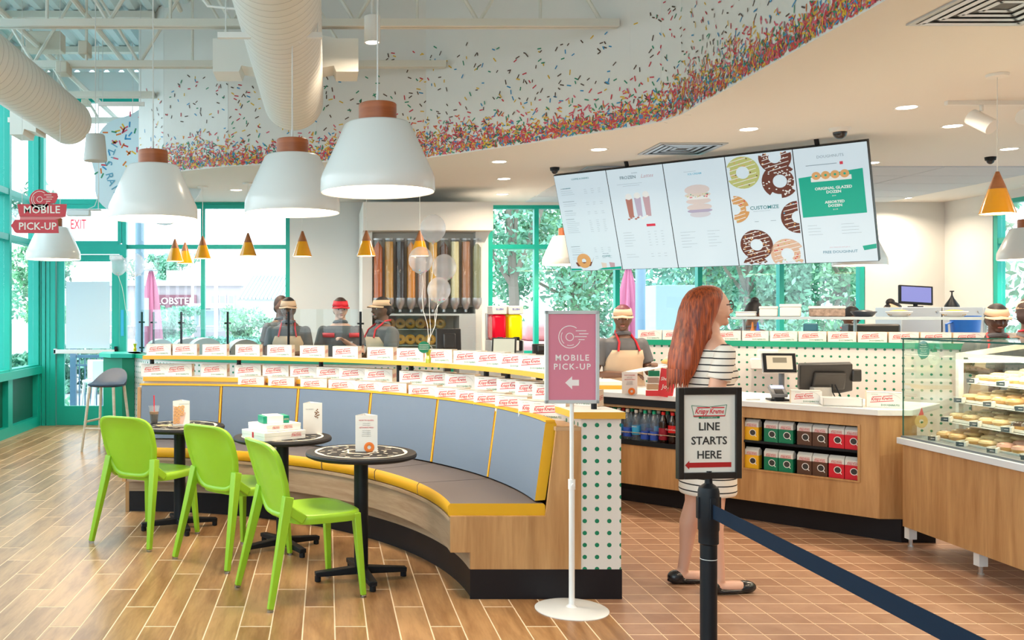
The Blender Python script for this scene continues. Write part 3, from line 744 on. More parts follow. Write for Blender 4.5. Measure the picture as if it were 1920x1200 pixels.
tag(obj('paper_napkin', MB().box(-.05, .05, -.03, .03, 0, .003), mat('napkin', (.6, .45, .25), .8), loc=tuple(onz(308, 798, zt)), rot=(0, 0, .4)), 'small brown paper napkin beside the drink cup', 'napkin')
# three boxes on the middle table
def flatbox(name, loc, rz, w, d, h, label, mats, print_=None):
    t = thing(name, label, 'box', loc, rz)
    obj('carton', MB().box(-w/2, w/2, -d/2, d/2, 0, h*.55, 0).box(-w/2-.001, w/2+.001, -d/2-.001, d/2+.001, h*.5, h, 0), mats, t, bevel=.002)
    return t
P2 = (-.335, 5.96)
BXM = mat('box_card', (.84, .83, .79), .5)
t = flatbox('doughnut_carton', (P2[0], P2[1], zt), .62, .30, .27, .052, 'large flat white doughnut carton at bottom of the stack', BXM)
pr = MB(); logo(pr, .07, .08, -.1368, .03, tilt=0); logo(pr, .05, .152, .03, .03, rz=pi/2, tilt=0)
obj('logo_print', pr, RED, t, smooth=False)
obj('barcode_label', MB().box(-.152, -.1512, -.01, .01, .012, .046), RED, t)
t = flatbox('doughnut_carton', (P2[0]+.005, P2[1]+.01, zt+.0535), .62, .25, .22, .042, 'medium white doughnut carton in the middle of the stack', BXM)
pr = MB(); logo(pr, .06, .03, -.1118, .024, tilt=0); logo(pr, .05, -.06, -.1118, .024, tilt=0); obj('logo_print', pr, RED, t, smooth=False)
t = thing('doughnut_carton', 'small white carton with green ends on top of the stack', 'box', (P2[0]+.0, P2[1], zt+.097), .35, )
obj('carton', MB().box(-.085, .085, -.06, .06, 0, .045), GREEN, t, bevel=.002)
obj('sleeve', MB().box(-.06, .045, -.062, .062, -.0005, .047), PAPER, t, bevel=.001)
pr = MB(); logo(pr, .03, .064, -.0622, .024, tilt=0, mi=0); logo(pr, .05, .0862, 0, .024, rz=pi/2, tilt=0); obj('logo_print', pr, mat('pale_logo', (.85, .6, .5), .5), t, smooth=False)

# ---- bar stool by the green counter
st = thing('bar_stool', 'pale wood bar stool with a dark blue moulded seat', 'bar stool', (-2.42, 10.45, 0), 2.9)
WP = wood('pale_wood', (.60, .50, .38), (.75, .66, .52), .5, (3, 3, 12))
NAVY = mat('navy_shell', (.02, .045, .09), .5)
sm_ = MB(); n = 28; vs = []
for s, z, lift in ((.85, .70, 0), (1, .715, .01), (1.0, .73, 1), (.93, .725, .9), (.6, .715, .25), (.2, .71, .02)):
    for k in range(n):
        a = 2*pi*k/n; e = .8; x = math.copysign(abs(cos(a))**e, cos(a))*.20*s; y = math.copysign(abs(sin(a))**e, sin(a))*.19*s
        up = max(0, -sin(a))**1.3*.16*lift
        vs.append((x, y-up*.3, z+up))
fs = [(r*n+k, r*n+(k+1) % n, (r+1)*n+(k+1) % n, (r+1)*n+k) for r in range(5) for k in range(n)]+[tuple(range(n))[::-1], tuple(range(5*n, 6*n))]
obj('seat', sm_.add(vs, fs), NAVY, st, ang=60)
for sx, sy in ((-1, -1), (1, -1), (1, 1), (-1, 1)):
    obj('leg', MB().cyl((sx*.14, sy*.13, .70), (sx*.20, sy*.20, 0), .017, .013, 10), WP, st)
obj('footrest', MB().cyl((-.178, -.175, .25), (.178, -.175, .25), .012, n=8).cyl((-.178, .175, .25), (.178, .175, .25), .012, n=8).cyl((-.18, -.17, .32), (-.18, .17, .32), .012, n=8).cyl((.18, -.17, .32), (.18, .17, .32), .012, n=8), WP, st)

# ============================================================ FLOOR SIGN, STANCHIONS
bp_ = onz(1072, 1143, 0)
fs_ = thing('floor_sign', 'white floor stand holding a pink MOBILE PICK-UP sign', 'sign', (bp_.x, bp_.y, 0), .02)
WM = mat('white_metal', (.82, .83, .83), .35)
obj('base', MB().lathe([(.001, 0), (.183, 0), (.184, .004), (.17, .009), (.03, .016), (.012, .03), (.001, .03)], n=56), WM, fs_)
obj('pole', MB().cyl((0, 0, .02), (0, 0, .64), .0145, n=18).cyl((0, 0, .64), (0, 0, 1.05), .0105, n=18), WM, fs_)
obj('collar', MB().cyl((0, 0, .61), (0, 0, .66), .018, n=18).cyl((0, -.018, .635), (0, -.03, .635), .008, n=10), WM, fs_)
fr = MB(); w_, z0, z1 = .138, 1.045, 1.515
for a in ((-w_, -w_+.018, z0, z1), (w_-.018, w_, z0, z1), (-w_, w_, z0, z0+.018), (-w_, w_, z1-.018, z1)): fr.box(a[0], a[1], -.012, .010, a[2], a[3])
obj('frame', fr, mat('alu_frame', (.62, .68, .72), .35, .3), fs_, smooth=False, bevel=.002)
pn = obj('sign_panel', MB().box(-w_+.015, w_-.015, -.006, .004, z0+.015, z1-.015), PINK, fs_, smooth=False)
SW = mat('sign_white', (.88, .84, .86), .5)
text('MOBILE', .043, SW, fs_, (0, -.0068, 1.275), bold=.0012, space=1.25); text('PICK-UP', .043, SW, fs_, (0, -.0068, 1.23), bold=.0012, space=1.25)
ar = MB().prism([(-.035, 1.15), (.0, 1.183), (.0, 1.165), (.035, 1.165), (.035, 1.135), (0, 1.135), (0, 1.117)], -.0072, -.0062)
obj('arrow_print', ar, SW, fs_, smooth=False)
def doughnut_icon(m, cx, cz, R, y, mi=0):
    Rm = Matrix.Rotation(pi/2, 3, 'X')
    def arcb(r, a0, a1, w):
        n = 24
        for i in range(n):
            a, b = a0+(a1-a0)*i/n, a0+(a1-a0)*(i+1)/n
            m.add([(cx+(r-w)*cos(a), y, cz+(r-w)*sin(a)), (cx+(r+w)*cos(a), y, cz+(r+w)*sin(a)), (cx+(r+w)*cos(b), y, cz+(r+w)*sin(b)), (cx+(r-w)*cos(b), y, cz+(r-w)*sin(b))], [(0, 1, 2, 3)], mi)
    w = R*.035
    arcb(R, .9, 5.9, w); arcb(R*.34, 0, 2*pi, w); arcb(R*.78, 2.6, 4.0, w*.8); arcb(R*.78, 4.4, 5.2, w*.8)
    for k, (x0, x1, z) in enumerate(((.55, 1.5, .55), (.85, 1.7, .28), (.45, 1.55, .02), (.8, 1.35, -.25))):
        m.add([(cx+x0*R, y, cz+z*R-w), (cx+x1*R, y, cz+z*R-w), (cx+x1*R, y, cz+z*R+w), (cx+x0*R, y, cz+z*R+w)], [(0, 1, 2, 3)], mi)
    return m
obj('doughnut_print', doughnut_icon(MB(), -.012, 1.382, .056, -.0068), SW, fs_, smooth=False)

sx, sy = 1.407, 3.5
stn = thing('queue_post', 'black retractable belt post holding the framed LINE STARTS HERE sign', 'barrier post', (sx, sy, 0))
obj('base', MB().lathe([(.001, 0), (.17, 0), (.17, .012), (.12, .03), (.035, .04), (.001, .04)], n=40), BLK, stn)
obj('tube', MB().cyl((0, 0, .03), (0, 0, .66), .030, n=28), BLK, stn)
obj('head', MB().lathe([(.030, .65), (.0355, .655), (.0355, .70), (.038, .705), (.038, .845), (.034, .86), (.014, .875), (.011, .92), (.001, .92)], n=28), BLK, stn)
for k in range(4):
    a = k*pi/2; obj('belt_slot', MB().box(-.011, .011, -.043, -.034, .745, .825), BLK, stn, rot=(0, 0, a), bevel=.002)
obj('tape_band', MB().cyl((0, 0, .596), (0, 0, .598), .0305, n=28), WM, stn)
obj('belt', MB().box(-.0012, .0012, -2.2, -.036, .752, .804), mat('navy_belt', (.006, .018, .04), .85, spec=.2), stn, smooth=False)
sg = thing('queue_sign', 'black framed LINE STARTS HERE sign with red arrow on the belt post', 'sign', (sx, sy-.0, .9), .10)
obj('frame', (lambda m: [m.box(*a) for a in ((-.122, -.100, -.014, .012, -.008, .328), (.100, .122, -.014, .012, -.008, .328), (-.100, .100, -.014, .012, -.008, .016), (-.100, .100, -.014, .012, .302, .328))] and m)(MB()), mat('frame_black', (.012, .010, .010), .3), sg, smooth=False, bevel=.002)
obj('paper', MB().box(-.101, .101, -.004, .008, .015, .303), mat('sign_paper', (.78, .74, .68), .4), sg, smooth=False)
for s, z in (('LINE', .183), ('STARTS', .131), ('HERE', .079)): text(s, .041, INK, sg, (0, -.0048, z), bold=.0012)
pr = MB(); logo(pr, .112, 0, -.0054, .240, tilt=0)
for a, b in (((-.068, .262), (0, .256)), ((0, .256), (.068, .264)), ((.068, .264), (.060, .222)), ((.060, .222), (-.058, .220)), ((-.058, .220), (-.068, .262))):
    pr.bar((a[0], -.005, a[1]), (b[0], -.005, b[1]), .0004, .0018, mi=1)
pr.box(-.040, .040, -.0054, -.0045, .214, .222, 1); e = text_mesh('DOUGHNUTS', .0075, SW, depth=0, res=1, space=1.4); merge(pr, e, RX90(0, -.0057, .218), 2)
pr.prism([(-.093, .043), (-.077, .059), (-.077, .052), (.085, .052), (.085, .034), (-.077, .034), (-.077, .027)], -.0055, -.0045, 3)
obj('logo_print', pr, [RED, PGREEN, SW, mat('arrow_red', (.42, .01, .012), .5)], sg, smooth=False)
s2 = thing('queue_post', 'black belt post nearest the camera, just outside the view', 'barrier post', (sx, 1.28, 0))
for c in list(stn.children):
    if c.name.split('.')[0] not in ('belt', 'tape_band'): dup(c, s2)
# ============================================================ SERVICE COUNTER (45 degrees, right)
ca = atan2(-.72, .694)
ct = thing('service_counter', 'long oak front counter with white top and open drink and coffee bays', 'counter', (2.0, 7.90, 0), ca)
def cb(m, s0, s1, d0, d1, z0, z1, mi=0): return m.box(s0, s1, d0, d1, z0, z1, mi)
S1 = 2.334
body = MB()
cb(body, -.45, S1, 0, .02, .155, .385); cb(body, -.45, S1, .0, .02, .755, .832); cb(body, 1.36, 1.45, 0, .03, .385, .755); cb(body, 2.21, S1, 0, .03, .385, .755)
cb(body, -.45, 1.36, 0, .02, .385, .485)
obj('front_panel', body, OAK, ct, smooth=False)
sidep = MB().prism([(S1, 0), (S1+.17, .155), (S1+.17, .18), (S1-.02, .02)], .155, .832, plane='xy')
obj('corner_panel', sidep, OAK, ct, smooth=False)
obj('kickboard', MB().box(-.45, S1+.1, .10, .12, 0, .155).prism([(S1+.1, .1), (S1+.26, .25), (S1+.1, .3)], 0, .155, plane='xy'), BLKV, ct, smooth=False)
obj('carcass', cb(cb(cb(cb(MB(), -.45, S1, .02, .72, .155, .17), -.45, S1, .70, .72, .155, .83), 1.34, 1.36, .02, .7, .17, .83), S1-.02, S1, .02, .7, .17, .83).box(-.45, 1.36, .42, .44, .17, .83).box(1.36, S1, .28, .3, .17, .83), BLKV, ct, smooth=False)
top = MB().prism([(-.5, -.03), (S1+.0, -.03), (S1+.16, .12), (S1+.16, .78), (-.5, .78)], .832, .872, plane='xy')
obj('countertop', top, mat('white_quartz', (.83, .83, .82), .25, bump=0), ct, smooth=False, bevel=.004)
obj('cooler_deck', cb(cb(cb(MB(), -.45, 1.36, .02, .42, .475, .495), -.45, 1.36, -.012, .0, .468, .505), -.45, 1.36, -.01, .02, .775, .83), BLK, ct, smooth=False)
obj('cooler_rail', MB().cyl((-.45, -.005, .565), (1.36, -.005, .565), .003, n=6).cyl((-.45, .0, .765), (1.36, 0, .765), .003, n=6), mat('brass_rail', (.5, .42, .3), .35, .8), ct)
obj('shelf_board', cb(MB(), 1.45, 2.21, .01, .28, .572, .588), BLK, ct, smooth=False)
obj('opening_trim', cb(cb(cb(MB(), 1.44, 2.22, -.008, .01, .378, .388), 1.44, 2.22, -.008, .01, .752, .762), 2.205, 2.22, -.008, .01, .388, .752), OAK, ct, smooth=False)
SR = Matrix.Translation(ct.location) @ Matrix.Rotation(ca, 4, 'Z')
def cw(s, d, z): return SR @ Vector((s, d, z))
# bottles
CLEARB = glass('bottle_clear', (.86, .93, .98), .06, .08, .12, (.8, .9, 1)); COLA = mat('cola_bottle', (.02, .006, .003), .12)
BLAB = mat('water_label', (.03, .10, .55), .4); BLAB2 = mat('sky_label', (.05, .45, .85), .4); RLAB = mat('red_label', (.65, .01, .015), .35); SLAB = mat('silver_label', (.6, .6, .62), .35)
CG, CR_, CW_ = mat('cap_green', (.0, .38, .20), .4), mat('cap_red', (.75, .02, .02), .4), mat('cap_white', (.8, .78, .7), .4)
def bottle_kind(bm, lm, cm, z0, z1):
    prof = [(.001, 0), (.030, .002), (.033, .02), (.031, .06), (.0335, .10), (.033, .15), (.026, .185), (.014, .215), (.0125, .228)]
    return (MB().lathe(prof, n=14).mesh('bottle_body', bm), MB().lathe([(.0338, z0), (.0345, z0+.002), (.0345, z1), (.0335, z1+.001)], n=14).mesh('bottle_label', lm), MB().lathe([(.0145, .222), (.0145, .245), (.001, .246)], n=12).mesh('cap', cm))
BK = {'water': bottle_kind(CLEARB, BLAB, CW_, .03, .10), 'blue': bottle_kind(CLEARB, BLAB, CG, .02, .085), 'sky': bottle_kind(CLEARB, BLAB2, CW_, .05, .12), 'cola': bottle_kind(COLA, RLAB, CR_, .09, .145), 'diet': bottle_kind(COLA, SLAB, CR_, .09, .145), 'rootc': bottle_kind(COLA, mat('maroon_label', (.3, .01, .03), .4), CR_, .03, .12)}
desc = {'water': 'clear water bottle with blue label and white cap', 'blue': 'clear water bottle with blue label and green cap', 'sky': 'water bottle with sky-blue label', 'cola': 'dark cola bottle with red label and red cap', 'diet': 'dark cola bottle with silver label', 'rootc': 'dark soda bottle with maroon label'}
order = ['blue', 'rootc', 'blue', 'sky', 'water', 'sky', 'blue', 'blue', 'rootc', 'cola', 'diet', 'cola', 'diet']
for r in range(4):
    for i in range(15):
        s = .22+i*.075; k = order[(i-(2 if r % 2 else 0)) % 13] if i > 1 else 'cola'
        if r > 1 and i % 3 == 1: continue
        p = cw(s, .045+r*.072, .4955)
        if p.x/p.y < .30: k = 'cola' if r else 'blue'
        t = thing('drink_bottle', '%s, %s in %s cooler row' % (desc[k], nth(i), ['front', 'second', 'third', 'back'][r]), 'bottle', tuple(p), ca, 'bottles in the open cooler')
        for nm, me in zip(('bottle_body', 'bottle_label', 'cap'), BK[k]): link(nm, me, t)
        if r == 0: text({'blue': 'DASANI', 'water': 'DASANI', 'sky': 'smart', 'cola': 'Coca-Cola', 'diet': 'Coke', 'rootc': 'Dr'}[k], .018, PWHITE, t, (0, -.0352, .065 if k in ('blue', 'water', 'rootc') else .115))
# coffee bags
def coffee(col, nm):
    m = MB(); w, d, h = .048, .03, .150
    m.add([(-w, -d, 0), (w, -d, 0), (w, d, 0), (-w, d, 0), (-w, -d, .095), (w, -d, .095), (w, d, .095), (-w, d, .095)], [(0, 1, 5, 4), (1, 2, 6, 5), (2, 3, 7, 6), (3, 0, 4, 7), (0, 3, 2, 1)], 0)
    m.add([(-w, -d, .095), (w, -d, .095), (w, d, .095), (-w, d, .095), (-w, -d, .128), (w, -d, .128), (w, d, .128), (-w, d, .128), (-w, -.004, .150), (w, -.004, .150), (-w, .004, .150), (w, .004, .150)],
          [(0, 1, 5, 4), (1, 2, 6, 5), (2, 3, 7, 6), (3, 0, 4, 7), (4, 5, 9, 8), (6, 7, 10, 11), (8, 9, 11, 10), (5, 6, 11, 9), (7, 4, 8, 10)], 1)
    body = m.mesh('bag', [col, mat('bag_silver', (.70, .70, .68), .4)], False)
    q = MB().torus((.008, -.0312, .055), .022, .0022, n=18, k=4, rot=Matrix.Rotation(pi/2, 3, 'X'), sq=.1)
    q.lathe([(.001, -.0305), (.0195, -.031)], (.008, 0, .055), 14, 1, 'y'); q.bar((.024, -.0313, .039), (.034, -.0313, .028), .0004, .005)
    logo(q, .07, 0, -.0312, .108, mi=2, tilt=0)
    return body, q.mesh('bag_print', [PWHITE, INK, RED], False)
cols = {'yellow': coffee(mat('bag_yellow', (.83, .45, .01), .35), 'y'), 'green': coffee(mat('bag_green', (.0, .18, .09), .35), 'g'), 'brown': coffee(mat('bag_brown', (.09, .04, .025), .35), 'b'), 'red': coffee(mat('bag_red', (.62, .01, .03), .35), 'r')}
seq = [('yellow', 1.50), ('green', 1.635), ('green', 1.735), ('brown', 1.86), ('brown', 1.96), ('red', 2.065), ('red', 2.165)]
for r, z in ((0, .589), (1, .3865)):
    for i, (c, s) in enumerate(seq):
        t = thing('coffee_bag', '%s and silver coffee bag, %s of two, %s bay shelf' % (c, 'left' if i in (1, 3, 5) else 'right', 'upper' if r == 0 else 'lower') if c != 'yellow' else 'yellow and silver coffee bag on the %s shelf' % ('upper' if r == 0 else 'lower'), 'coffee bag', tuple(cw(s, .055, z)), ca+random.uniform(-.05, .05), 'coffee bags in the counter bay')
        for nm, me in zip(('bag', 'bag_print'), cols[c]): link(nm, me, t)
# ---- on the counter
p = cw(1.62, .20, .872); YV = -.45
pos = thing('card_terminal', 'dark customer payment tablet on a pole with card reader', 'payment terminal', tuple(p), -.15)
obj('base', MB().box(-.07, .07, -.06, .07, 0, .012), BLK, pos, bevel=.004)
obj('pole', MB().cyl((.03, .03, .01), (.03, .03, .22), .02, n=14), mat('pole_grey', (.12, .13, .15), .4), pos)
tr = Matrix.Translation((.0, -.01, .27)) @ Matrix.Rotation(-.25, 4, 'X')
obj('tablet', MB().box(-.118, .118, -.012, .012, -.075, .075).xf(tr), mat('tablet_shell', (.5, .48, .45), .3), pos, bevel=.008)
obj('bezel', MB().box(-.112, .112, -.0145, -.012, -.070, .070).xf(tr), BLK, pos)
obj('screen', MB().box(-.088, .088, -.016, -.0145, -.048, .052).xf(tr), mat('tan_screen', (.50, .44, .32), .2, emit=.35, ecol=(.9, .8, .6)), pos)
obj('screen_image', MB().box(-.045, .05, -.0165, -.016, .0, .038).xf(tr), mat('tan_screen2', (.3, .28, .22), .2), pos)
rd = Matrix.Translation((-.02, -.05, .07)) @ Matrix.Rotation(.55, 4, 'X')
obj('card_reader', MB().box(-.055, .055, -.06, .06, -.014, .014).xf(rd), mat('reader_grey', (.16, .17, .19), .35), pos, bevel=.006)
obj('reader_keys', MB().box(-.028, .028, -.05, .0, .014, .017).box(-.045, .045, .012, .052, .014, .016, 1).xf(rd), [BLK, mat('reader_screen', (.5, .55, .8), .2, emit=.5)], pos)
obj('reader_stand', MB().box(-.05, .02, -.085, -.0, 0, .045), BLK, pos, bevel=.01)
p = cw(1.86, .42, .872)
rg = thing('cash_register', 'black register seen from behind on the white counter', 'register', tuple(p), -.1)
tr = Matrix.Translation((0, 0, .17)) @ Matrix.Rotation(.35, 4, 'X')
DK = mat('register_black', (.03, .028, .028), .4)
obj('monitor', MB().prism([(-.17, -.10), (-.19, .10), (.17, .11), (.20, -.10), (.12, -.12), (-.10, -.12)], -.02, .03).xf(tr), DK, rg, bevel=.008)
obj('rear_housing', MB().box(-.09, .13, -.05, -.015, -.08, .05).xf(tr), mat('housing', (.05, .045, .042), .5), rg, bevel=.012)
obj('card_swipe', MB().box(.17, .235, -.05, .0, .14, .23), DK, rg, bevel=.01)
obj('stand', MB().box(-.10, .03, -.06, .06, .0, .10), mat('stand_grey', (.45, .44, .42), .5), rg, bevel=.006)
obj('cables', MB().tube([(.05, -.05, .12), (.07, -.07, .06), (.10, -.06, .0)], .005).tube([(.03, -.05, .12), (.02, -.08, .07), (.05, -.09, .0)], .004), BLK, rg)
for i, (s, d, rz, sc, lb) in enumerate(((1.83, .13, -.35, .9, 'small white doughnut box beside the card terminal'), (2.30, .22, -.45, 1.0, 'white doughnut box at the right end of the counter'))):
    kbox(tuple(cw(s, d, .8725)), rz, lb, None, sc) if False else None
    t = thing('doughnut_box', lb, 'box', tuple(cw(s, d, .8725)), rz)
    t.scale = (sc,)*3; link('carton', BBODY, t); link('logo_print', BPRINT, t)
tag(obj('paper_tray', MB().box(-.12, .12, -.07, .07, 0, .006).box(-.12, .12, -.07, -.065, 0, .055).box(-.12, .12, .065, .07, 0, .055).box(-.12, -.115, -.07, .07, 0, .055).box(.115, .12, -.07, .07, 0, .055), PAPER, loc=tuple(cw(2.07, .10, .8725)), rot=(0, 0, -.35)), 'low white open paper tray between the two counter boxes', 'tray')
tag(obj('pen', MB().cyl((-.05, 0, .005), (.05, 0, .005), .004, n=8), STEELP, loc=tuple(cw(1.48, .10, .8725))), 'thin grey pen lying left of the card reader', 'pen')
# share display
p = at(1232, 733, 7.25); p.z = .8725
sd = thing('flyer_stand', 'upright display with green and red cards beside the red SHARE poster', 'display stand', tuple(p), -.1)
tr = Matrix.Rotation(.14, 4, 'Y')
obj('poster', MB().box(.0, .115, -.006, .0, 0, .215).xf(tr), CORAL, sd, smooth=False)
link('lettering', text_mesh('Share', .036, PWHITE, shear=.2, bold=.0008), sd, (.065, -.008, .13), (pi/2, -.14*0, 0)); link('lettering', text_mesh('Joy', .046, PWHITE, shear=.2, bold=.001), sd, (.06, -.008, .07), (pi/2, 0, 0))
m = MB()
for k, z in enumerate((.0, .048, .098, .150)): m.box(-.085+k*.006, .0+k*.004, -.03, .0, z, z+.042, k)
obj('card_stack', m, [CORAL, mat('food_print', (.55, .35, .22), .5), mat('food_print2', (.42, .30, .25), .5), PGREEN], sd, smooth=False)
tent(tuple(at(1178, 731, 7.45))[:2]+(.8725,), 0, .12, .17, 'white menu card with orange doughnut on the service counter', 'text')
p = at(1120, 722, 7.9)
tag(obj('pickup_ledge', MB().box(-.22, .21, -.02, .35, .872, .905, 0).box(-.22, .21, -.02, .35, .905, .935, 1), [YELEDGE, PAPER], loc=(p.x, p.y, 0)), 'white ledge with yellow edge behind the pink sign', 'ledge')

# ============================================================ BACK BAR with dots and boxes
ba = atan2(-.487, .873)
bb = thing('back_bar', 'white back bar with green dots and a green top edge', 'counter', (3.0, 9.2, 0), ba)
BR = Matrix.Translation(bb.location) @ Matrix.Rotation(ba, 4, 'Z')
def bwp(s, d, z): return BR @ Vector((s, d, z))
m = MB(); L = 3.9
m.add([(0, 0, 0), (L, 0, 0), (L, 0, 1.20), (0, 0, 1.20)], [(0, 1, 2, 3)], 0, [(0, 0), (L, 0), (L, 1.2), (0, 1.2)])
obj('dotted_panel', m, polka('polka_bar', .068, .0105), bb, smooth=False).modifiers.new('s', 'SOLIDIFY').thickness = -.02
obj('green_top', MB().box(-.03, L, -.03, .30, 1.20, 1.25), mat('green_edge', (.0, .30, .17), .4), bb, smooth=False)
obj('end_post', MB().box(-.10, -.0, -.01, .28, 0, 1.2), mat('green_edge', ()), bb, smooth=False)
bx = 0
for i in range(16):
    s = .02+i*.232+.1
    t = thing('doughnut_box', 'doughnut box, %s in the row on the green-topped back bar' % nth(i), 'box', tuple(bwp(s, .04, 1.251)), ba+.12, 'doughnut boxes on the back bar')
    t.scale = (1.02, 1, .92); link('carton', BBODY, t); link('logo_print', BPRINT, t)
# pass shelf above
ps = thing('pass_shelf', 'stainless pass-through shelf above the back bar boxes', 'shelf', tuple(bwp(.9, .45, 0)), ba)
obj('board', MB().box(-.1, 2.05, 0, .35, 1.445, 1.47), STEELP, ps, smooth=False)
for s in (0.0, .95, 1.95): obj('support', MB().cyl((s, .15, 1.0), (s, .15, 1.445), .014, n=8), STEELP, ps)
work = thing('work_table', 'steel work table hidden behind the back bar', 'table', tuple(bwp(.4, .42, 0)), ba)
obj('table_top', MB().box(0, 3.2, 0, .6, .95, 1.0), STEELP, work, smooth=False)
for s in (.05, 3.15):
    for d in (.05, .55): obj('leg', MB().box(s-.02, s+.02, d-.02, d+.02, 0, .95), STEELP, work)
items = [(.05, .13, .06, PAPER), (.28, .20, .085, PAPER), (.62, .20, .07, CREAM)]
def tub(s, r, h, col, label, cat='container', lid=PAPER):
    p = bwp(.9+s, .60, 1.471)
    t = thing('food_tub', label, cat, tuple(p), ba)
    obj('tub', MB().box(-r, r, -r*.6, r*.6, 0, h*.75), col, t, bevel=.01); obj('lid', MB().box(-r*1.03, r*1.03, -r*.63, r*.63, h*.75, h), lid, t, bevel=.006)
tub(.02, .09, .05, PAPER, 'low white tub at the left end of the steel pass shelf')
tub(.22, .08, .10, PAPER, 'tall white tub, second on the steel pass shelf'); tub(.41, .09, .12, PAPER, 'tallest white tub on the pass shelf beside the woman in stripes')
tub(.72, .15, .10, mat('topping_mix', (.35, .25, .2), .7, var=.8, bscale=40), 'wide divided topping tray with clear lid on the pass shelf', lid=PAPER)
for s, c, lb in ((1.02, mat('dark_bowl', (.03, .04, .06), .4), 'dark bowl on the pass shelf'), (1.30, mat('glaze_food', (.72, .38, .08), .6), 'shallow bowl of yellow topping on the pass shelf'), (1.72, mat('glaze_food2', (.80, .42, .05), .6), 'orange snack pouches heaped at right end of pass shelf')):
    t = thing('topping_bowl', lb, 'bowl', tuple(bwp(.9+s, .6, 1.471)), ba)
    obj('bowl', MB().lathe([(.001, 0), (.07, .0), (.11, .045), (.105, .05), (.065, .01), (.001, .01)], n=20), PAPER if 'dark' not in lb else c, t)
    obj('filling', MB().ell((0, 0, .03), (.095, .09, .035), 16, 8), c, t)
# squeeze bottles, oven, monitor, bell, pitcher behind
for i, (px, col, lb) in enumerate(((1411, mat('amber', (.5, .15, .02), .3), 'amber sauce bottle behind the boxes'), (1421, BLAB, 'small blue squeeze bottle behind the boxes'))):
    p = at(px, 625, 8.95)
    t = thing('sauce_bottle', lb, 'bottle', (p.x, p.y, 1.0), 0)
    obj('bottle_body', MB().lathe([(.001, 0), (.03, 0), (.03, .28), (.02, .34), (.012, .36)], n=12), col, t); obj('nozzle', MB().lathe([(.013, .36), (.006, .42), (.001, .42)], n=10), col, t)
ov = thing('steel_oven', 'pair of pale steel oven cabinets under the monitor', 'oven', (5.72, 9.45, .92), -.05)
for k in range(2):
    obj('cabinet', MB().box(k*.40, k*.40+.385, 0, .5, 0, .645), STEELP, ov, bevel=.006)
    for a in (.04, .345):
        for b in (.33, .6): obj('latch', MB().cyl((k*.4+a, -.008, b), (k*.4+a, 0, b), .012, n=8), STEEL, ov)
m = MB()
for k in range(9): m.box(.79, .83, -.004, .06, .36+k*.026, .372+k*.026)
obj('vent_louvre', m, mat('louvre', (.12, .14, .16), .5), ov, smooth=False)
obj('side_panel', MB().box(.785, .86, .0, .5, 0, .64), STEELP, ov, bevel=.004)
obj('stand', MB().box(0, .86, .02, .48, -.92, 0), STEELP, ov)
mo = thing('monitor', 'black screen with blue glow standing on the steel oven', 'monitor', (5.92, 9.55, 1.566), -.05)
tr = Matrix.Translation((0, 0, .12)) @ Matrix.Rotation(-.12, 4, 'X') @ Matrix.Rotation(.06, 4, 'Y')
obj('housing', MB().box(-.165, .165, -.015, .015, -.095, .095).xf(tr), BLK, mo, bevel=.006); obj('screen', MB().box(-.145, .145, -.0165, -.015, -.072, .08).xf(tr), mat('blue_screen', (.10, .11, .32), .15, emit=.35, ecol=(.35, .4, .8)), mo)
obj('foot', MB().box(-.05, .05, -.05, .05, 0, .01).cyl((0, 0, 0), (0, 0, .05), .02, n=10), BLK, mo)
be = thing('service_bell', 'black cone-shaped press on top of the steel oven', 'kitchen tool', (6.32, 9.6, 1.566), 0)
obj('cone', MB().lathe([(.07, 0), (.065, .02), (.02, .09), (.008, .12), (.006, .15), (.02, .155), (.02, .165), (.001, .165)], n=18, cap0=True), BLK, be)
p = at(1810, 640, 9.0)
pt = thing('measuring_jug', 'blue plastic jug behind the back bar boxes', 'jug', (p.x, p.y, .98))
obj('jug_body', MB().lathe([(.09, 0), (.13, .50), (.12, .50), (.085, .01)], n=18, cap0=True), mat('jug_blue', (.02, .15, .60), .3), pt); obj('handle', MB().tube([(-.1, 0, .45), (-.18, 0, .42), (-.17, 0, .2), (-.09, 0, .15)], .012), mat('jug_blue', ()), pt)
pk = thing('kitchen_printer', 'black kitchen printer left of the steel oven', 'printer', (5.22, 9.1, .98), -.3)
obj('printer_body', MB().box(-.2, .25, 0, .3, 0, .42), DK, pk, bevel=.02); obj('paper_slot', MB().box(-.12, .17, -.006, 0, .2, .3), mat('slot_grey', (.2, .19, .17), .5), pk)
for i, (px, w, h, c, lb) in enumerate(((1465, .12, .20, BLK, 'black blender base behind the back bar'), (1520, .10, .33, mat('teal_dark', (.02, .12, .18), .4), 'dark teal dispenser under the pass shelf'), (1440, .14, .10, PAPER, 'white napkin block behind the back bar'))):
    p = at(px, 620, 8.9-.2*i); tag(obj('kitchen_appliance', MB().box(-w, w, -.08, .08, 0, h).box(-w*.6, w*.6, -.05, .05, h, h+.08), c, loc=(p.x, p.y, 1.0), rot=(0, 0, ba), bevel=.01), lb, 'appliance')

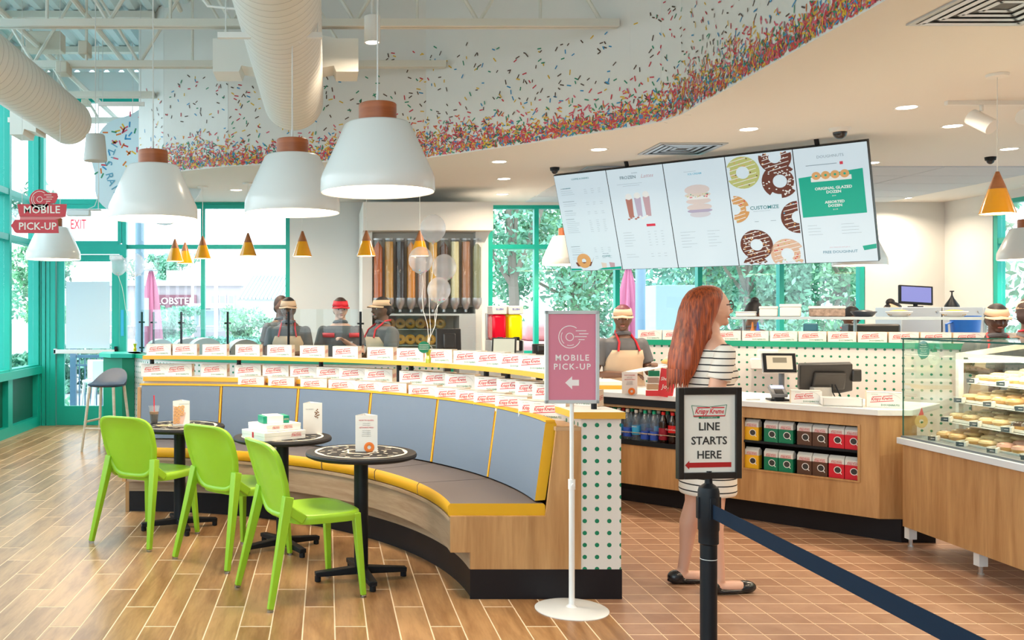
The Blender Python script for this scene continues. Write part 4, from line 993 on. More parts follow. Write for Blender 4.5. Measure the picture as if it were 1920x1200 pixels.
# ============================================================ DISPLAY CASE
dc = thing('doughnut_case', 'glass doughnut display case on oak front with lit tray shelves', 'display case', (3.70, 6.10, 0))
Y0, Y1 = -2.4, -.0           # local: case runs towards the camera
obj('oak_front', MB().box(0, .025, Y0, Y1-.0, .135, .665), OAK, dc, smooth=False)
obj('oak_end', MB().box(.025, 1.0, Y1-.02, Y1, .135, .665), OAK, dc, smooth=False)
obj('white_rim', MB().box(-.035, .10, Y0, Y1+.01, .665, .705), mat('rim_white', (.72, .76, .80), .35), dc, bevel=.003)
obj('steel_ledge', MB().box(-.012, .14, Y0, Y1, .706, .717), mat('ledge_grey', (.20, .22, .25), .4, .5), dc, smooth=False)
obj('case_floor', MB().box(.05, 1.0, Y0, Y1, .66, .70), STEELP, dc, smooth=False)
for k, y in enumerate((.035, -.62, -1.3, -2.0)):
    for x in (.035, .92):
        l_ = obj('leg', MB().box(x, x+.05, y-.045, y+.005, .05, .135), WM, dc, smooth=False)
        obj('leveler', MB().cyl((x+.025, y-.02, 0), (x+.025, y-.02, .055), .012, n=8).cyl((x+.025, y-.02, 0), (x+.025, y-.02, .008), .018, n=8), STEEL, l_)
obj('front_pane', MB().box(.0, .006, Y0, Y1, .715, 1.335), CGLASS, dc, smooth=False)
obj('end_pane', MB().box(.006, .95, Y1-.006, Y1, .70, 1.335), CGLASS, dc, smooth=False)
obj('top_pane', MB().box(-.01, .75, Y0, Y1, 1.336, 1.342), CGLASS, dc, smooth=False)
EG = mat('glass_edge', (.01, .10, .08), .2)
obj('pane_edge', MB().box(-.001, .007, Y1-.001, Y1+.002, .715, 1.34).box(-.012, -.008, Y0, Y1, 1.334, 1.344).box(-.01, .75, Y1-.002, Y1+.002, 1.334, 1.344), EG, dc, smooth=False)
obj('back_panel', MB().box(.98, 1.0, Y0, Y1-.45, .70, 1.36), PAPER, dc, smooth=False)
IW = mat('shelf_white', (.85, .83, .78), .4)
up = MB()
for x in (.28,): up.box(x, x+.03, Y1-.12, Y1-.09, .70, 1.25)
up.bar((.29, Y1-.10, 1.235), (.95, Y1-.10, 1.33), .03, .03); up.bar((.29, Y1-.10, 1.20), (.95, Y1-.10, 1.20), .02, .02); up.box(.30, .33, Y0, Y1-.1, 1.225, 1.25)
obj('upright', up, IW, dc, smooth=False)
obj('light_strip', MB().box(.34, .40, Y0, Y1-.12, 1.215, 1.224), mat('led', (1, .9, .75), .4, emit=6, ecol=(1, .86, .68)), dc, smooth=False)
rl = rect_light('case_light', (.45, -1.1, 1.21), .5, 9, (1, .84, .62), (0, 0, 0), dc, size_y=2.0)
rl2 = rect_light('case_light', (.10, -1.1, 1.30), .10, 5, (1, .86, .66), (0, radians(-25), 0), dc, size_y=2.1)
GL = [mat('dough_glazed', (.80, .48, .20), .3, coat=.6), mat('dough_plain', (.84, .60, .32), .4), mat('dough_choc', (.06, .022, .012), .25, coat=.5), mat('dough_pink', (.80, .42, .32), .35), mat('dough_sprinkled', (.72, .50, .28), .5, bump=.7, bscale=180, var=.5), mat('dough_base', (.66, .36, .12), .5)]
def donut(topm, name, hole=True, stripe=False):
    m = MB().torus((0, 0, .017), .028 if hole else .020, .0175 if hole else .024, n=16, k=8, mi=0, sq=.85)
    a = m.mesh('dough', GL[5])
    g = MB().torus((0, 0, .020), .028 if hole else .020, .0182 if hole else .0247, n=16, k=8, sq=.84)
    g.f, g.m = zip(*[(f, 0) for f in g.f if sum(g.v[i][2] for i in f)/4 > .020]); g.f = list(g.f); g.m = list(g.m)
    if stripe:
        for q in range(-3, 4): g.bar((q*.012-.012, -.03, .0375), (q*.012+.012, .03, .0375), .003, .002, 1)
    return a, g.mesh('icing', [topm, PWHITE])
DK_ = {'glazed': donut(GL[0], ''), 'sugar': donut(GL[1], ''), 'chocolate striped': donut(GL[2], '', False, True), 'pink iced': donut(GL[3], '', False), 'crumb topped': donut(GL[4], '')}
shelves = [(.10, .735, ['glazed', 'sugar', 'pink iced', 'crumb topped', 'glazed', 'chocolate striped']), (.18, .854, ['crumb topped', 'sugar', 'chocolate striped', 'glazed', 'sugar', 'glazed']), (.26, .972, ['sugar', 'glazed', 'pink iced', 'crumb topped', 'sugar', 'glazed']), (.34, 1.092, ['crumb topped', 'sugar', 'chocolate striped', 'glazed', 'pink iced', 'sugar'])]
sn = ['bottom', 'second lowest', 'second highest', 'top']
TAG = mat('tag_slate', (.05, .08, .10), .4)
for si, (x, z, kinds) in enumerate(shelves):
    tl = .10
    obj('shelf', MB().box(x-.02, .95, Y0, Y1-.14, z-.03, z-.026), IW if si else STEELP, dc, smooth=False)
    for ti, kd in enumerate(kinds):
        yc = -.20-ti*.262-si*.0-.05
        tr_ = thing('doughnut_tray', 'white tray of %s doughnuts, %s on the %s case shelf' % (kd, nth(ti), sn[si]), 'tray', (3.70+x, 6.10+yc, z-.024), 0, 'trays in the display case')
        tr_.rotation_euler = (0, -.13, 0)
        L = .50; w = .122
        obj('tray', MB().box(0, L, -w, w, 0, .004).box(0, .004, -w, w, 0, .018).box(0, L, -w, -w+.004, 0, .022).box(0, L, w-.004, w, 0, .022), IW, tr_, smooth=False)
        tg = thing('price_tag', 'slate price tag before the %s tray on the %s case shelf' % (nth(ti).replace(' from left', ''), sn[si]), 'price tag', (3.70+x-.006, 6.10+yc+.03, z-.022), -.55, 'price tags in the case')
        obj('holder', MB().box(-.012, .0, -.05, .05, 0, .03), IW, tg, rot=(0, 0, -.25)); obj('plate', MB().box(-.0135, -.012, -.046, .046, .003, .028).box(-.0145, -.0135, -.035, .03, .014, .017, 1).box(-.05, -.01, -.053, -.0505, .002, .028).box(-.035, -.015, -.0545, -.053, .014, .017, 1), [TAG, SW], tg, rot=(0, 0, -.25), smooth=False)
        n = 0
        for c_ in range(5):
            for r_ in range(2):
                q = Vector((.055+c_*.092, (-.058, .058)[r_], .0045))
                q = Matrix.Rotation(-.13, 3, 'Y') @ q
                d = thing('doughnut', '%s doughnut, %s %s, in the %s tray of the %s case shelf' % (kd, ['front', 'second', 'middle', 'fourth', 'rearmost'][c_], ['near', 'far'][r_], nth(ti).replace(' from left', ''), sn[si]), 'doughnut', (3.70+x+q.x, 6.10+yc+q.y, z-.024+q.z+.001), random.random()*6, 'doughnuts in %s tray of %s shelf' % (nth(ti), sn[si]))
                d.scale = (1.1,)*3 if kd != 'glazed' else (1.16, 1.16, 1.25)
                for nm, me in zip(('dough', 'icing'), DK_[kd]): link(nm, me, d)
# stickers on the end glass
p = at(1731, 656, 6.108)
t = thing('oval_sticker', 'oval teal notice stuck inside top corner of the case glass', 'sticker', (p.x, 6.105, p.z))
obj('disc', MB().ell((0, 0, 0), (.040, .0012, .058), 28, 12), mat('sticker_teal', (.0, .17, .15), .5), t)
for k in range(6): text('Please ask for fresh'[:10+(k % 3)*3], .0085, PWHITE, t, (0, -.002, .035-k*.014))
for (px, py, s, col, lb) in ((1752, 672, .045, mat('sticker_pale', (.70, .62, .62), .5), 'pale sprinkled doughnut sticker with green party hat'), (1727, 790, .045, mat('dough_glazed', ()), 'glazed doughnut sticker with pink striped hat low on the glass')):
    p = at(px, py, 6.108); t = thing('doughnut_sticker', lb, 'sticker', (p.x, 6.105, p.z))
    obj('ring', MB().torus((0, 0, 0), s*.62, s*.32, n=24, k=6, rot=Matrix.Rotation(pi/2, 3, 'X'), sq=.05), col, t)
    obj('party_hat', MB().prism([(-s*.4, s*.85), (s*.35, s*.95), (s*.05, s*2.0)], -.001, .001), PGREEN if 'green' in lb else CORAL, t, smooth=False)

# ============================================================ THEATRE COUNTER (curved, behind the divider)
tc = thing('curved_counter', 'curved green-topped counter with dotted white face behind the box shelf', 'counter', (-.5, 9.8, 0))
PL_ = [(-2.36, 11.35), (-2.25, 10.95), (-2.0, 10.5), (-1.6, 10.08), (-1.1, 9.75), (-.5, 9.50), (.2, 9.36), (1.15, 9.32)]
def strip(off0, off1, z0, z1, mi=0, uvz=False):
    m = MB(); cs = []; u = 0
    for i, (x, y) in enumerate(PL_):
        a = PL_[max(i-1, 0)]; b = PL_[min(i+1, len(PL_)-1)]; d = Vector((b[0]-a[0], b[1]-a[1], 0)).normalized(); n_ = Vector((-d.y, d.x, 0))
        if i: u += (Vector((x, y))-Vector(PL_[i-1])).length
        p = Vector((x, y, 0)); cs.append((p+n_*off0, p+n_*off1, u))
    vs = []; uv = []
    for a, b, u in cs:
        for q, z in ((a, z0), (b, z0), (b, z1), (a, z1)): vs.append((q.x, q.y, z)); uv.append((u, z))
    fs = []
    for k in range(len(cs)-1):
        for i in range(4): fs.append((k*4+i, k*4+(i+1) % 4, (k+1)*4+(i+1) % 4, (k+1)*4+i))
    fs += [(3, 2, 1, 0), tuple((len(cs)-1)*4+i for i in range(4))]
    return m.add(vs, fs, mi, uv)
wobj('dotted_face', strip(0, .05, .0, 1.0), polka('polka_counter', .062, .011), tc, ang=40)
wobj('green_top', strip(-.03, .38, 1.0, 1.045), mat('green_edge', ()), tc, ang=40)
wobj('left_end', MB().prism([(-2.62, 11.3), (-2.30, 11.2), (-2.2, 10.85), (-2.33, 10.8), (-2.58, 10.95)], 0, 1.0, plane='xy'), GREEN, tc, smooth=False)
wobj('left_top', MB().prism([(-2.68, 11.35), (-2.25, 11.35), (-2.1, 10.85), (-2.2, 10.72), (-2.45, 10.75), (-2.62, 10.92)], 1.0, 1.045, plane='xy'), mat('teal_top', (.0, .42, .32), .35), tc, smooth=False)
wobj('right_end', MB().box(1.15, 1.24, 9.30, 9.9, 0, 1.045), mat('green_edge', ()), tc, smooth=False)
# sneeze glass on posts
sgs = thing('sneeze_guard', 'clear sneeze guard panels on black posts along the curved counter', 'sneeze guard', (-.5, 9.8, 1.045))
PP = [(266, 11.15), (288, 10.75), (340, 10.35), (427, 9.95), (541, 9.62), (676, 9.50), (812, 9.48), (905, 9.48)]
pts = [Vector((at(px, 588, Y).x, Y, 0)) for px, Y in PP]
for i, p in enumerate(pts):
    if i >= 6: continue
    wobj('post', MB().cyl((p.x, p.y, 1.045), (p.x, p.y, 1.52), .0125, n=10).cyl((p.x-.035, p.y, 1.40), (p.x+.035, p.y, 1.40), .009, n=8).cyl((p.x-.03, p.y, 1.10), (p.x+.03, p.y, 1.10), .009, n=8), BLK, sgs)
for a, b in zip(pts[:-1], pts[1:]):
    d = (b-a).normalized(); n_ = Vector((-d.y, d.x, 0))*.006
    a2, b2 = a+d*.02-n_*4, b-d*.02-n_*4
    wobj('pane', MB().add([(q.x, q.y, z) for z in (1.07, 1.545) for q in (a2, b2, b2+n_, a2+n_)], [(0, 1, 5, 4), (1, 2, 6, 5), (2, 3, 7, 6), (3, 0, 4, 7), (4, 5, 6, 7)]), glass('guard_glass', (.95, .985, .99), .015), sgs, smooth=False)
# domed lids behind the guard
for i, (px, Y, r, c, lb) in enumerate(((300, 10.95, .17, STEELP, 'grey domed warmer lid by the left window'), (352, 10.7, .19, STEELP, 'grey domed warmer lid beside the gold-wrapped weight'), (384, 10.4, .20, STEELP, 'pale domed warmer lid in the middle of the counter'), (456, 10.15, .19, mat('brown_steel', (.35, .28, .24), .4, .4), 'brownish domed warmer lid before the first baker'))):
    p = at(px, 650, Y)
    t = thing('warmer_lid', lb, 'warmer', (p.x, p.y, 1.046), .3)
    m = MB(); n = 16
    for k in range(n+1):
        a = pi*k/n; m.v += [(-r*cos(a), -.14, r*sin(a)*.95), (-r*cos(a), .14, r*sin(a)*.95)]; m.uv += [(0, 0)]*2
    for k in range(n): m.f.append((2*k, 2*k+1, 2*k+3, 2*k+2)); m.m.append(0)
    m.f.append(tuple(range(0, 2*n+2, 2))); m.m.append(0); m.f.append(tuple(range(1, 2*n+3, 2))[::-1]); m.m.append(0)
    obj('dome', m, c, t, ang=40); obj('rim', MB().box(-r-.01, r+.01, -.15, .15, -.0, .012), STEEL, t)
# ============================================================ TOPPING WALL (hood, tubes, doughnut conveyor)
hd = thing('glazing_booth', 'white booth with overhanging hood that frames the topping tubes', 'booth', (1.18, 11.5, 0))
HB = mat('booth_white', (.80, .79, .76), .6)
obj('hood', MB().box(-.75, .80, -.2, 1.2, 2.49, 2.83), HB, hd, bevel=.004)
obj('steel_panel', MB().box(.42, .62, -.02, .5, .3, 1.475), STEELP, hd, smooth=False)
obj('side_panel', MB().box(-.75, -.63, .02, 1.2, 0, 2.49), HB, hd, smooth=False)
obj('side_panel', MB().prism([(.62, 0), (.70, 0), (.70, 2.3), (.80, 2.49), (.62, 2.49)], -.0, 1.2), HB, hd, smooth=False)
obj('back_panel', MB().box(-.63, .62, .18, .22, 1.58, 2.49), mat('booth_beige', (.74, .71, .65), .6), hd, smooth=False)
obj('lower_back', MB().box(-.63, .62, .5, .52, 0, 1.58), mat('booth_beige2', (.56, .53, .46), .5), hd, smooth=False)
obj('steel_shelf', MB().box(-.63, .62, .0, .5, 1.475, 1.50), STEELP, hd, smooth=False)
tubec = [((.58, .16, .05), 'rust-coloured'), ((.70, .40, .12), 'tan'), ((.06, .06, .07), 'black cookie'), ((.75, .30, .06), 'orange'), ((.55, .45, .42), 'pale speckled'), ((.80, .42, .08), 'golden'), ((.10, .05, .03), 'dark chocolate'), ((.72, .68, .42), 'cream'), ((.38, .20, .12), 'brown'), ((.25, .28, .18), 'rainbow')]
ACR = glass('acrylic', (.97, .98, .98), .04)
for i, (c, nm) in enumerate(tubec):
    px = 709+i*20.55; p = at(px, 560, 11.52)
    t = thing('topping_dispenser', 'clear tube of %s doughnut topping with steel spout, %s of ten' % (nm, nth(i)), 'dispenser', (p.x, 11.52, 0), 0, 'topping dispensers')
    obj('tube', MB().lathe([(.056, 1.68), (.056, 2.40)], n=18), ACR, t)
    obj('topping', MB().lathe([(.001, 1.68), (.051, 1.68), (.051, 2.37 if i % 3 else 2.30), (.001, 2.38)], n=18), mat('topping_%d' % i, c, .6, bump=.8, bscale=160, var=.45), t)
    obj('tube_cap', MB().lathe([(.058, 2.39), (.058, 2.41), (.001, 2.41)], n=18), STEELP, t)
    obj('hopper', MB().lathe([(.062, 1.69), (.062, 1.63), (.03, 1.56), (.018, 1.55), (.018, 1.52), (.001, 1.52)], n=16), mat('hopper_dark', (.42, .43, .45), .3, .6), t)
# conveyor of doughnuts
cv = thing('doughnut_rack', 'glass-fronted rack of golden doughnuts below the topping tubes', 'rack', (1.05, 11.9, 0))
for z in (1.37, 1.17, .97): obj('rack_shelf', MB().box(-.48, .40, -.12, .08, z-.07, z-.06), STEELP, cv, smooth=False)
dn = MB().torus((0, 0, 0), .043, .027, n=16, k=8, rot=Matrix.Rotation(pi/2*.85, 3, 'X')).mesh('dough', mat('fresh_dough', (.78, .40, .07), .35, coat=.4))
for r, z in enumerate((1.375, 1.175, .975)):
    for i in range(7):
        if i < 2 and r: continue
        o = link('rack_doughnut', dn, None, (.665+i*.125, 11.84, z)); tag(o, 'golden ring doughnut, %s in the %s row of the glass-fronted rack' % (nth(i), ['top', 'middle', 'bottom'][r]), 'doughnut', 'doughnuts on the rack')
obj('rack_pane', MB().box(-.50, .42, -.20, -.194, .85, 1.5), CGLASS, cv, smooth=False)
# slush machine
p = at(952, 640, 11.0)
sl = thing('slush_machine', 'slush machine with red and yellow drink tanks', 'drink machine', (p.x, 11.0, .95))
obj('machine_body', MB().box(-.19, .19, 0, .45, 0, .24).box(-.19, .19, .35, .45, .24, .56), STEELP, sl, bevel=.01)
obj('machine_front', MB().box(-.17, .17, -.03, .0, .12, .24), BLK, sl, bevel=.01)
for s, c, nm in ((-.095, (.62, .0, .02), 'red'), (.095, (.85, .72, .0), 'yel')):
    obj('tank', MB().box(s-.08, s+.08, .0, .34, .24, .54), mat('slush_'+nm, c, .2, emit=.15), sl, bevel=.03)
    obj('tank_lid', MB().box(s-.085, s+.085, -.01, .35, .54, .64), PAPER, sl, bevel=.01)
    text('SLUSH', .03, BLAB, sl, (s, -.012, .60), bold=.001)
    obj('tap', MB().box(s-.03, s+.03, -.07, .0, .22, .28).box(s-.02, s+.02, -.09, -.05, .12, .24, 1), [BLK, PAPER], sl, bevel=.006)
obj('drip_tray', MB().box(-.17, .17, -.16, .0, .0, .02), BLK, sl)
obj('stand', MB().box(-.25, .25, -.1, .5, -.95, 0), STEELP, sl)
# registers behind the shelf
def tablet(px, py, Y, w, h, tilt, yaw, label, scr, back=False):
    p = at(px, py, Y); t = thing('register', label, 'register', tuple(p), yaw)
    M = Matrix.Rotation(-tilt, 4, 'X')
    obj('housing', MB().box(-w/2, w/2, -.012, .018, -h/2, h/2).xf(M), DK, t, bevel=.006)
    if scr: obj('screen', MB().box(-w/2+.014, w/2-.014, -.0135, -.012, -h/2+.018, h/2-.014).xf(M), scr, t)
    else: obj('rear_housing', MB().box(-w*.25, w*.25, -.05, -.01, -h*.3, h*.3).xf(M), DK, t, bevel=.01)
    obj('stand', MB().bar((0, .03, -.0), (0, .06, -p.z+.93), .05, .05).box(-.08, .08, 0, .16, -p.z+.905, -p.z+.93), DK, t)
    return t
tablet(841, 640, 7.55, .20, .20, .1, .1, 'black register seen from the back, left of the tablet', None)
tablet(945, 652, 7.4, .19, .17, .5, -.25, 'angled tablet register with lit order screen', mat('order_screen', (.45, .45, .36), .2, emit=.3, ecol=(.9, .9, .75)))
tablet(1014, 655, 7.9, .14, .09, .2, 0, 'small dark register right of the tablet', None)
obj_ = thing('side_counter', 'low steel side counter carrying the registers behind the shelf', 'counter', (1.22, 7.75, 0), -.05)
obj('counter_top', MB().box(-.45, .42, -.35, .40, .87, .905), WHITE, obj_, bevel=.004); obj('cabinet', MB().box(-.42, .4, -.32, .37, 0, .87), STEELP, obj_)
# ============================================================ HANGING LAMPS
SHADE = mat('shade_white', (.80, .80, .78), .25); SHADEIN = mat('shade_inner', (.9, .86, .76), .6)
def big_lamp(px, py, Y, label, top=None):
    p = at(px, py, Y); z = p.z
    t = thing('pendant_lamp', label, 'pendant lamp', (p.x, Y, z), 0, 'big white pendant lamps')
    obj('lamp_shade', MB().lathe([(.292, .004), (.298, 0), (.302, .01), (.300, .07), (.293, .095), (.175, .355), (.160, .366), (.10, .37)], n=56), SHADE, t, ang=50)
    obj('shade_inner', MB().lathe([(.292, .004), (.292, .07), (.285, .095), (.17, .345), (.001, .355)], n=40), SHADEIN, t, ang=50)
    obj('wood_cap', MB().lathe([(.001, .366), (.100, .366), (.100, .462), (.095, .467), (.001, .467)], n=40), CAPW, t)
    zt = (top or ZD)-z
    obj('cord', MB().cyl((0, 0, .467), (0, 0, .53), .007, n=8).cyl((0, 0, .50), (0, 0, zt-.03), .0042, n=6), CORD, t)
    obj('canopy', MB().lathe([(.001, zt-.035), (.05, zt-.033), (.06, zt), (.001, zt)], n=24), WHITE, t)
    obj('bulb', MB().ell((0, 0, .17), (.045, .045, .06), 14, 8), mat('bulb', (1, .9, .7), .4, emit=14, ecol=(1, .82, .58)), t)
    d = bpy.data.lights.new('lamp_light', 'AREA'); d.shape = 'DISK'; d.size = .50; d.energy = PEND_W; d.color = WARM
    o = bpy.data.objects.new('lamp_light', d); COL.objects.link(o); o.parent = t; o.location = (0, 0, .09)
    d = bpy.data.lights.new('bulb_light', 'POINT'); d.shadow_soft_size = .05; d.energy = PEND_W*.35; d.color = WARM
    o = bpy.data.objects.new('bulb_light', d); COL.objects.link(o); o.parent = t; o.location = (0, 0, .09)
    return t
big_lamp(708, 361, 5.01, 'largest and nearest white pendant lamp with wooden cap')
big_lamp(548, 400, 6.0, 'white pendant lamp with wooden cap hanging under the track rail', 3.24)
big_lamp(287, 411, 6.47, 'white pendant lamp with wooden cap above the left table')
big_lamp(100, 487, 10.7, 'white pendant lamp behind the red MOBILE PICK-UP sign')
big_lamp(1062, 497, 12.0, 'white pendant lamp peeking out left of the menu screens', ZC)
big_lamp(1612, 498, 11.5, 'white pendant lamp behind the right end of the menu screens', ZC)
big_lamp(1927, 487, 11.0, 'white pendant lamp cut by the right edge of the picture', ZC)
YG = mat('yellow_gloss', (.74, .31, .0), .15, coat=.8)
CONEW = wood('cone_wood', (.22, .07, .02), (.36, .13, .045), .4, (2, 2, 12))
def cone(px, py, Y, label, s=1):
    p = at(px, py, Y); t = thing('cone_pendant', label, 'pendant lamp', tuple(p), 0, 'small yellow cone lamps')
    obj('lamp_shade', MB().lathe([(.094, .003), (.098, 0), (.101, .003), (.050, .155), (.001, .16)], n=32), YG, t, ang=50)
    obj('shade_inner', MB().lathe([(.097, .001), (.048, .145), (.001, .148)], n=24), mat('cone_inner', (.9, .88, .8), .5, emit=1.2, ecol=(1, .9, .7)), t)
    obj('wood_cone', MB().lathe([(.050, .155), (.010, .265), (.001, .266)], n=28), CONEW, t)
    obj('cord', MB().cyl((0, 0, .26), (0, 0, ZC-p.z), .003, n=6), CORD, t)
    obj('canopy', MB().lathe([(.001, ZC-p.z-.02), (.06, ZC-p.z-.018), (.065, ZC-p.z-.001), (.001, ZC-p.z-.001)], n=24), WHITE, t)
    d = bpy.data.lights.new('lamp_light', 'POINT'); d.shadow_soft_size = .05; d.energy = 2.5; d.color = WARM
    o = bpy.data.objects.new('lamp_light', d); COL.objects.link(o); o.parent = t; o.location = (0, 0, -.01)
for a in ((328, 490, 11.3, 'leftmost small yellow cone lamp by the glass'), (347, 494, 11.9, 'small yellow cone lamp half hidden behind the leftmost one'), (380, 485, 11.2, 'third small yellow cone lamp from the left'), (465, 480, 10.9, 'small yellow cone lamp against the middle of the left window'), (567, 481, 9.9, 'small yellow cone lamp against the plain white wall'), (687, 480, 9.9, 'small yellow cone lamp left of the topping tubes'), (787, 480, 9.9, 'small yellow cone lamp behind the balloons'), (1870, 401, 5.95, 'large-looking yellow cone lamp at the right above the case')): cone(*a)
# ---- recessed downlights
DL = mat('downlight_lens', (1, .97, .9), .5, emit=9, ecol=(1, .93, .80))
for i, (px, py) in enumerate(((1700, 201), (1404, 242), (1123, 280), (936, 303), (945, 335), (942, 364), (1786, 236), (1892, 279), (1698, 371), (443, 356), (1634, 305))):
    Y = F*(ZC-1.5)/(588-py); p = at(px, py, Y)
    if Y > BY-.1: continue
    t = thing('downlight', 'round recessed ceiling light, %s' % ['brightest one above the menu screens', 'above the middle of the menu screens', 'left of the square air vent', 'left of the small camera', 'between two others left of the menu', 'nearest the back windows', 'right of the white dome camera', 'behind the cone lamp cord', 'over the steel oven wall', 'over the back left window', 'just right of the menu screens'][i], 'ceiling light', (p.x, Y, ZC), 0, 'recessed ceiling lights')
    obj('trim', MB().lathe([(.066, -.002), (.080, -.006), (.088, -.001), (.088, .0)], n=28), WHITE, t); obj('lens', MB().lathe([(.001, -.003), (.067, -.003)], n=24), DL, t)
    d = bpy.data.lights.new('lamp_light', 'AREA'); d.shape = 'DISK'; d.size = .14; d.energy = DOWN_W; d.color = WARM; d.spread = radians(150)
    o = bpy.data.objects.new('lamp_light', d); COL.objects.link(o); o.parent = t; o.location = (0, 0, -.02)
# downlights of the same grid that lie just outside the frame to the right and in front
for i, (x, y) in enumerate(((4.2, 4.2), (5.6, 4.9), (3.4, 2.8), (5.2, 2.6), (6.6, 6.2))):
    t = thing('downlight', 'round recessed ceiling light outside the view, %s' % ['over the queue post', 'over the display case', 'nearest the front wall', 'between the case and front wall', 'by the right window'][i], 'ceiling light', (x, y, ZC), 0, 'ceiling lights outside the view')
    obj('lens', MB().lathe([(.001, -.003), (.067, -.003)], n=24), DL, t)
    d = bpy.data.lights.new('lamp_light', 'AREA'); d.shape = 'DISK'; d.size = .14; d.energy = DOWN_W; d.color = WARM; d.spread = radians(150)
    o = bpy.data.objects.new('lamp_light', d); COL.objects.link(o); o.parent = t; o.location = (0, 0, -.02)
# ---- cylinder light on stem, track rail, spots
p = at(698, 80, 7.3)
t = thing('cylinder_light', 'white cylinder ceiling light above the biggest lamp', 'ceiling light', tuple(p))
obj('cylinder', MB().lathe([(.052, 0), (.062, 0), (.062, .20), (.001, .20)], n=28), WHITE, t); obj('lens', MB().lathe([(.001, .008), (.053, .008)], n=24), DL, t)
d = bpy.data.lights.new('lamp_light', 'AREA'); d.shape = 'DISK'; d.size = .1; d.energy = 9; d.color = WARM
o = bpy.data.objects.new('lamp_light', d); COL.objects.link(o); o.parent = t; o.location = (0, 0, -.01)
obj('stem', MB().cyl((0, 0, .2), (0, 0, ZD-p.z), .012, n=8), WHITE, t)
t = thing('track_rail', 'white track rail hung on two wires over the middle lamp', 'light track', (-.36, 6.0, 3.24))
obj('rail', MB().box(-.33, .33, -.018, .018, 0, .035), WHITE, t, smooth=False)
obj('wire', MB().cyl((-.28, 0, .03), (-.28, 0, 1.5), .004, n=6).cyl((.3, 0, .03), (.3, 0, 1.5), .004, n=6), CORD, t)
obj('hub', MB().cyl((.14, 0, .03), (.14, 0, .06), .05, n=16).tube([(.1, 0, .06), (-.1, .02, .18), (-.4, .05, .22), (-.62, .05, .5)], .008), WHITE, t)
t = thing('track_rail', 'short white rail holding the speaker pendant near the left glass', 'light track', (at(228, 195, 10.0).x, 10.0, at(228, 195, 10).z))
obj('rail', MB().box(-.24, .24, -.02, .02, -.02, .02), WHITE, t, smooth=False); obj('wire', MB().cyl((-.2, 0, .02), (-.2, 0, ZD-t.location.z), .004, n=6).cyl((.2, 0, .02), (.2, 0, ZD-t.location.z), .004, n=6), CORD, t)
p = at(179, 302, 7.6)
t = thing('pendant_speaker', 'pale grey pendant speaker hanging near the left glass wall', 'speaker', tuple(p))
obj('speaker_body', MB().lathe([(.001, 0), (.090, .0), (.093, .01), (.075, .20), (.068, .212), (.001, .214)], n=32), mat('speaker_grey', (.55, .55, .52), .6), t); obj('cable', MB().cyl((0, 0, .21), (0, 0, ZD-p.z), .004, n=6), CORD, t)
# spot track at right
t = thing('spot_track', 'white ceiling track with two cylinder spots behind the yellow cone', 'spotlight', (4.72, 6.7, ZC))
obj('rail', MB().box(-.35, 1.0, -.02, .02, -.03, 0), WHITE, t, smooth=False)
obj('spot', MB().cyl((-.10, 0, -.03), (-.10, 0, -.07), .012).cyl((-.14, .05, -.10), (-.08, -.08, -.20), .055, n=20), WHITE, t, ang=60)
obj('spot', MB().cyl((.22, 0, -.03), (.22, 0, -.07), .012).cyl((.16, -.05, -.12), (.36, .05, -.14), .055, n=20), WHITE, t, ang=60)
# air vents
def vent(x, y, rz, label):
    t = thing('air_vent', label, 'air vent', (x, y, ZC), rz)
    obj('frame', MB().box(-.3, .3, -.3, -.27, -.01, 0).box(-.3, .3, .27, .3, -.01, 0).box(-.3, -.27, -.27, .27, -.01, 0).box(.27, .3, -.27, .27, -.01, 0), STEELP, t, smooth=False)
    for k, r in enumerate((.25, .19, .13, .07)):
        m = MB()
        for s in (-1, 1): m.bar((-r, s*r, -.014+k*.003), (r, s*r, -.014+k*.003), .035, .003).bar((s*r, -r, -.014+k*.003), (s*r, r, -.014+k*.003), .035, .003)
        obj('vane', m, STEEL, t, smooth=False)
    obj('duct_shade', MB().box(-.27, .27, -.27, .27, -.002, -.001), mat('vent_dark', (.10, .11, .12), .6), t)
vent(3.22, 8.62, -.0, 'square louvred air vent above the menu screens'); vent(3.30, 4.62, 0, 'square air vent cut off at the top right corner')
# cameras
for i, (px, py, Y, big, lb) in enumerate(((1040, 313, 9.75, 0, 'small black dome camera left of the menu screens'), (1575, 240, 7.67, 1, 'white and black dome camera above the menu screens'), (1857, 295, 9.1, 0, 'small black dome camera right of the menu screens'))):
    x = at(px, py, Y).x
    t = thing('dome_camera', lb, 'security camera', (x, Y, ZC))
    r = .075 if big else .045
    obj('mount', MB().lathe([(r*1.1, 0), (r, -.03), (r*.8, -.035), (.001, -.035)], n=24), WHITE if big else BLK, t); obj('dome', MB().ell((0, 0, -.035), (r*.72, r*.72, r*.75), 20, 10), mat('smoked', (.03, .03, .035), .08), t)
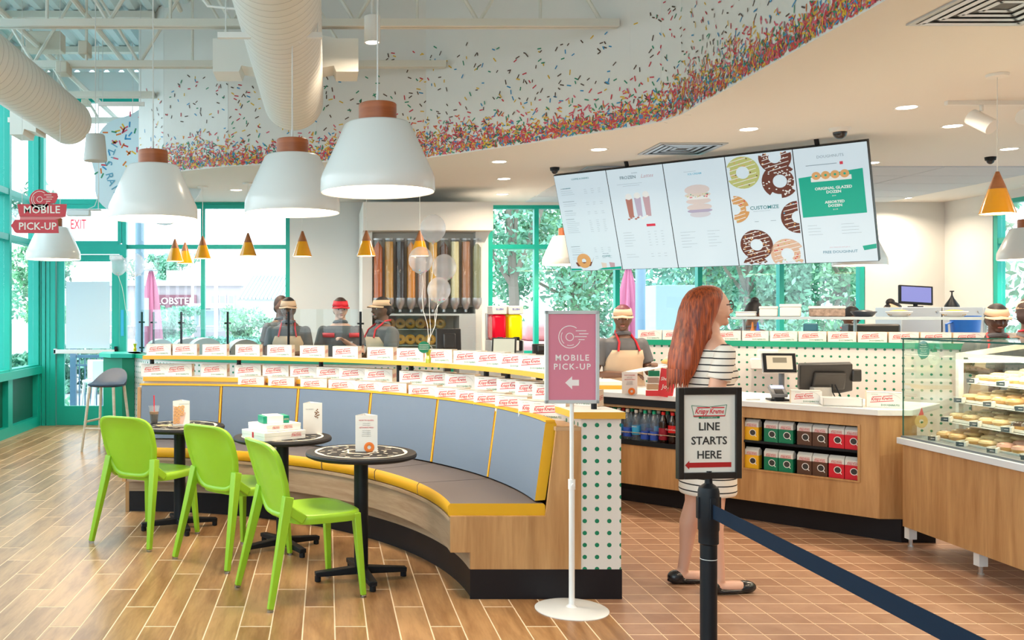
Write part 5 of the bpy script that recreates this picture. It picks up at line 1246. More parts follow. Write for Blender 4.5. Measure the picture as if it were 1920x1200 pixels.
# ============================================================ MENU SCREENS
k_ = .97; O = Vector((2.436*k_, 10.211*k_, 1.5+1.486*k_)); yaw, tilt = -.757, .361; WT, HT = 3.019*k_, 1.09*k_
RM = Matrix.Rotation(yaw, 3, 'Z') @ Matrix.Rotation(tilt, 3, 'X')
SCR = mat('menu_screen', (.20, .25, .28), .2, emit=.50, ecol=(.74, .90, 1.0))
def em(n_, c, e=.55): return mat('menu_'+n_, tuple(x*.3 for x in c), .3, emit=e*.8, ecol=c)
MT = em('teal', (.03, .25, .28)); MG = em('grey', (.28, .40, .48)); MGR = em('green', (.0, .47, .34)); MWH = em('white', (.9, .95, .95)); MRD = em('red', (.75, .05, .1)); MPK = em('pinkish', (.80, .62, .68)); MBR = em('brown', (.20, .07, .05)); MGD = em('gold', (.80, .45, .18)); MLV = em('lavender', (.55, .50, .66)); MYL = em('lime', (.62, .66, .25)); MCR = em('cream', (.82, .74, .66)); MINK = em('ink', (.10, .20, .25)); MMV = em('mauve', (.60, .42, .48))
names = ['first menu screen on the left, listing COFFEE & DRINKS', 'second menu screen, FROZEN Lattes with three drinks', 'third menu screen, ICE CREAM with stacked doughnut sandwiches', 'fourth menu screen, CUSTOMIZE surrounded by iced doughnuts', 'rightmost menu screen with green ORIGINAL GLAZED DOZEN panel']
dw = WT/5; ww = dw/2-.004; hh = HT/2
for i in range(5):
    cpt = O+RM @ Vector((dw*(i+.5), 0, -hh))
    t = thing('menu_screen', names[i], 'menu screen', tuple(cpt), 0, 'menu screens above the counter'); t.rotation_euler = (tilt, 0, yaw)
    obj('housing', MB().box(-dw/2+.0005, dw/2-.0005, .0, .06, -hh, hh), BLK, t, smooth=False)
    sc = obj('display', MB().box(-ww, ww, -.002, .0, -hh+.004, hh-.008), SCR, t, smooth=False)
    if i in (1, 4):
        mx_ = -.08 if i == 1 else -.1
        obj('ceiling_mount', MB().cyl((mx_, .045, hh*.9), (mx_, .045-.02, hh+.06), .02, n=12), BLK, t)
    obj('bracket', MB().box(-.1, .1, .06, .09, -.1, hh*.95), BLK, t)
    y = -.0035
    def T(s, size, m, x, z, **k): text(s, size, m, t, (x, y, z), **k)
    def lines(m, x0, x1, z, n, dz, mm, h=.0022, cols=1):
        r_ = random.Random(int(z*100)+i)
        for q in range(n):
            for c in range(cols):
                a = x0+(x1-x0)*c/cols; b = a+(x1-x0)/cols*(.75 if c == 0 and cols == 1 else .45)*r_.uniform(.6, 1)
                m.add([(a, y, z-q*dz), (b, y, z-q*dz), (b, y, z-q*dz+h), (a, y, z-q*dz+h)], [(0, 1, 2, 3)], 0)
    Rr = Matrix.Rotation(pi/2, 3, 'X')
    if i == 0:
        T('COFFEE & DRINKS', .024, MT, 0, .465); m = MB()
        for z, n_ in ((.36, 3), (.22, 2), (.12, 2), (.03, 7), (-.27, 3), (-.36, 2)):
            lines(m, -.24, -.06, z+.012, 1, .02, 0, .005); lines(m, -.24, -.03, z-.012, n_, .02, 0); lines(m, .02, .25, z-.012, n_, .02, 0, .0022, 3)
        obj('menu_print', m, MG, t, smooth=False)
        T('HOT BREWED', .014, MT, -.17, .375); T('COFFEE', .026, MT, .14, -.375); T('BREWED FRESH', .010, MG, .14, -.345)
        m = MB().torus((-.12, y, -.415), .052, .028, n=20, k=6, mi=0, rot=Rr, sq=.08); m.prism([(-.22, -.43), (-.20, -.475), (-.05, -.475), (.0, -.38), (-.03, -.43)], -.004, -.003, 1)
        for q, x in enumerate((.10, .19)): m.prism([(x-.03, -.44), (x+.03, -.45), (x+.022, -.52), (x-.02, -.52)], -.004, -.003, 2+q)
        m.prism([(-.285, -.518), (-.15, -.518), (-.17, -.50), (-.285, -.495)], -.0045, -.004, 4).prism([(.02, -.518), (.285, -.518), (.285, -.49), (.08, -.50)], -.0045, -.004, 4)
        obj('photo_print', m, [MGD, MBR, MCR, MMV, MGR], t, smooth=False)
    if i == 1:
        T('FROZEN', .044, MINK, -.075, .425, bold=.0006); link('lettering', text_mesh('Lattes', .052, MMV, shear=.35), t, (.12, y, .425), (pi/2, 0, 0)); T('BLENDED', .014, MG, .0, .465)
        m = MB(); lines(m, -.2, .2, .36, 1, .02, 0); lines(m, -.14, .14, .34, 1, .02, 0)
        for z, n_ in ((-.14, 6), (-.37, 2)): lines(m, -.22, -.05, z, n_, .028, 0); lines(m, .04, .24, z, n_, .028, 0, .0022, 3)
        obj('menu_print', m, MG, t, smooth=False)
        m = MB()
        for q, (x, c, h_) in enumerate(((-.10, 0, .18), (-.01, 1, .19), (.08, 2, .20))):
            m.prism([(x-.035, .10+h_*.6), (x+.035, .10+h_*.6), (x+.025, .02), (x-.025, .02)], -.004, -.003, c); m.ell((x, y, .10+h_*.6+.02), (.034, .001, .035), 14, 8, 3)
        for q in range(9): m.ell((-.13+q*.024, y, .0+(q % 3)*.012), (.014, .001, .009), 8, 5, 0 if q < 5 else 3)
        m.box(.04, .13, -.004, -.003, -.085, -.06, 4)
        obj('photo_print', m, [em('coffee', (.50, .22, .18)), MLV, MMV, MWH, MRD], t, smooth=False)
    if i == 2:
        T('ICE CREAM', .026, em('blue', (.15, .55, .75)), 0, .395, bold=.0005); m = MB(); lines(m, -.1, .1, .42, 1, .02, 0)
        for z, n_ in ((-.17, 6),): lines(m, -.22, -.02, z, n_, .03, 0, .0022, 1); lines(m, .04, .2, z, n_, .03, 0, .0022, 1)
        obj('menu_print', m, MG, t, smooth=False)
        m = MB()
        for (z, rx, rz, c) in ((.24, .12, .05, 0), (.19, .125, .025, 1), (.165, .11, .03, 3), (.13, .12, .03, 0), (.07, .12, .035, 0), (.035, .12, .022, 2), (-.0, .10, .03, 4)): m.ell((0, y, z), (rx, .001+z*.002+.0005, rz), 24, 8, c)
        r_ = random.Random(4)
        for q in range(22): m.ell((r_.uniform(-.11, .11), y-.001, r_.uniform(.165, .20)), (.008, .001, .006), 8, 4, 5+q % 3)
        obj('photo_print', m, [em('bun', (.80, .72, .70)), MCR, em('plum', (.50, .48, .66)), MWH, em('shadow', (.70, .72, .80)), MRD, MGR, MYL], t, smooth=False)
    if i == 3:
        m = MB(); r_ = random.Random(8)
        def dd(x, z, R, c, deco, n_=26):
            x0, x1, z0, z1 = -ww, ww, -hh+.005, hh-.009
            g = MB().torus((x, 0, z), R*.66, R*.34, n=28, k=5, rot=Rr, sq=.02)
            for f in g.f:   # keep the faces that lie on the screen
                vs_ = [g.v[q] for q in f]
                if all(x0 < v[0] < x1 and z0 < v[2] < z1 for v in vs_) and not all(abs(v[0]) < .165 and -.20 < v[2] < .17 for v in vs_): m.add([(v[0], y-.0005, v[2]) for v in vs_], [(0, 1, 2, 3)], c)
            for q in range(n_):
                a = r_.random()*6.28; rr = R*r_.uniform(.42, .92); px_, pz_ = x+rr*cos(a), z+rr*sin(a)
                if not (x0+.01 < px_ < x1-.01 and z0+.01 < pz_ < z1-.01) or (abs(px_) < .16 and -.195 < pz_ < .165): continue
                m.ell((px_, y-.0015, pz_), (.008, .0006, .006), 7, 4, r_.choice(deco))
            for q in range(-3, 4):
                if deco[0] == 4: continue
                a = Vector((x-R*.8, 0, z+q*R*.27-.02)); b = Vector((x+R*.8, 0, z+q*R*.27+.03))
                for s_ in range(12):
                    u = a.lerp(b, s_/12); v = a.lerp(b, (s_+1)/12); mid = (u+v)/2; rd_ = sqrt((mid.x-x)**2+(mid.z-z)**2)
                    if R*.34 < rd_ < R*.95 and x0 < u.x < x1-.01 and z0 < mid.z < z1-.01 and not (abs(mid.x) < .165 and -.20 < mid.z < .17): m.bar((u.x, y-.002, u.z), (v.x, y-.002, v.z), .0006, .006, 1)
        dd(-.15, .36, .15, 0, [3, 3, 2]); dd(.14, .47, .14, 2, [1, 3]); dd(.16, .25, .155, 2, [4, 1], 60); dd(-.26, .02, .13, 3, [5, 6, 0]); dd(.28, -.09, .15, 2, [5, 7, 3]); dd(-.11, -.33, .145, 2, [1, 3], 50); dd(.15, -.43, .145, 8, [5, 3, 0]); dd(-.14, -.55, .12, 2, [1, 3])
        obj('doughnut_print', m, [MYL, MWH, MBR, MGD, MWH, MRD, em('orange', (.85, .40, .1)), em('sky', (.1, .5, .8)), em('peach', (.88, .62, .45))], t, smooth=False)
        T('CUSTOMIZE', .046, MT, 0, .02, bold=.0008); m = MB(); lines(m, -.1, .1, -.012, 1, .02, 0); lines(m, -.10, -.03, -.11, 1, .02, 0, .004); lines(m, .04, .13, -.11, 1, .02, 0, .004); obj('menu_print', m, MG, t, smooth=False)
    if i == 4:
        T('DOUGHNUTS', .034, MG, 0, .43); m = MB(); lines(m, -.2, .22, .36, 1, .02, 0, .006)
        for z, n_ in ((-.18, 4),): lines(m, -.24, -.08, z, n_, .028, 0); lines(m, .03, .24, z, n_, .028, 0)
        obj('menu_print', m, MG, t, smooth=False)
        obj('green_panel', MB().prism([(-.27, .26), (.24, .30), (.24, -.09), (-.27, -.10)], -.004, -.003), MGR, t, smooth=False)
        m = MB().box(-.17, .15, -.0062, -.005, .215, .255, 0).box(.07, .095, -.006, -.004, .35, .375, 2)
        for q in range(4): m.torus((-.125+q*.075, -.0065, .268), .022, .014, n=16, k=5, mi=1, rot=Rr, sq=.08)
        m.prism([(.18, -.385), (.287, -.37), (.287, -.41), (.19, -.425)], -.004, -.003, 3)
        obj('photo_print', m, [MWH, MGD, MRD, MGR], t, smooth=False)
        y = -.0046
        T('ORIGINAL GLAZED', .034, MWH, .0, .15, bold=.0018); T('DOZEN', .034, MWH, .0, .115, bold=.0018); T('ASSORTED', .032, MWH, .0, .025, bold=.0018); T('DOZEN', .032, MWH, .0, -.008, bold=.0018)
        T('$9.99', .014, MWH, 0, .08); T('$11.99', .014, MWH, 0, -.043); y = -.0035
        T('FREE DOUGHNUT', .034, em('bluegrey', (.08, .30, .42)), 0, -.43); T('join rewards and get a', .018, MPK, 0, -.385)
# ============================================================ HANGING SIGNS
SR_ = mat('sign_red', (.60, .045, .06), .5); SCM = mat('sign_cream', (.86, .80, .72), .5)
Yp = 8.0; p = at(75, 395, Yp); u_ = Yp/F
t = thing('pickup_sign', 'red hanging MOBILE PICK-UP sign with arrow and flying doughnut', 'sign', (p.x, Yp, p.z))
obj('upper_banner', MB().prism([(-42*u_, 12*u_), (50*u_, 12*u_), (48*u_, -11*u_), (-38*u_, -11*u_)], -.01, .01), SR_, t, smooth=False)
obj('fold', MB().prism([(-38*u_, -11*u_), (48*u_, -11*u_), (28*u_, -17*u_), (-38*u_, -17*u_)], .0, .012), mat('fold_red', (.75, .25, .25), .5), t, smooth=False)
obj('lower_banner', MB().prism([(-54*u_, -28*u_), (-46*u_, -17*u_), (33*u_, -17*u_), (35*u_, -42*u_), (-44*u_, -42*u_), (-47*u_, -40*u_)], -.01, .01), SR_, t, smooth=False)
obj('doughnut_shape', MB().lathe([(.001, -.01), (19*u_, -.01), (20*u_, .0), (19*u_, .01), (.001, .01)], (0, 0, 20*u_), 36, axis='y').prism([(10*u_, 34*u_), (32*u_, 33*u_), (34*u_, 26*u_), (28*u_, 14*u_), (10*u_, 12*u_)], -.008, .008), SR_, t, ang=40)
obj('doughnut_print', doughnut_icon(MB(), 0, 21*u_, 15*u_, -.0112), SCM, t, smooth=False)
text('MOBILE', .088, SCM, t, (4*u_, -.0112, 1*u_), bold=.0025, space=1.05); text('PICK-UP', .086, SCM, t, (-4*u_, -.0112, -30*u_), bold=.0025, space=1.02)
obj('wire', MB().cyl((-.15, 0, .05), (-.15, 0, ZD-p.z), .0025, n=6).cyl((.17, 0, .05), (.17, 0, ZD-p.z), .0025, n=6), CORD, t)
p = at(147, 400, 10.4)
t = thing('exit_sign', 'hanging emergency light with clear panel reading EXIT in red', 'exit sign', tuple(p))
obj('light_housing', MB().box(-.12, .13, -.05, .05, -.03, .03).box(-.20, .25, -.04, .04, .03, .045), mat('exit_housing', (.72, .78, .80), .4), t, bevel=.01)
obj('panel', MB().box(-.09, .10, -.004, .004, -.22, -.03), glass('exit_panel', (.97, 1, 1), .05), t, smooth=False)
link('lettering', text_mesh('EXIT', .135, mat('exit_red', (.8, .02, .05), .4, emit=.4, ecol=(.9, .05, .1)), depth=.0015, bold=.004), t, (.0, -.006, -.125), (pi/2, 0, 0)).scale = (.62, 1.1, 1)
obj('hanger', MB().cyl((.22, 0, .04), (.22, 0, ZD-p.z-.3), .005, n=6).tube([(.1, 0, .045), (.18, 0, .08), (.22, 0, .2)], .004), CORD, t)
# round sprinkle sign
Yd = 11.4; cx_, cz_ = at(280, 312, Yd).x, at(280, 312, Yd).z; Rr_ = .70
t = thing('round_hanging_sign', "big round pale doughnut sign with sprinkles and lettering IT'S RAINING", 'sign', (cx_, Yd, cz_))
ol = []
for k in range(72):
    a = 2*pi*k/72; r = Rr_*(1+.045*sin(5*a+1.0)+.02*sin(9*a)); ol.append((r*cos(a), r*sin(a)))
obj('disc', MB().prism(ol, -.02, .02), mat('disc_paint', (.66, .78, .84), .5), t, smooth=False)
BL_ = mat('sign_blue', (.12, .35, .50), .5)
s_ = "IT'S RAINING SPRINKLES"
for k, ch_ in enumerate(s_):
    if ch_ == ' ': continue
    a = radians(149+k*9.0); r = Rr_*.70
    link('letter', text_mesh(ch_, .125, BL_, bold=.002, depth=.001), t, (r*cos(a), -.023, r*sin(a)), (pi/2, -(a-pi/2)-pi if False else -(a+pi/2), 0))
m = MB(); r_ = random.Random(12)
for k in range(70):
    a = r_.uniform(1.0, 3.4) if k < 55 else r_.uniform(0, 6.28); r = Rr_*r_.uniform(.25 if k > 50 else .55, .95 if k < 50 else .5); th = r_.random()*pi
    c = Vector((r*cos(a), -.0215, r*sin(a))); e = Vector((cos(th), 0, sin(th)))*.032; f = Vector((-sin(th), 0, cos(th)))*.009
    m.add([c-e-f, c+e-f, c+e+f, c-e+f], [(0, 1, 2, 3)], r_.randrange(6))
o = obj('sprinkle_print', m, SPC, t, smooth=False); o['kind'] = 'stuff'
obj('hanger', MB().cyl((-.2, 0, Rr_*.9), (-.2, 0, ZD-cz_), .006, n=6).cyl((.25, 0, Rr_*.9), (.25, 0, ZD-cz_), .006, n=6), CORD, t)
# ============================================================ BALLOONS
BAL = glass('balloon_skin', (.97, .97, .98), .03, .08, .26, (.95, .95, 1))
CONF = [mat('conf_'+k, c, .5) for k, c in dict(p=(.8, .15, .3), b=(.1, .45, .8), g=(.1, .6, .3), o=(.9, .4, .15)).items()]
def balloons(lst, Y, knot, wt, group, lbs, wcol, wl):
    kz = at(*knot, Y)
    for i, (px, py, r) in enumerate(lst):
        yy = Y+(-.03, .05, .12, .0)[i % 4]; p = at(px, py, yy); R = r*yy/F
        t = thing('balloon', lbs[i], 'balloon', tuple(p), 0, group)
        obj('skin', MB().ell((0, 0, 0), (R, R, R*1.12), 24, 16, fn=lambda v: Vector((v[0]*(1-.18*max(0, -v[2])**2), v[1]*(1-.18*max(0, -v[2])**2), v[2]))).lathe([(.004, -R*1.1), (.012, -R*1.2)], n=8), BAL, t)
        m = MB(); q_ = random.Random(i+px)
        for k in range(14):
            a = q_.random()*6.28; b = q_.uniform(.75, 1.0)*pi; c = Vector((sin(b)*cos(a)*R*.93, sin(b)*sin(a)*R*.93, cos(b)*R*1.05)); m.ell(c, (.006, .006, .004), 6, 4, q_.randrange(4))
        obj('confetti', m, CONF, t)
        a = p+Vector((0, 0, -R*1.18)); L = kz-a
        pts_ = [Vector((0, 0, -R*1.18))+L*s+Vector((sin(s*9+i)*.012, 0, 0)) for s in (0, .15, .3, .5, .7, .85, 1)]
        obj('string', MB().tube(pts_, .0022, 5), PAPER, t)
    w = at(*wt, Y)
    t = thing('balloon_weight', wl, 'balloon weight', tuple(w))
    obj('wrap', MB().lathe([(.001, 0), (.018, 0), (.020, .03), (.012, .05), (.018, .075), (.022, .09), (.001, .085)], n=9), wcol, t, smooth=False)
    obj('ribbon_bow', MB().torus((.01, 0, .10), .016, .002, rot=Matrix.Rotation(pi/2, 3, 'X')).torus((-.015, 0, .105), .012, .002, rot=Matrix.Rotation(pi/2, 3, 'X')), PAPER, t)
balloons([(812, 429, 24), (789, 488, 23), (833, 502, 23), (823, 544, 22)], 6.42, (803, 650), (803, 681), 'clear balloons over the box shelf', ['topmost clear balloon with pink confetti', 'clear balloon in front of the yellow cone lamp', 'clear balloon at right of the cluster', 'lowest clear balloon with orange confetti'], mat('foil_lime', (.55, .60, .08), .25, .5), 'crinkled yellow-green foil balloon weight on the box shelf')
balloons([(222, 498, 17), (252, 497, 20)], 10.9, (253, 640), (253, 659), 'white balloons by the door', ['white balloon against the green door frame', 'clear white balloon left of the pink umbrella'], mat('foil_gold', (.85, .65, .05), .2, .6), 'gold foil balloon weight on the green counter end')
t = thing('round_tag', 'round green paper tag tied to the balloon strings', 'tag', tuple(at(795, 651, 6.40)))
obj('disc', MB().lathe([(.001, 0), (.040, 0), (.040, .002), (.001, .002)], n=28, axis='y'), PGREEN, t)
for k in range(3): text('DOUGHNUTS', .010, PWHITE, t, (0, -.001, .015-k*.014))
# ============================================================ OUTSIDE
gm = mat('asphalt_bright', (.42, .44, .45), .9, var=.12, bscale=3)
tag(obj('parking_ground', MB().box(-90, 110, BY+.16, 160, -.35, -.15), gm, smooth=False), 'pale parking lot ground outside the glass', 'ground')
tag(obj('parking_ground', MB().box(-90, LX-.16, -60, BY+.16, -.35, -.15), gm, smooth=False), 'pale pavement outside the left glass wall', 'ground')
tag(obj('parking_ground', MB().box(RX+.14, 110, -60, BY+.16, -.35, -.15), gm, smooth=False), 'pale ground outside the right windows', 'ground')
def leafmat(n, c):
    m, nn, l, b = nt(n); oi = nn.new('ShaderNodeTexCoord'); nz = nn.new('ShaderNodeTexNoise'); nz.inputs['Scale'].default_value = 1.3; l.new(oi.outputs['Object'], nz.inputs['Vector'])
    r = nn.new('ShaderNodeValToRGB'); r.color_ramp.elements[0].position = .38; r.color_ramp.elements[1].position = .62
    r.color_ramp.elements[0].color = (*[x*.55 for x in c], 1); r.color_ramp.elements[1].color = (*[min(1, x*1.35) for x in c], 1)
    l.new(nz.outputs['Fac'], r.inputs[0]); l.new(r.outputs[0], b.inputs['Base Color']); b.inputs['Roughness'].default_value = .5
    b.inputs['Transmission Weight'].default_value = 0
    return m
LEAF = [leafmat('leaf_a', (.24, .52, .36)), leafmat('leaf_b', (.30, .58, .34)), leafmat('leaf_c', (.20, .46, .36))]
BARK = mat('bark', (.32, .26, .22), .9)
def tree(x, y, h, r, label, n=2600, leaf=.16, lm=0, base=.32, seed=1, group='trees outside the windows', cat='tree', gaps=.0):
    q = random.Random(seed); t = thing('leafy_tree' if cat == 'tree' else 'leafy_bush', label, cat, (x, y, -.15), 0, group)
    n = int(n*2.2); leaf *= .62
    m = MB()
    blobs = [(Vector((q.gauss(0, r*.42), q.gauss(0, r*.42), h*(base+(1-base)*q.random()))), r*q.uniform(.22, .42)) for _ in range(22)]
    for k in range(n):
        c, br = blobs[q.randrange(len(blobs))]
        d = Vector((q.gauss(0, 1), q.gauss(0, 1), q.gauss(0, 1))).normalized()*br*q.random()**.4
        p = c+d; p.z = min(max(p.z, .05), h*q.uniform(.93, 1.0))
        a = Vector((q.gauss(0, 1), q.gauss(0, 1), q.gauss(0, 1))).normalized(); b = a.cross(Vector((q.gauss(0, 1), q.gauss(0, 1), q.gauss(0, 1)))).normalized()
        L = leaf*q.uniform(.7, 1.3); m.v += [tuple(p-a*L), tuple(p-b*L*.45), tuple(p+a*L), tuple(p+b*L*.45)]; m.uv += [(0, 0)]*4
        o = len(m.v)-4; m.f.append((o, o+1, o+2, o+3)); m.m.append(0)
    me = bpy.data.meshes.new('crown'); me.from_pydata(m.v, [], m.f); me.materials.append(LEAF[lm])
    c = link('crown', me, t); c['kind'] = 'stuff'
    if cat == 'tree':
        tr = MB().tube([(0, 0, 0), (.05, 0, h*.3), (-.05, .1, h*.6), (.1, 0, h*.85)], [h*.022, h*.018, h*.012, h*.004], 8)
        for c_, br in blobs[:7]: tr.tube([(0, 0, h*.35), tuple(c_*.6+Vector((0, 0, h*.1))), tuple(c_)], [h*.010, h*.007, h*.003], 5)
        obj('trunk', tr, BARK, t)
    return t
k = 0
for (px, Y, h, r, n, lf, lm, lb) in ((960, 21, 6.5, 2.4, 4200, .13, 0, 'dense tree filling the first pane right of the topping wall'), (1075, 23, 5.5, 2.0, 3000, .13, 1, 'leafy tree behind the pink floor sign'), (1115, 30, 7.5, 3.0, 2600, .2, 2, 'tall pale tree left of the far pink umbrella'), (1330, 30, 8, 2.9, 3000, .2, 1, 'tall tree behind the red-haired woman'), (1400, 24, 6.0, 2.6, 3800, .15, 0, 'broad tree right of the red-haired woman'), (1500, 27, 7.5, 3.0, 4000, .17, 2, 'tree under the fourth menu screen'), (1585, 23, 6.5, 2.4, 3800, .14, 1, 'bright tree in the last back window pane'), (1290, 44, 5.0, 3, 1500, .3, 2, 'low distant tree in the bright gap'), (1460, 48, 11, 5, 2200, .4, 0, 'tall distant tree behind the menu screens')):
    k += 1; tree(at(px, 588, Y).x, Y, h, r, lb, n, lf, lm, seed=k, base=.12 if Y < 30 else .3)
tree(11.9, 12.6, 5.5, 2.0, 'tree beyond the right side window', 3800, .12, 1, seed=31, base=.05)
tree(14.5, 16, 6.5, 3, 'tall tree further out beyond the right side window', 3000, .16, 0, seed=32, base=.05)
tree(-5.6, 15.4, 4.2, 1.0, 'slim tree outside the left glass wall', 1800, .09, 0, seed=33, base=.35)
tree(-9.2, 21, 4.2, 1.4, 'tree seen through the corner of the left glass', 2400, .12, 2, seed=34, base=.3)
tree(-7.3, 24.5, 3.5, 1.0, 'tree seen over the poster in the door', 1800, .11, 1, seed=35, base=.45)
for i, (px, Y, h, r, lb) in enumerate(((318, 38, 1.95, 1.0, 'round green bush under the far restaurant sign'), (460, 36, 2.05, 1.15, 'wide green bush before the gabled building'), (400, 30, .85, 1.7, 'low clipped hedge along the parking lot'), (505, 30.5, .85, 1.2, 'low hedge right of the clipped one'), (520, 26, 1.5, .55, 'green bush beside the white wall edge'), (150, 20, 1.0, .8, 'low bush seen through the glass door'), (20, 17, .9, .9, 'low bush outside the left glass'))):
    tree(at(px, 588, Y).x, Y, h, r, lb, 1800, .12, i % 3, base=.05, seed=60+i, group='bushes outside', cat='bush')
tree(at(322, 588, 80).x, 80, 6.6, 2.6, 'tree crown rising behind the far restaurant roof', 1500, .3, 0, base=.5, seed=80)
# restaurant with sign
BRK = mat('far_brick', (.42, .36, .38), .8, var=.15, bscale=3); FW = mat('far_white', (.75, .76, .76), .7); FGL = mat('far_glass', (.30, .36, .40), .2); MAR = mat('sign_maroon', (.22, .07, .10), .6)
Yr = 62; x0 = at(180, 588, Yr).x; x1 = at(452, 588, Yr).x; u = Yr/F
bd = thing('restaurant_building', 'flat-roofed brick restaurant with maroon sign band reading LOBSTER', 'building', ((x0+x1)/2, Yr, -.15))
w = (x1-x0)/2; zt_ = (588-536)*u+1.65
obj('wall', MB().box(-w, w, 0, 8, 0, zt_), BRK, bd, smooth=False)
obj('parapet', MB().box(-w-.2, w+.2, -.3, 8, zt_, zt_+.35).box(-w*.1, w*.35, 2, 6, zt_+.3, zt_+1.1), FW, bd, smooth=False)
sx0, sx1 = (296-316)*u, (366-316)*u
obj('sign_band', MB().box(sx0-.3, sx1+.1, -.25, 0, (588-577)*u+1.65, (588-553)*u+1.65), MAR, bd, smooth=False)
link('lettering', text_mesh('D LOBSTER', .62, PWHITE, bold=.01, depth=.02), bd, ((sx0+sx1)/2-.35, -.29, (588-565)*u+1.65), (pi/2, 0, 0))
for i in range(8):
    a = -w+.7+i*(2*w-1)/8; fr_ = obj('window', MB().box(a, a+.8, -.06, 0, .8, 1.9), FW, bd, smooth=False); obj('glazing', MB().box(a+.08, a+.72, -.08, -.05, .88, 1.82), FGL, fr_, smooth=False)
for i in range(3):
    a = (395+i*16-316)*u; fr_ = obj('window', MB().box(a, a+.45, -.1, 0, 1.9, 2.9), FW, bd, smooth=False); obj('glazing', MB().box(a+.06, a+.39, -.12, -.09, 1.98, 2.8), FGL, fr_, smooth=False)
obj('entrance_canopy', MB().box(w*.3, w*.9, -1.2, 0, 2.0, 2.3), FW, bd, smooth=False)
Yg = 50; u = Yg/F
gb = thing('gabled_building', 'low building with grey ribbed gable roof at right of the far restaurant', 'building', (at(520, 588, Yg).x, Yg, -.15))
W_ = 75*u; e_ = (588-562)*u+1.65; rt = (588-514)*u+1.65
obj('wall', MB().box(-W_+.4, W_, 0, 6, 0, e_).prism([(W_*.2, e_), (W_, e_), (W_, rt), (W_*.65, rt)], 0, .2), FW, gb, smooth=False)
rf = MB(); n_ = 14
for i in range(n_):
    a0 = -W_+i*(W_*1.35)/n_; a1 = a0+(W_*1.35)/n_*.82
    rf.add([(a0, -.4, e_), (a1, -.4, e_), (a1+.5, 3, rt), (a0+.5, 3, rt), (a0, -.4, e_+.1), (a1, -.4, e_+.1), (a1+.5, 3, rt+.1), (a0+.5, 3, rt+.1)], [(0, 1, 2, 3), (4, 5, 6, 7), (0, 1, 5, 4), (1, 2, 6, 5), (3, 0, 4, 7)], 0)
rf.add([(-W_, -.38, e_-.02), (W_*.4, -.38, e_-.02), (W_*.4+.5, 3, rt-.02), (-W_+.5, 3, rt-.02)], [(0, 1, 2, 3)], 1)
obj('roof', rf, [mat('roof_grey', (.42, .52, .55), .5), mat('roof_gap', (.62, .70, .72), .6)], gb, smooth=False)
for i in range(2):
    a = W_*(.05+i*.3); fr_ = obj('window', MB().box(a, a+.9, -.06, 0, .6, 1.9), FW, gb, smooth=False); obj('glazing', MB().box(a+.08, a+.82, -.08, -.05, .68, 1.82), FGL, fr_, smooth=False)
link('lettering', text_mesh('R', .7, mat('pink_letter', (.75, .25, .35), .5), depth=.02, bold=.01), gb, ((528-520)*u, -.08, (588-566)*u+1.65), (pi/2, 0, 0))
# lamp posts
for i, (px, Y, h) in enumerate(((405, 30, 5.5), (361, 42, 4.5))):
    tag(obj('parking_light_pole', MB().cyl((0, 0, 0), (0, 0, h), .06, n=8).box(-.5, .5, -.1, .1, h, h+.12), FW, loc=(at(px, 588, Y).x, Y, -.15)), ['white parking light pole between the two windows', 'thinner light pole left of the mullion'][i], 'light pole')
# umbrellas
UMB = mat('umbrella_pink', (.72, .22, .36), .7)
def umbrella(px, Y, ztop, zbot, r, label):
    x = at(px, 588, Y).x; t = thing('patio_umbrella', label, 'umbrella', (x, Y, -.15)); m = MB(); n = 36; prof = []
    N = 9
    for j in range(N+1):
        s = j/N; z = ztop+.15-(ztop-zbot)*s; rr = r*(.18+.82*sin(s*2.1)**.8 if s < .95 else .8)
        for k_ in range(n):
            a = 2*pi*k_/n; q = rr*(1+.22*sin(9*a)+.05*sin(4*a+j)); m.v.append((q*cos(a), q*sin(a), z)); m.uv.append((0, 0))
    for j in range(N):
        for k_ in range(n): m.f.append((j*n+k_, j*n+(k_+1) % n, (j+1)*n+(k_+1) % n, (j+1)*n+k_)); m.m.append(0)
    obj('canopy', m, UMB, t, ang=60); obj('pole', MB().cyl((0, 0, 0), (0, 0, ztop+.3), .03, n=10), FW, t); obj('finial', MB().lathe([(.001, ztop+.2), (.10, ztop+.17), (.12, ztop+.16)], n=12), mat('umb_fin', (.3, .4, .45), .5), t)
    obj('base', MB().lathe([(.001, 0), (.3, 0), (.3, .08), (.05, .12)], n=20), mat('umb_base', (.3, .3, .3), .7), t)
umbrella(283, 15.6, 2.20, .35, .17, 'closed pink patio umbrella outside the left window'); umbrella(1178, 16.5, 2.3, .3, .20, 'closed pink patio umbrella behind the baker with the tray')
tag(obj('steel_post', MB().cyl((0, 0, 0), (0, 0, 2.7), .085, n=14), mat('post_bluegrey', (.30, .42, .55), .5), loc=(at(1201, 588, 16).x, 16, -.15)), 'blue-grey round post right of the far pink umbrella', 'post')
tag(obj('steel_post', MB().cyl((0, 0, 0), (0, 0, 4.6), .07, n=14), mat('post_bluegrey', ()), loc=(at(262, 588, 14.5).x, 14.5, -.15)), 'blue-grey post left of the near pink umbrella', 'post')
tag(obj('white_cabinet', MB().box(-.45, .45, 0, .5, 0, 2.1).box(.32, .37, -.01, 0, .9, 1.8), mat('pale_cab', (.55, .72, .82), .5), loc=(at(1283, 588, 15).x, 15, -.15), bevel=.01), 'pale blue outdoor cabinet behind the red-haired woman', 'cabinet')
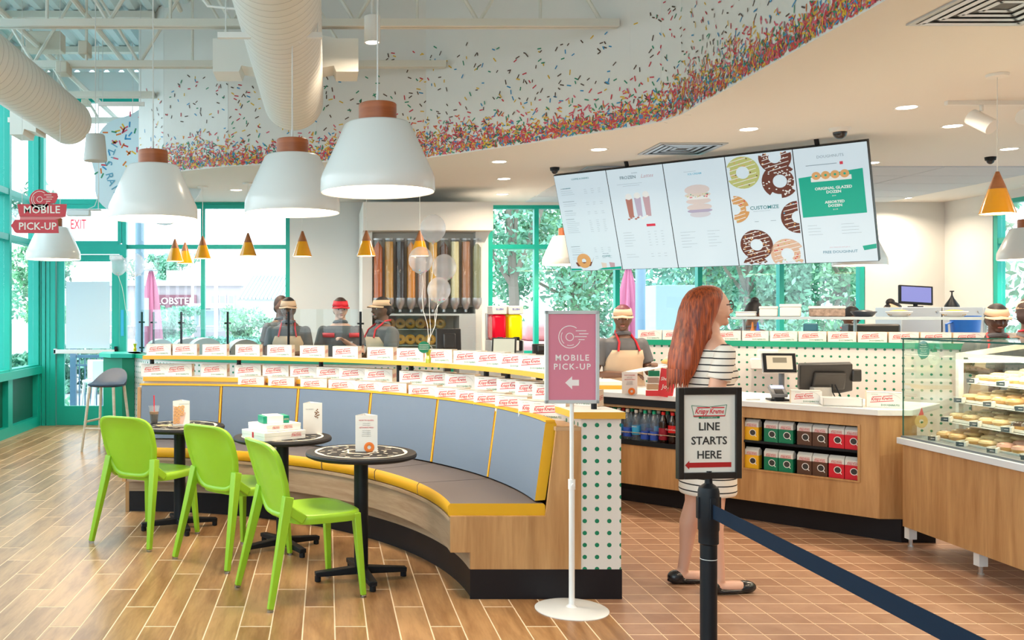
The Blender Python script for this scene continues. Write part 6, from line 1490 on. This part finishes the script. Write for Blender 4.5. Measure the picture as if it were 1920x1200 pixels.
# banner with red lettering
p = at(1222, 597, 17); t = thing('outdoor_banner', 'white outdoor banner with red stripes in teal frame', 'banner', tuple(p), .1)
obj('panel', MB().box(-.28, .26, 0, .03, -.25, .22), PAPER, t, smooth=False); obj('stripe', MB().box(-.24, .2, -.005, 0, .08, .13).box(-.24, .2, -.005, 0, -.1, .02), CORAL, t, smooth=False); obj('frame', MB().bar((.28, 0, -p.z-.15), (.28, 0, .26), .04, .04).bar((-.3, 0, -p.z-.15), (-.3, 0, .26), .04, .04), TEAL, t)
p = at(1035, 630, 17); tag(obj('red_car_body', MB().box(-.6, .6, 0, 2, -.9, -.1).box(-.4, .4, .3, 1.6, -.1, .25), mat('salmon_far', (.70, .35, .35), .5), loc=tuple(p), bevel=.1), 'reddish parked car beyond the middle window', 'car')
# white poster easel outside
p = at(262, 585, 15.2); t = thing('sign_board', 'blank white sign board on a stand left of the pink umbrella', 'sign board', (p.x, 15.2, -.15))
obj('board', MB().box(-.14, .14, 0, .03, 1.45, 1.90), PAPER, t); obj('stand', MB().cyl((0, .02, 0), (0, .02, 1.5), .02, n=8).box(-.2, .2, -.15, .15, 0, .05), FW, t)
# fence + white chairs seen through the door
fx0, fx1 = at(136, 588, 15).x, at(222, 588, 15).x
t = thing('metal_fence', 'dark blue metal railing seen through the lower door glass', 'fence', (fx0, 15, -.15))
FM = mat('fence_blue', (.05, .14, .22), .4)
obj('rail', MB().box(0, 1.6, -.02, .02, .95, 1.0).box(0, 1.6, -.02, .02, .82, .85).box(0, 1.6, -.02, .02, .12, .16), FM, t, smooth=False); obj('post', MB().box(-.03, .06, -.04, .04, 0, 1.1), FM, t, smooth=False)
for i in range(17): obj('bar', MB().box(.10+i*.09, .118+i*.09, -.012, .012, .12, .97), FM, t, smooth=False)
for i, (px, Y) in enumerate(((180, 14.3), (196, 14.0))):
    t = thing('patio_chair', ['tall white patio stool nearer the fence corner', 'tall white patio stool right of the other'][i], 'stool', (at(px, 588, Y).x, Y, -.15), .3*i)
    obj('seat', MB().box(-.17, .17, -.17, .17, .62, .66).box(-.17, .17, .15, .18, .66, .95), FW, t, bevel=.01)
    for a in (-1, 1):
        for b in (-1, 1): obj('leg', MB().bar((a*.14, b*.14, .62), (a*.2, b*.2, 0), .03, .03), FW, t)
    obj('stretcher', MB().box(-.18, .18, -.18, -.15, .25, .28), FW, t)
# ============================================================ PEOPLE
def remesh(mb, voxel, name, mats, sm=4):
    me = bpy.data.meshes.new('src'); me.from_pydata(mb.v, [], mb.f)
    o = bpy.data.objects.new('src', me); COL.objects.link(o)
    r = o.modifiers.new('r', 'REMESH'); r.mode = 'VOXEL'; r.voxel_size = voxel
    s = o.modifiers.new('s', 'SMOOTH'); s.iterations = sm; s.factor = .5
    dg = bpy.context.evaluated_depsgraph_get(); me2 = bpy.data.meshes.new_from_object(o.evaluated_get(dg))
    bpy.data.objects.remove(o); me2.materials.clear()
    for m in (mats if isinstance(mats, list) else [mats]): me2.materials.append(m)
    me2.polygons.foreach_set('use_smooth', [True]*len(me2.polygons)); me2.name = name
    return me2
def loft(mb, rings, n=20):
    """rings: (cx, cy, z, rx, ry)"""
    o = len(mb.v)
    for cx, cy, z, rx, ry in rings:
        for i in range(n): a = 2*pi*i/n; mb.v.append((cx+rx*cos(a), cy+ry*sin(a), z)); mb.uv.append((0, 0))
    for k in range(len(rings)-1):
        for i in range(n): mb.f.append((o+k*n+i, o+k*n+(i+1) % n, o+(k+1)*n+(i+1) % n, o+(k+1)*n+i)); mb.m.append(0)
    mb.f.append(tuple(o+i for i in range(n))[::-1]); mb.f.append(tuple(o+(len(rings)-1)*n+i for i in range(n))); mb.m += [0, 0]
def limb(mb, pts, rs):
    mb.tube(pts, rs, 14)
    for p, r in zip(pts, rs): mb.ell(p, (r, r, r), 14, 8)
def hand(mb, wrist, d, palm_n, s=1, curl=.5, thumb=1):
    d = Vector(d).normalized(); n_ = Vector(palm_n).normalized(); side = d.cross(n_).normalized(); w = Vector(wrist)
    R = Matrix((side, d, n_)).transposed()
    mb.ell(w+d*.048*s, (.038*s, .052*s, .014*s), 14, 8, rot=R)
    for i in range(4):
        b = w+d*.085*s+side*(.028-.0185*i)*s; L = (.070, .080, .075, .058)[i]*s; r = .0082*s
        p1 = b+(d*cos(curl*.4)+n_*sin(curl*.4))*L*.42; p2 = p1+(d*cos(curl*1.2)+n_*sin(curl*1.2))*L*.33; p3 = p2+(d*cos(curl*1.9)+n_*sin(curl*1.9))*L*.25
        mb.tube([b-d*.02*s, b, p1, p2, p3], [r, r*1.05, r, r*.92, r*.7], 8); mb.ell(p3, (r*.72,)*3, 8, 6)
    b = w+d*.028*s+side*.033*s*thumb; p1 = b+(d*.7+side*.7*thumb+n_*.25)*.034*s; p2 = p1+(d*.9+side*.25*thumb+n_*.4)*.028*s
    mb.tube([w+d*.02*s, b, p1, p2], [.012*s, .012*s, .0095*s, .0075*s], 8); mb.ell(p2, (.0078*s,)*3, 8, 6)
def person(label, loc, yaw, H, skin, group=None, b=1.0, head=(0, 0), arms=None, shirt=None, pants=None, voxel=.0085, apron=None, visor=None, hair=None, bun=None, lips=(.45, .15, .13), glasses=False, extra=None, shirt_mat=None, legs=None, lean=0, polo=None, shoes=True, straps=True, stripes=None):
    t = thing('person', label, 'person', loc, yaw, group); h = H
    SK = mat('skin_%.2f_%.2f' % (skin[0], skin[1]), skin, .5)
    B = MB()
    TR = [(.49, .078, .060), (.52, .100, .072), (.56, .098, .070), (.62, .082, .062), (.67, .084, .063), (.72, .094, .069), (.77, .100, .066), (.802, .100, .056), (.822, .074, .046), (.845, .040, .040), (.875, .035, .037), (.90, .033, .035)]
    def cy(z): return lean*max(0, z-.55)*h*.9
    def trs(inf, lo=.49, hi=.9, bb=None):
        bb = bb or b
        return [(0, cy(z), z*h, rx*h*(bb if z < .82 else 1)+inf, ry*h*(bb**1.2 if z < .82 else 1)+inf) for z, rx, ry in TR if lo <= z <= hi]
    loft(B, trs(0))
    if lips and not glasses or glasses is not None: pass
    sh = Vector((.106*h*b**.5, cy(.80), .785*h))
    L = legs or [((-.055*h, 0), (-.06*h, .0)), ((.055*h, 0), (.06*h, 0))]
    hips = [(-.05*h*b**.5), (.05*h*b**.5)]
    feet = []
    for (kx, ky), (fx, fy), hx in [(L[0][0], L[0][1], hips[0]), (L[1][0], L[1][1], hips[1])]:
        hp = Vector((hx, 0, .51*h)); kn = Vector((kx, ky, .275*h)); an = Vector((fx, fy, .048*h))
        limb(B, [hp, hp.lerp(kn, .4), hp.lerp(kn, .85), kn, kn.lerp(an, .3)+Vector((0, -.008*h, 0)), kn.lerp(an, .75), an], [.052*h*b**.6, .047*h*b**.5, .034*h, .031*h, .031*h, .020*h, .018*h]); feet.append(an)
        B.ell(an+Vector((0, .045*h, -.026*h)), (.024*h, .070*h, .018*h), 16, 8); B.ell(an+Vector((0, -.01*h, -.022*h)), (.020*h, .026*h, .024*h), 12, 8)
    A = arms or {}
    AR = []
    for s in (-1, 1):
        S0 = Vector((s*sh.x, sh.y, sh.z))
        E_, W_ = A.get(s, ((s*.135*h, cy(.6)-.01, .625*h), (s*.14*h, cy(.5)+.05*h, .485*h)))
        E_ = Vector(E_); W_ = Vector(W_)
        limb(B, [S0, S0.lerp(E_, .5), E_, E_.lerp(W_, .35), W_], [.029*h*b**.5, .028*h*b**.5, .024*h, .023*h, .0150*h])
        dv_ = (W_-E_).normalized(); nn = Vector((-s*1.0, .2, 0)) if abs(dv_.z) > .6 else Vector((0, 0, -1)); nn = (nn-dv_*nn.dot(dv_)).normalized()
        if A.get('palm'): nn = Vector(A['palm']); nn = (nn-dv_*nn.dot(dv_)).normalized()
        hand(B, W_, dv_, nn, h/1.75, A.get('curl', .5), thumb=1 if s*(dv_.cross(nn)).dot(Vector((0, 1, 0))) >= 0 else -1)
        AR.append((S0, E_, W_))
    # head
    hc = Vector((0, cy(.9)+.012*h, .935*h)); hy, hp_ = head
    RH = Matrix.Rotation(hy, 3, 'Z') @ Matrix.Rotation(hp_, 3, 'X')
    def hd_(v):
        x, y, z = v
        w = 1-.30*max(0, -z)**1.5; yy = y
        if y > 0: yy = y*(1-.10*max(0, z))+.10*max(0, -z)*(1-abs(x))
        else: yy = y*(1-.25*max(0, -z))
        return Vector((x*w, yy, z))
    hr = (.050*h, .062*h, .072*h)
    B.ell(hc, hr, 28, 18, rot=RH, fn=hd_)
    def HP(x, y, z): return hc+RH @ Vector((x*h, y*h, z*h))
    B.ell(HP(0, .058, -.006), (.0090*h, .014*h, .020*h), 10, 8, rot=RH @ Matrix.Rotation(.35, 3, 'X')); B.ell(HP(0, .067, -.016), (.0125*h, .012*h, .009*h), 10, 8, rot=RH)
    B.ell(HP(0, .047, .017), (.034*h, .010*h, .007*h), 12, 8, rot=RH); B.ell(HP(0, .047, -.052), (.018*h, .012*h, .012*h), 10, 8, rot=RH)
    B.ell(HP(0, .050, -.034), (.016*h, .008*h, .007*h), 10, 8, rot=RH)
    for s in (-1, 1): B.ell(HP(s*.046, -.004, -.004), (.006*h, .012*h, .019*h), 10, 8, rot=RH); B.ell(HP(s*.024, .038, -.022), (.016*h, .012*h, .015*h), 10, 8, rot=RH)
    link('body', remesh(B, voxel, 'body', SK), t)
    EW, EI = mat('eye_white', (.75, .73, .7), .3), mat('eye_iris', (.05, .03, .02), .2)
    for s in (-1, 1):
        e = MB().ell(HP(s*.020, .0525, .003), (.0092*h, .005*h, .0052*h), 12, 8, 0, rot=RH).ell(HP(s*.020, .0570, .003), (.0046*h, .0022*h, .0046*h), 10, 6, 1, rot=RH); obj('eye', e, [EW, EI], t)
        obj('eyebrow', MB().ell(HP(s*.021, .0580, .018), (.012*h, .0035*h, .0026*h), 10, 6, 0, rot=RH), mat('brow', (.05, .03, .02), .8), t)
    obj('lips', MB().ell(HP(0, .0600, -.0345), (.012*h, .0045*h, .0045*h), 12, 6, 0, rot=RH), mat('lips_%.2f' % lips[0], lips, .4), t)
    if shirt:
        M_ = MB(); loft(M_, trs(.012, .49, .83)); 
        for S0, E_, W_ in AR:
            e1 = S0.lerp(E_, .68); M_.ell(S0, (.030*h*b**.5+.009,)*3, 14, 8); M_.tube([S0, e1], [.030*h*b**.5+.009, .033*h*b**.5+.013], 16)
        link('shirt', remesh(M_, voxel, 'shirt', shirt, 3), t)
        obj('collar', MB().torus((0, cy(.83)+.002, .842*h), .042*h, .011*h, n=20, k=6, rot=Matrix.Rotation(.25, 3, 'X'), sq=1.1), polo or shirt, t)
    if pants:
        M_ = MB(); loft(M_, trs(.014, .49, .57))
        for k_, an in enumerate(feet):
            hp = Vector((hips[k_], 0, .51*h)); M_.tube([hp, hp.lerp(an, .5), an], [.056*h*b**.6, .042*h, .034*h], 14); M_.ell(hp, (.056*h*b**.6,)*3, 12, 8)
        link('trousers', remesh(M_, max(voxel, .012), 'trousers', pants, 2), t)
    if shoes:
        for an in feet:
            s_ = MB().ell(an+Vector((0, .045*h, -.032*h)), (.029*h, .078*h, .016*h), 16, 8); s_.ell(an+Vector((0, -.012*h, -.024*h)), (.025*h, .030*h, .022*h), 12, 8)
            link('shoe', remesh(s_, .008, 'shoe', BLK, 2), t)
    if apron:
        m = MB(); n = 16
        zs = [.40, .48, .54, .60, .66, .71, .755]
        ofs = []
        for k_, z in enumerate(zs):
            zz = max(.5, z); rx = max(.085, .08); 
            r0 = [(a, bx, c) for a, bx, c in TR]
            import bisect
            for (za, xa, ya), (zb, xb, yb) in zip(TR[:-1], TR[1:]):
                if za <= zz <= zb: f = (zz-za)/(zb-za); rx = xa+(xb-xa)*f; ry = ya+(yb-ya)*f
            half = radians(80) if z < .66 else radians(80-(z-.66)/.095*38)
            for i in range(n+1):
                a = pi/2+half-2*half*i/n; m.v.append(((rx*h*b+.024)*cos(a), cy(z)+(ry*h*b**1.2+.024)*sin(a), z*h)); m.uv.append((0, 0))
        for k_ in range(len(zs)-1):
            for i in range(n): m.f.append((k_*(n+1)+i, k_*(n+1)+i+1, (k_+1)*(n+1)+i+1, (k_+1)*(n+1)+i)); m.m.append(0)
        o = obj('apron', m, apron, t, ang=80); q = o.modifiers.new('s', 'SOLIDIFY'); q.thickness = .004; q.offset = 1
        sp_ = MB()
        for s in (-1, 1): sp_.tube([(s*.052*h*b, cy(.75)+.068*h*b**1.2+.016, .75*h), (s*.050*h, cy(.8)+.058*h*b+.012, .80*h), (s*.042*h, cy(.83)+.01, .856*h), (s*.02*h, cy(.83)-.045*h, .862*h)], .0095, 6)
        obj('apron_strap', sp_, RED, t)
    if hair:
        m = MB(); hm, kind = hair
        m.ell(HP(0, -.010, .014), (.053*h, .061*h, .066*h), 20, 12, rot=RH)
        if kind == 'short': m.ell(HP(0, -.03, -.015), (.050*h, .040*h, .04*h), 14, 8, rot=RH)
        hm_ = link('hair', remesh(m, .010, 'hair', hm, 3), t)
    if bun: obj('hair_bun', MB().ell(HP(*bun), (.028*h, .028*h, .026*h), 14, 10), hair[0], t)
    if visor:
        m = MB(); n = 24
        for z, k_ in ((.020, .99), (.056, .82)):
            for i in range(n): a = 2*pi*i/n; m.v.append(tuple(HP(.0565*k_*cos(a), .067*k_*sin(a)-.004, z+.002*sin(a)))); m.uv.append((0, 0))
        for i in range(n): m.f.append((i, (i+1) % n, n+(i+1) % n, n+i)); m.m.append(0)
        o = len(m.v); N = 14
        for r_, z in ((.97, .026), (1.3, .027), (1.6, .020)):
            for i in range(N+1): a = .25+(pi-.5)*i/N; m.v.append(tuple(HP(.0555*cos(a)*(1+(r_-1)*.25), .066*sin(a)*r_-.002, z-.012*abs(cos(a))))); m.uv.append((0, 0))
        for j in range(2):
            for i in range(N): m.f.append((o+j*(N+1)+i, o+j*(N+1)+i+1, o+(j+1)*(N+1)+i+1, o+(j+1)*(N+1)+i)); m.m.append(0)
        o_ = obj('visor', m, visor, t, ang=60); q = o_.modifiers.new('s', 'SOLIDIFY'); q.thickness = .004
    t['_h'] = 0; del t['_h']
    return t, HP, AR, cy
HB_ = mat('hair_black', (.012, .010, .012), .6); HD = mat('hair_darkbrown', (.05, .025, .02), .6); HM = mat('hair_maroon', (.12, .01, .03), .5)
GSH = mat('uniform_grey', (.12, .12, .13), .75); GP = mat('polo_dark', (.13, .13, .14), .75); APR = mat('apron_tan', (.62, .46, .32), .8); VIS = mat('visor_tan', (.70, .50, .34), .7); RV = mat('visor_red', (.70, .02, .04), .6); PB = mat('trouser_black', (.02, .02, .025), .8); DEN = mat('denim', (.04, .06, .10), .8)
D1, D2, L1 = (.16, .075, .045), (.09, .04, .025), (.70, .42, .32)
G = 'bakery staff behind the counters'
def W2(px, Y): return (at(px, 588, Y).x, Y, 0)
fold = {-1: ((-.22, .02, 1.05), (-.06, .22, 1.06)), 1: ((.22, .02, 1.05), (.06, .24, 1.02)), 'curl': .8}
person('baker with black hair and tan visor looking down behind a black glass post', W2(541, 10.55), pi-.05, 1.66, D1, G, 1.15, (0, -.12), fold, GSH, PB, apron=APR, visor=VIS, hair=(HB_, 'short'))
person('baker mostly hidden behind the one in the tan visor, brown hair', W2(527, 11.5), pi+.5, 1.70, D1, G, 1.0, (0, 0), None, GSH, PB, hair=(HD, 'short'))
t, HP, AR, cy = person('man in a red visor and grey polo with red shoulder stripes', W2(638, 10.7), pi+.1, 1.66, L1, G, 1.22, (0, -.12), {-1: ((-.24, .0, 1.06), (-.02, .20, 1.20)), 1: ((.25, .02, 1.03), (.18, .24, .98)), 'curl': 1.0}, GP, PB, visor=RV, hair=(HD, 'short'))
for s in (-1, 1):
    m = MB(); n = 8
    for z, rx, ry in ((1.235, .2115, .158), (1.285, .2145, .154)):
        for i in range(n+1): a = pi/2-s*radians(22+46*i/n); m.v.append((rx*cos(a)*1.04, ry*sin(a)*1.04, z)); m.uv.append((0, 0))
    for i in range(n): m.f.append((i, i+1, n+2+i, n+1+i)); m.m.append(0)
    q = obj('shoulder_stripe', m, CORAL, t).modifiers.new('s', 'SOLIDIFY'); q.thickness = .012; q.offset = 0
obj('name_tag', MB().box(-.12, -.06, .150, .156, 1.17, 1.19), PWHITE, t, smooth=False)
person('baker in tan visor facing left before the topping tubes', W2(718, 10.2), pi-1.15+.0, 1.66, D1, G, 1.28, (.1, -.05), {-1: ((-.25, .05, 1.05), (-.16, .30, 1.0)), 1: ((.25, .05, 1.05), (.16, .30, .98))}, GSH, PB, apron=APR, visor=VIS, hair=(HB_, 'short'), bun=(0, -.068, -.01))
# woman with tray
t, HP, AR, cy = person('baker with maroon hair and tan apron carrying a white tray', W2(1166, 8.5), pi-.0+.12, 1.56, D1, G, 1.22, (-.45, -.15), {-1: ((-.24, .03, .98), (-.16, .27, 1.05)), 1: ((.25, .0, .96), (.04, .26, .97)), 'curl': .9}, GSH, DEN, apron=APR, visor=VIS, hair=(HM, 'short'))
tl = Matrix.Rotation(t.rotation_euler[2], 4, 'Z'); hw = Vector(t.location)+tl @ Vector((-.08, .37, 1.02))
tag(obj('serving_tray', MB().box(-.17, .20, -.05, .10, 0, .012), PAPER, loc=tuple(hw), rot=(0, -.18, .1), bevel=.004), 'white tray held by the baker with the maroon hair', 'tray')
t3 = thing('pastry', 'small glazed pastry on paper at the end of the held tray', 'pastry', tuple(hw+Vector((.15, -.0, .055))))
obj('pastry_dough', MB().ell((0, 0, .012), (.05, .035, .02), 14, 8), GL[5], t3); obj('paper_wrap', MB().prism([(-.05, -.01), (.05, -.01), (.02, .06), (-.01, .045)], .02, .022), PAPER, t3)
# others at the back
person('baker with a black bun bending behind the red-haired woman', W2(1388, 10.6), -1.2, 1.62, D1, G, 1.05, (.2, -.5), None, GSH, PB, hair=(HB_, 'short'), bun=(0, -.03, .075), visor=None, lean=.35)
person('baker with black bun and tan visor leaning over at the end of the pass shelf', W2(1640, 10.3), pi+.9, 1.60, D1, G, 1.0, (.2, -.5), None, GSH, PB, apron=APR, visor=VIS, hair=(HB_, 'short'), bun=(0, -.05, .062), lean=.3)
person('worker bending with a red collar under the pass shelf', W2(1575, 10.6), pi+.2, 1.56, D1, G, .95, (0, -.7), fold, GSH, PB, apron=APR, hair=(HB_, 'short'), lean=.3)
person('baker in tan visor and red straps looking down behind the display case', W2(1868, 7.7), pi-.35, 1.56, D2, G, 1.15, (0, -.2), fold, GSH, PB, apron=APR, visor=VIS, hair=(HB_, 'short'))
person('baker seen from behind at the right edge with brown hair and tan visor', W2(1932, 7.0), -.55, 1.60, D1, G, 1.2, (-.2, -.1), None, GSH, PB, apron=APR, visor=VIS, hair=(HD, 'short'))
# ---- the customer
PX = 2.085; PY = 5.20; h = 1.64; SKW = (.66, .38, .28)
yawc = -1.42
t, HP, AR, cy = person('red-haired woman in glasses and striped dress waiting in line', (PX, PY, 0), yawc, h, SKW, None, .98, (.0, .06),
    {1: ((.175, -.075, 1.02), (.17, -.05, .80)), -1: ((-.165, -.03, 1.02), (-.17, .0, .80)), 'curl': .5}, None, None, voxel=.007, legs=[((-.075, -.035), (-.10, -.09)), ((.085, -.01), (.115, .0))], shoes=False, hair=None)
DR, n_, l_, b_ = nt('striped_dress')
tc_ = n_.new('ShaderNodeTexCoord'); sx_ = n_.new('ShaderNodeSeparateXYZ'); l_.new(tc_.outputs['Object'], sx_.inputs[0])
w1 = n_.new('ShaderNodeMath'); w1.operation = 'MULTIPLY'; w1.inputs[1].default_value = 1/.036; l_.new(sx_.outputs['Z'], w1.inputs[0])
w2 = n_.new('ShaderNodeMath'); w2.operation = 'FRACT'; l_.new(w1.outputs[0], w2.inputs[0]); w3 = n_.new('ShaderNodeMath'); w3.operation = 'LESS_THAN'; w3.inputs[1].default_value = .19; l_.new(w2.outputs[0], w3.inputs[0])
mx_ = n_.new('ShaderNodeMix'); mx_.data_type = 'RGBA'; mx_.inputs['A'].default_value = (.80, .76, .70, 1); mx_.inputs['B'].default_value = (.015, .015, .02, 1); l_.new(w3.outputs[0], mx_.inputs['Factor']); l_.new(mx_.outputs['Result'], b_.inputs['Base Color']); b_.inputs['Roughness'].default_value = .8
M_ = MB()
loft(M_, [(0, .0, z, rx, ry) for z, rx, ry in ((.515, .150, .142), (.53, .158, .148), (.65, .168, .142), (.80, .178, .138), (.88, .172, .134), (.98, .150, .118), (1.06, .150, .120), (1.15, .160, .132), (1.22, .165, .132), (1.28, .165, .112), (1.315, .155, .088), (1.345, .125, .072), (1.37, .075, .062))], 28)
M_.ell((.0, .085, 1.17), (.12, .07, .07), 16, 10)
for S0, E_, W_ in AR:
    e1 = S0.lerp(E_, .52); M_.ell(S0, (.054,)*3, 14, 8); M_.tube([S0, e1], [.054, .062], 18)
link('dress', remesh(M_, .007, 'dress', DR, 4), t)
# shoes: black ballet flats
for fx, fy in ((-.10, -.09), (.115, .0)):
    s_ = MB()
    for z, k_ in ((.004, 1.0), (.012, 1.03), (.03, .97), (.040, .92)):
        pass
    s_.ell((fx, fy+.055, .018), (.044, .150, .018), 20, 10); s_.ell((fx, fy-.040, .036), (.040, .050, .040), 16, 8); s_.ell((fx, fy+.150, .030), (.044, .062, .034), 16, 8)
    link('shoe', remesh(s_, .006, 'shoe', mat('shoe_black', (.012, .014, .018), .25), 3), t)
HR, n_, l_, b_ = nt('red_hair')
tc_ = n_.new('ShaderNodeTexCoord'); mp_ = n_.new('ShaderNodeMapping'); mp_.inputs['Scale'].default_value = (70, 70, 1.2); l_.new(tc_.outputs['Object'], mp_.inputs[0]); nz_ = n_.new('ShaderNodeTexNoise'); nz_.inputs['Scale'].default_value = 1.5; nz_.inputs['Detail'].default_value = 3; l_.new(mp_.outputs[0], nz_.inputs['Vector'])
r_ = n_.new('ShaderNodeValToRGB'); r_.color_ramp.elements[0].position = .35; r_.color_ramp.elements[1].position = .68; r_.color_ramp.elements[0].color = (.13, .018, .005, 1); r_.color_ramp.elements[1].color = (.46, .085, .014, 1)
l_.new(nz_.outputs['Fac'], r_.inputs[0]); l_.new(r_.outputs[0], b_.inputs['Base Color']); b_.inputs['Roughness'].default_value = .42
bp_ = n_.new('ShaderNodeBump'); bp_.inputs['Strength'].default_value = .5; bp_.inputs['Distance'].default_value = .01; l_.new(nz_.outputs['Fac'], bp_.inputs['Height']); l_.new(bp_.outputs[0], b_.inputs['Normal'])
# long hair, lofted in the figure's own frame (y forward): crown to the blades of the shoulders
m = MB(); n = 40; rows = 34; hcz = .935*h
key = [(1.655, .00, .02, .03), (1.645, -.005, .055, .065), (1.62, -.012, .078, .098), (1.58, -.022, .092, .116), (1.52, -.040, .098, .118), (1.46, -.060, .100, .108), (1.40, -.082, .102, .102), (1.34, -.102, .105, .095), (1.28, -.125, .108, .086), (1.22, -.142, .105, .074), (1.17, -.155, .095, .058), (1.135, -.165, .075, .035)]
def kv(z):
    for a, b2 in zip(key[:-1], key[1:]):
        if a[0] >= z >= b2[0]: f = (a[0]-z)/(a[0]-b2[0]); return [a[i]+(b2[i]-a[i])*f for i in (1, 2, 3)]
    return key[-1][1:]
for j in range(rows+1):
    z = 1.655-(1.655-1.135)*j/rows; c, rx, ry = kv(z)
    for i in range(n):
        a = 2*pi*i/n; q = 1+(.035*sin(11*a+z*9)+.02*sin(23*a+z*5))*min(1, j/8)
        x = rx*cos(a)*q; y = c+ry*sin(a)*q
        # open at the face: pull the front back behind the face line
        lim = .055 if z > 1.6 else .055-.075*min(1, (1.6-z)/.16)
        if y > lim+.25*max(0, z-1.6): y = lim+.25*max(0, z-1.6)-(.0 if z > 1.6 else .02*(1-abs(cos(a))))
        zz = z-(.02*sin(5*a)+.015*sin(13*a))*(1 if j == rows else 0)
        m.v.append((x, y, zz)); m.uv.append((0, 0))
for j in range(rows):
    for i in range(n): m.f.append((j*n+i, j*n+(i+1) % n, (j+1)*n+(i+1) % n, (j+1)*n+i)); m.m.append(0)
m.f.append(tuple(range(n))[::-1]); m.f.append(tuple(range(rows*n, (rows+1)*n))); m.m += [0, 0]
obj('hair', m, HR, t, ang=70)
m = MB()
for i in range(26):
    a = pi+pi*i/25; x = .09*cos(a); y = -.16+.05*sin(a); m.tube([(x, y, 1.20), (x*1.0, y-.005, 1.15), (x*.97, y-.01, 1.12-.025*(i % 3))], [.010, .006, .0015], 5)
obj('hair_ends', m, HR, t)
FB = mat('glasses_brown', (.06, .02, .015), .3)
g = MB()
for s in (-1, 1):
    g.torus(HP(s*.021, .060, .003), .019*h*.75, .0022, n=20, k=6, rot=Matrix.Rotation(pi/2, 3, 'X'), sq=1); g.bar(HP(s*.036, .057, .007), HP(s*.048, .0, .006), .003, .006)
g.bar(HP(-.006, .064, .006), HP(.006, .064, .006), .003, .003)
obj('glasses', g, FB, t)
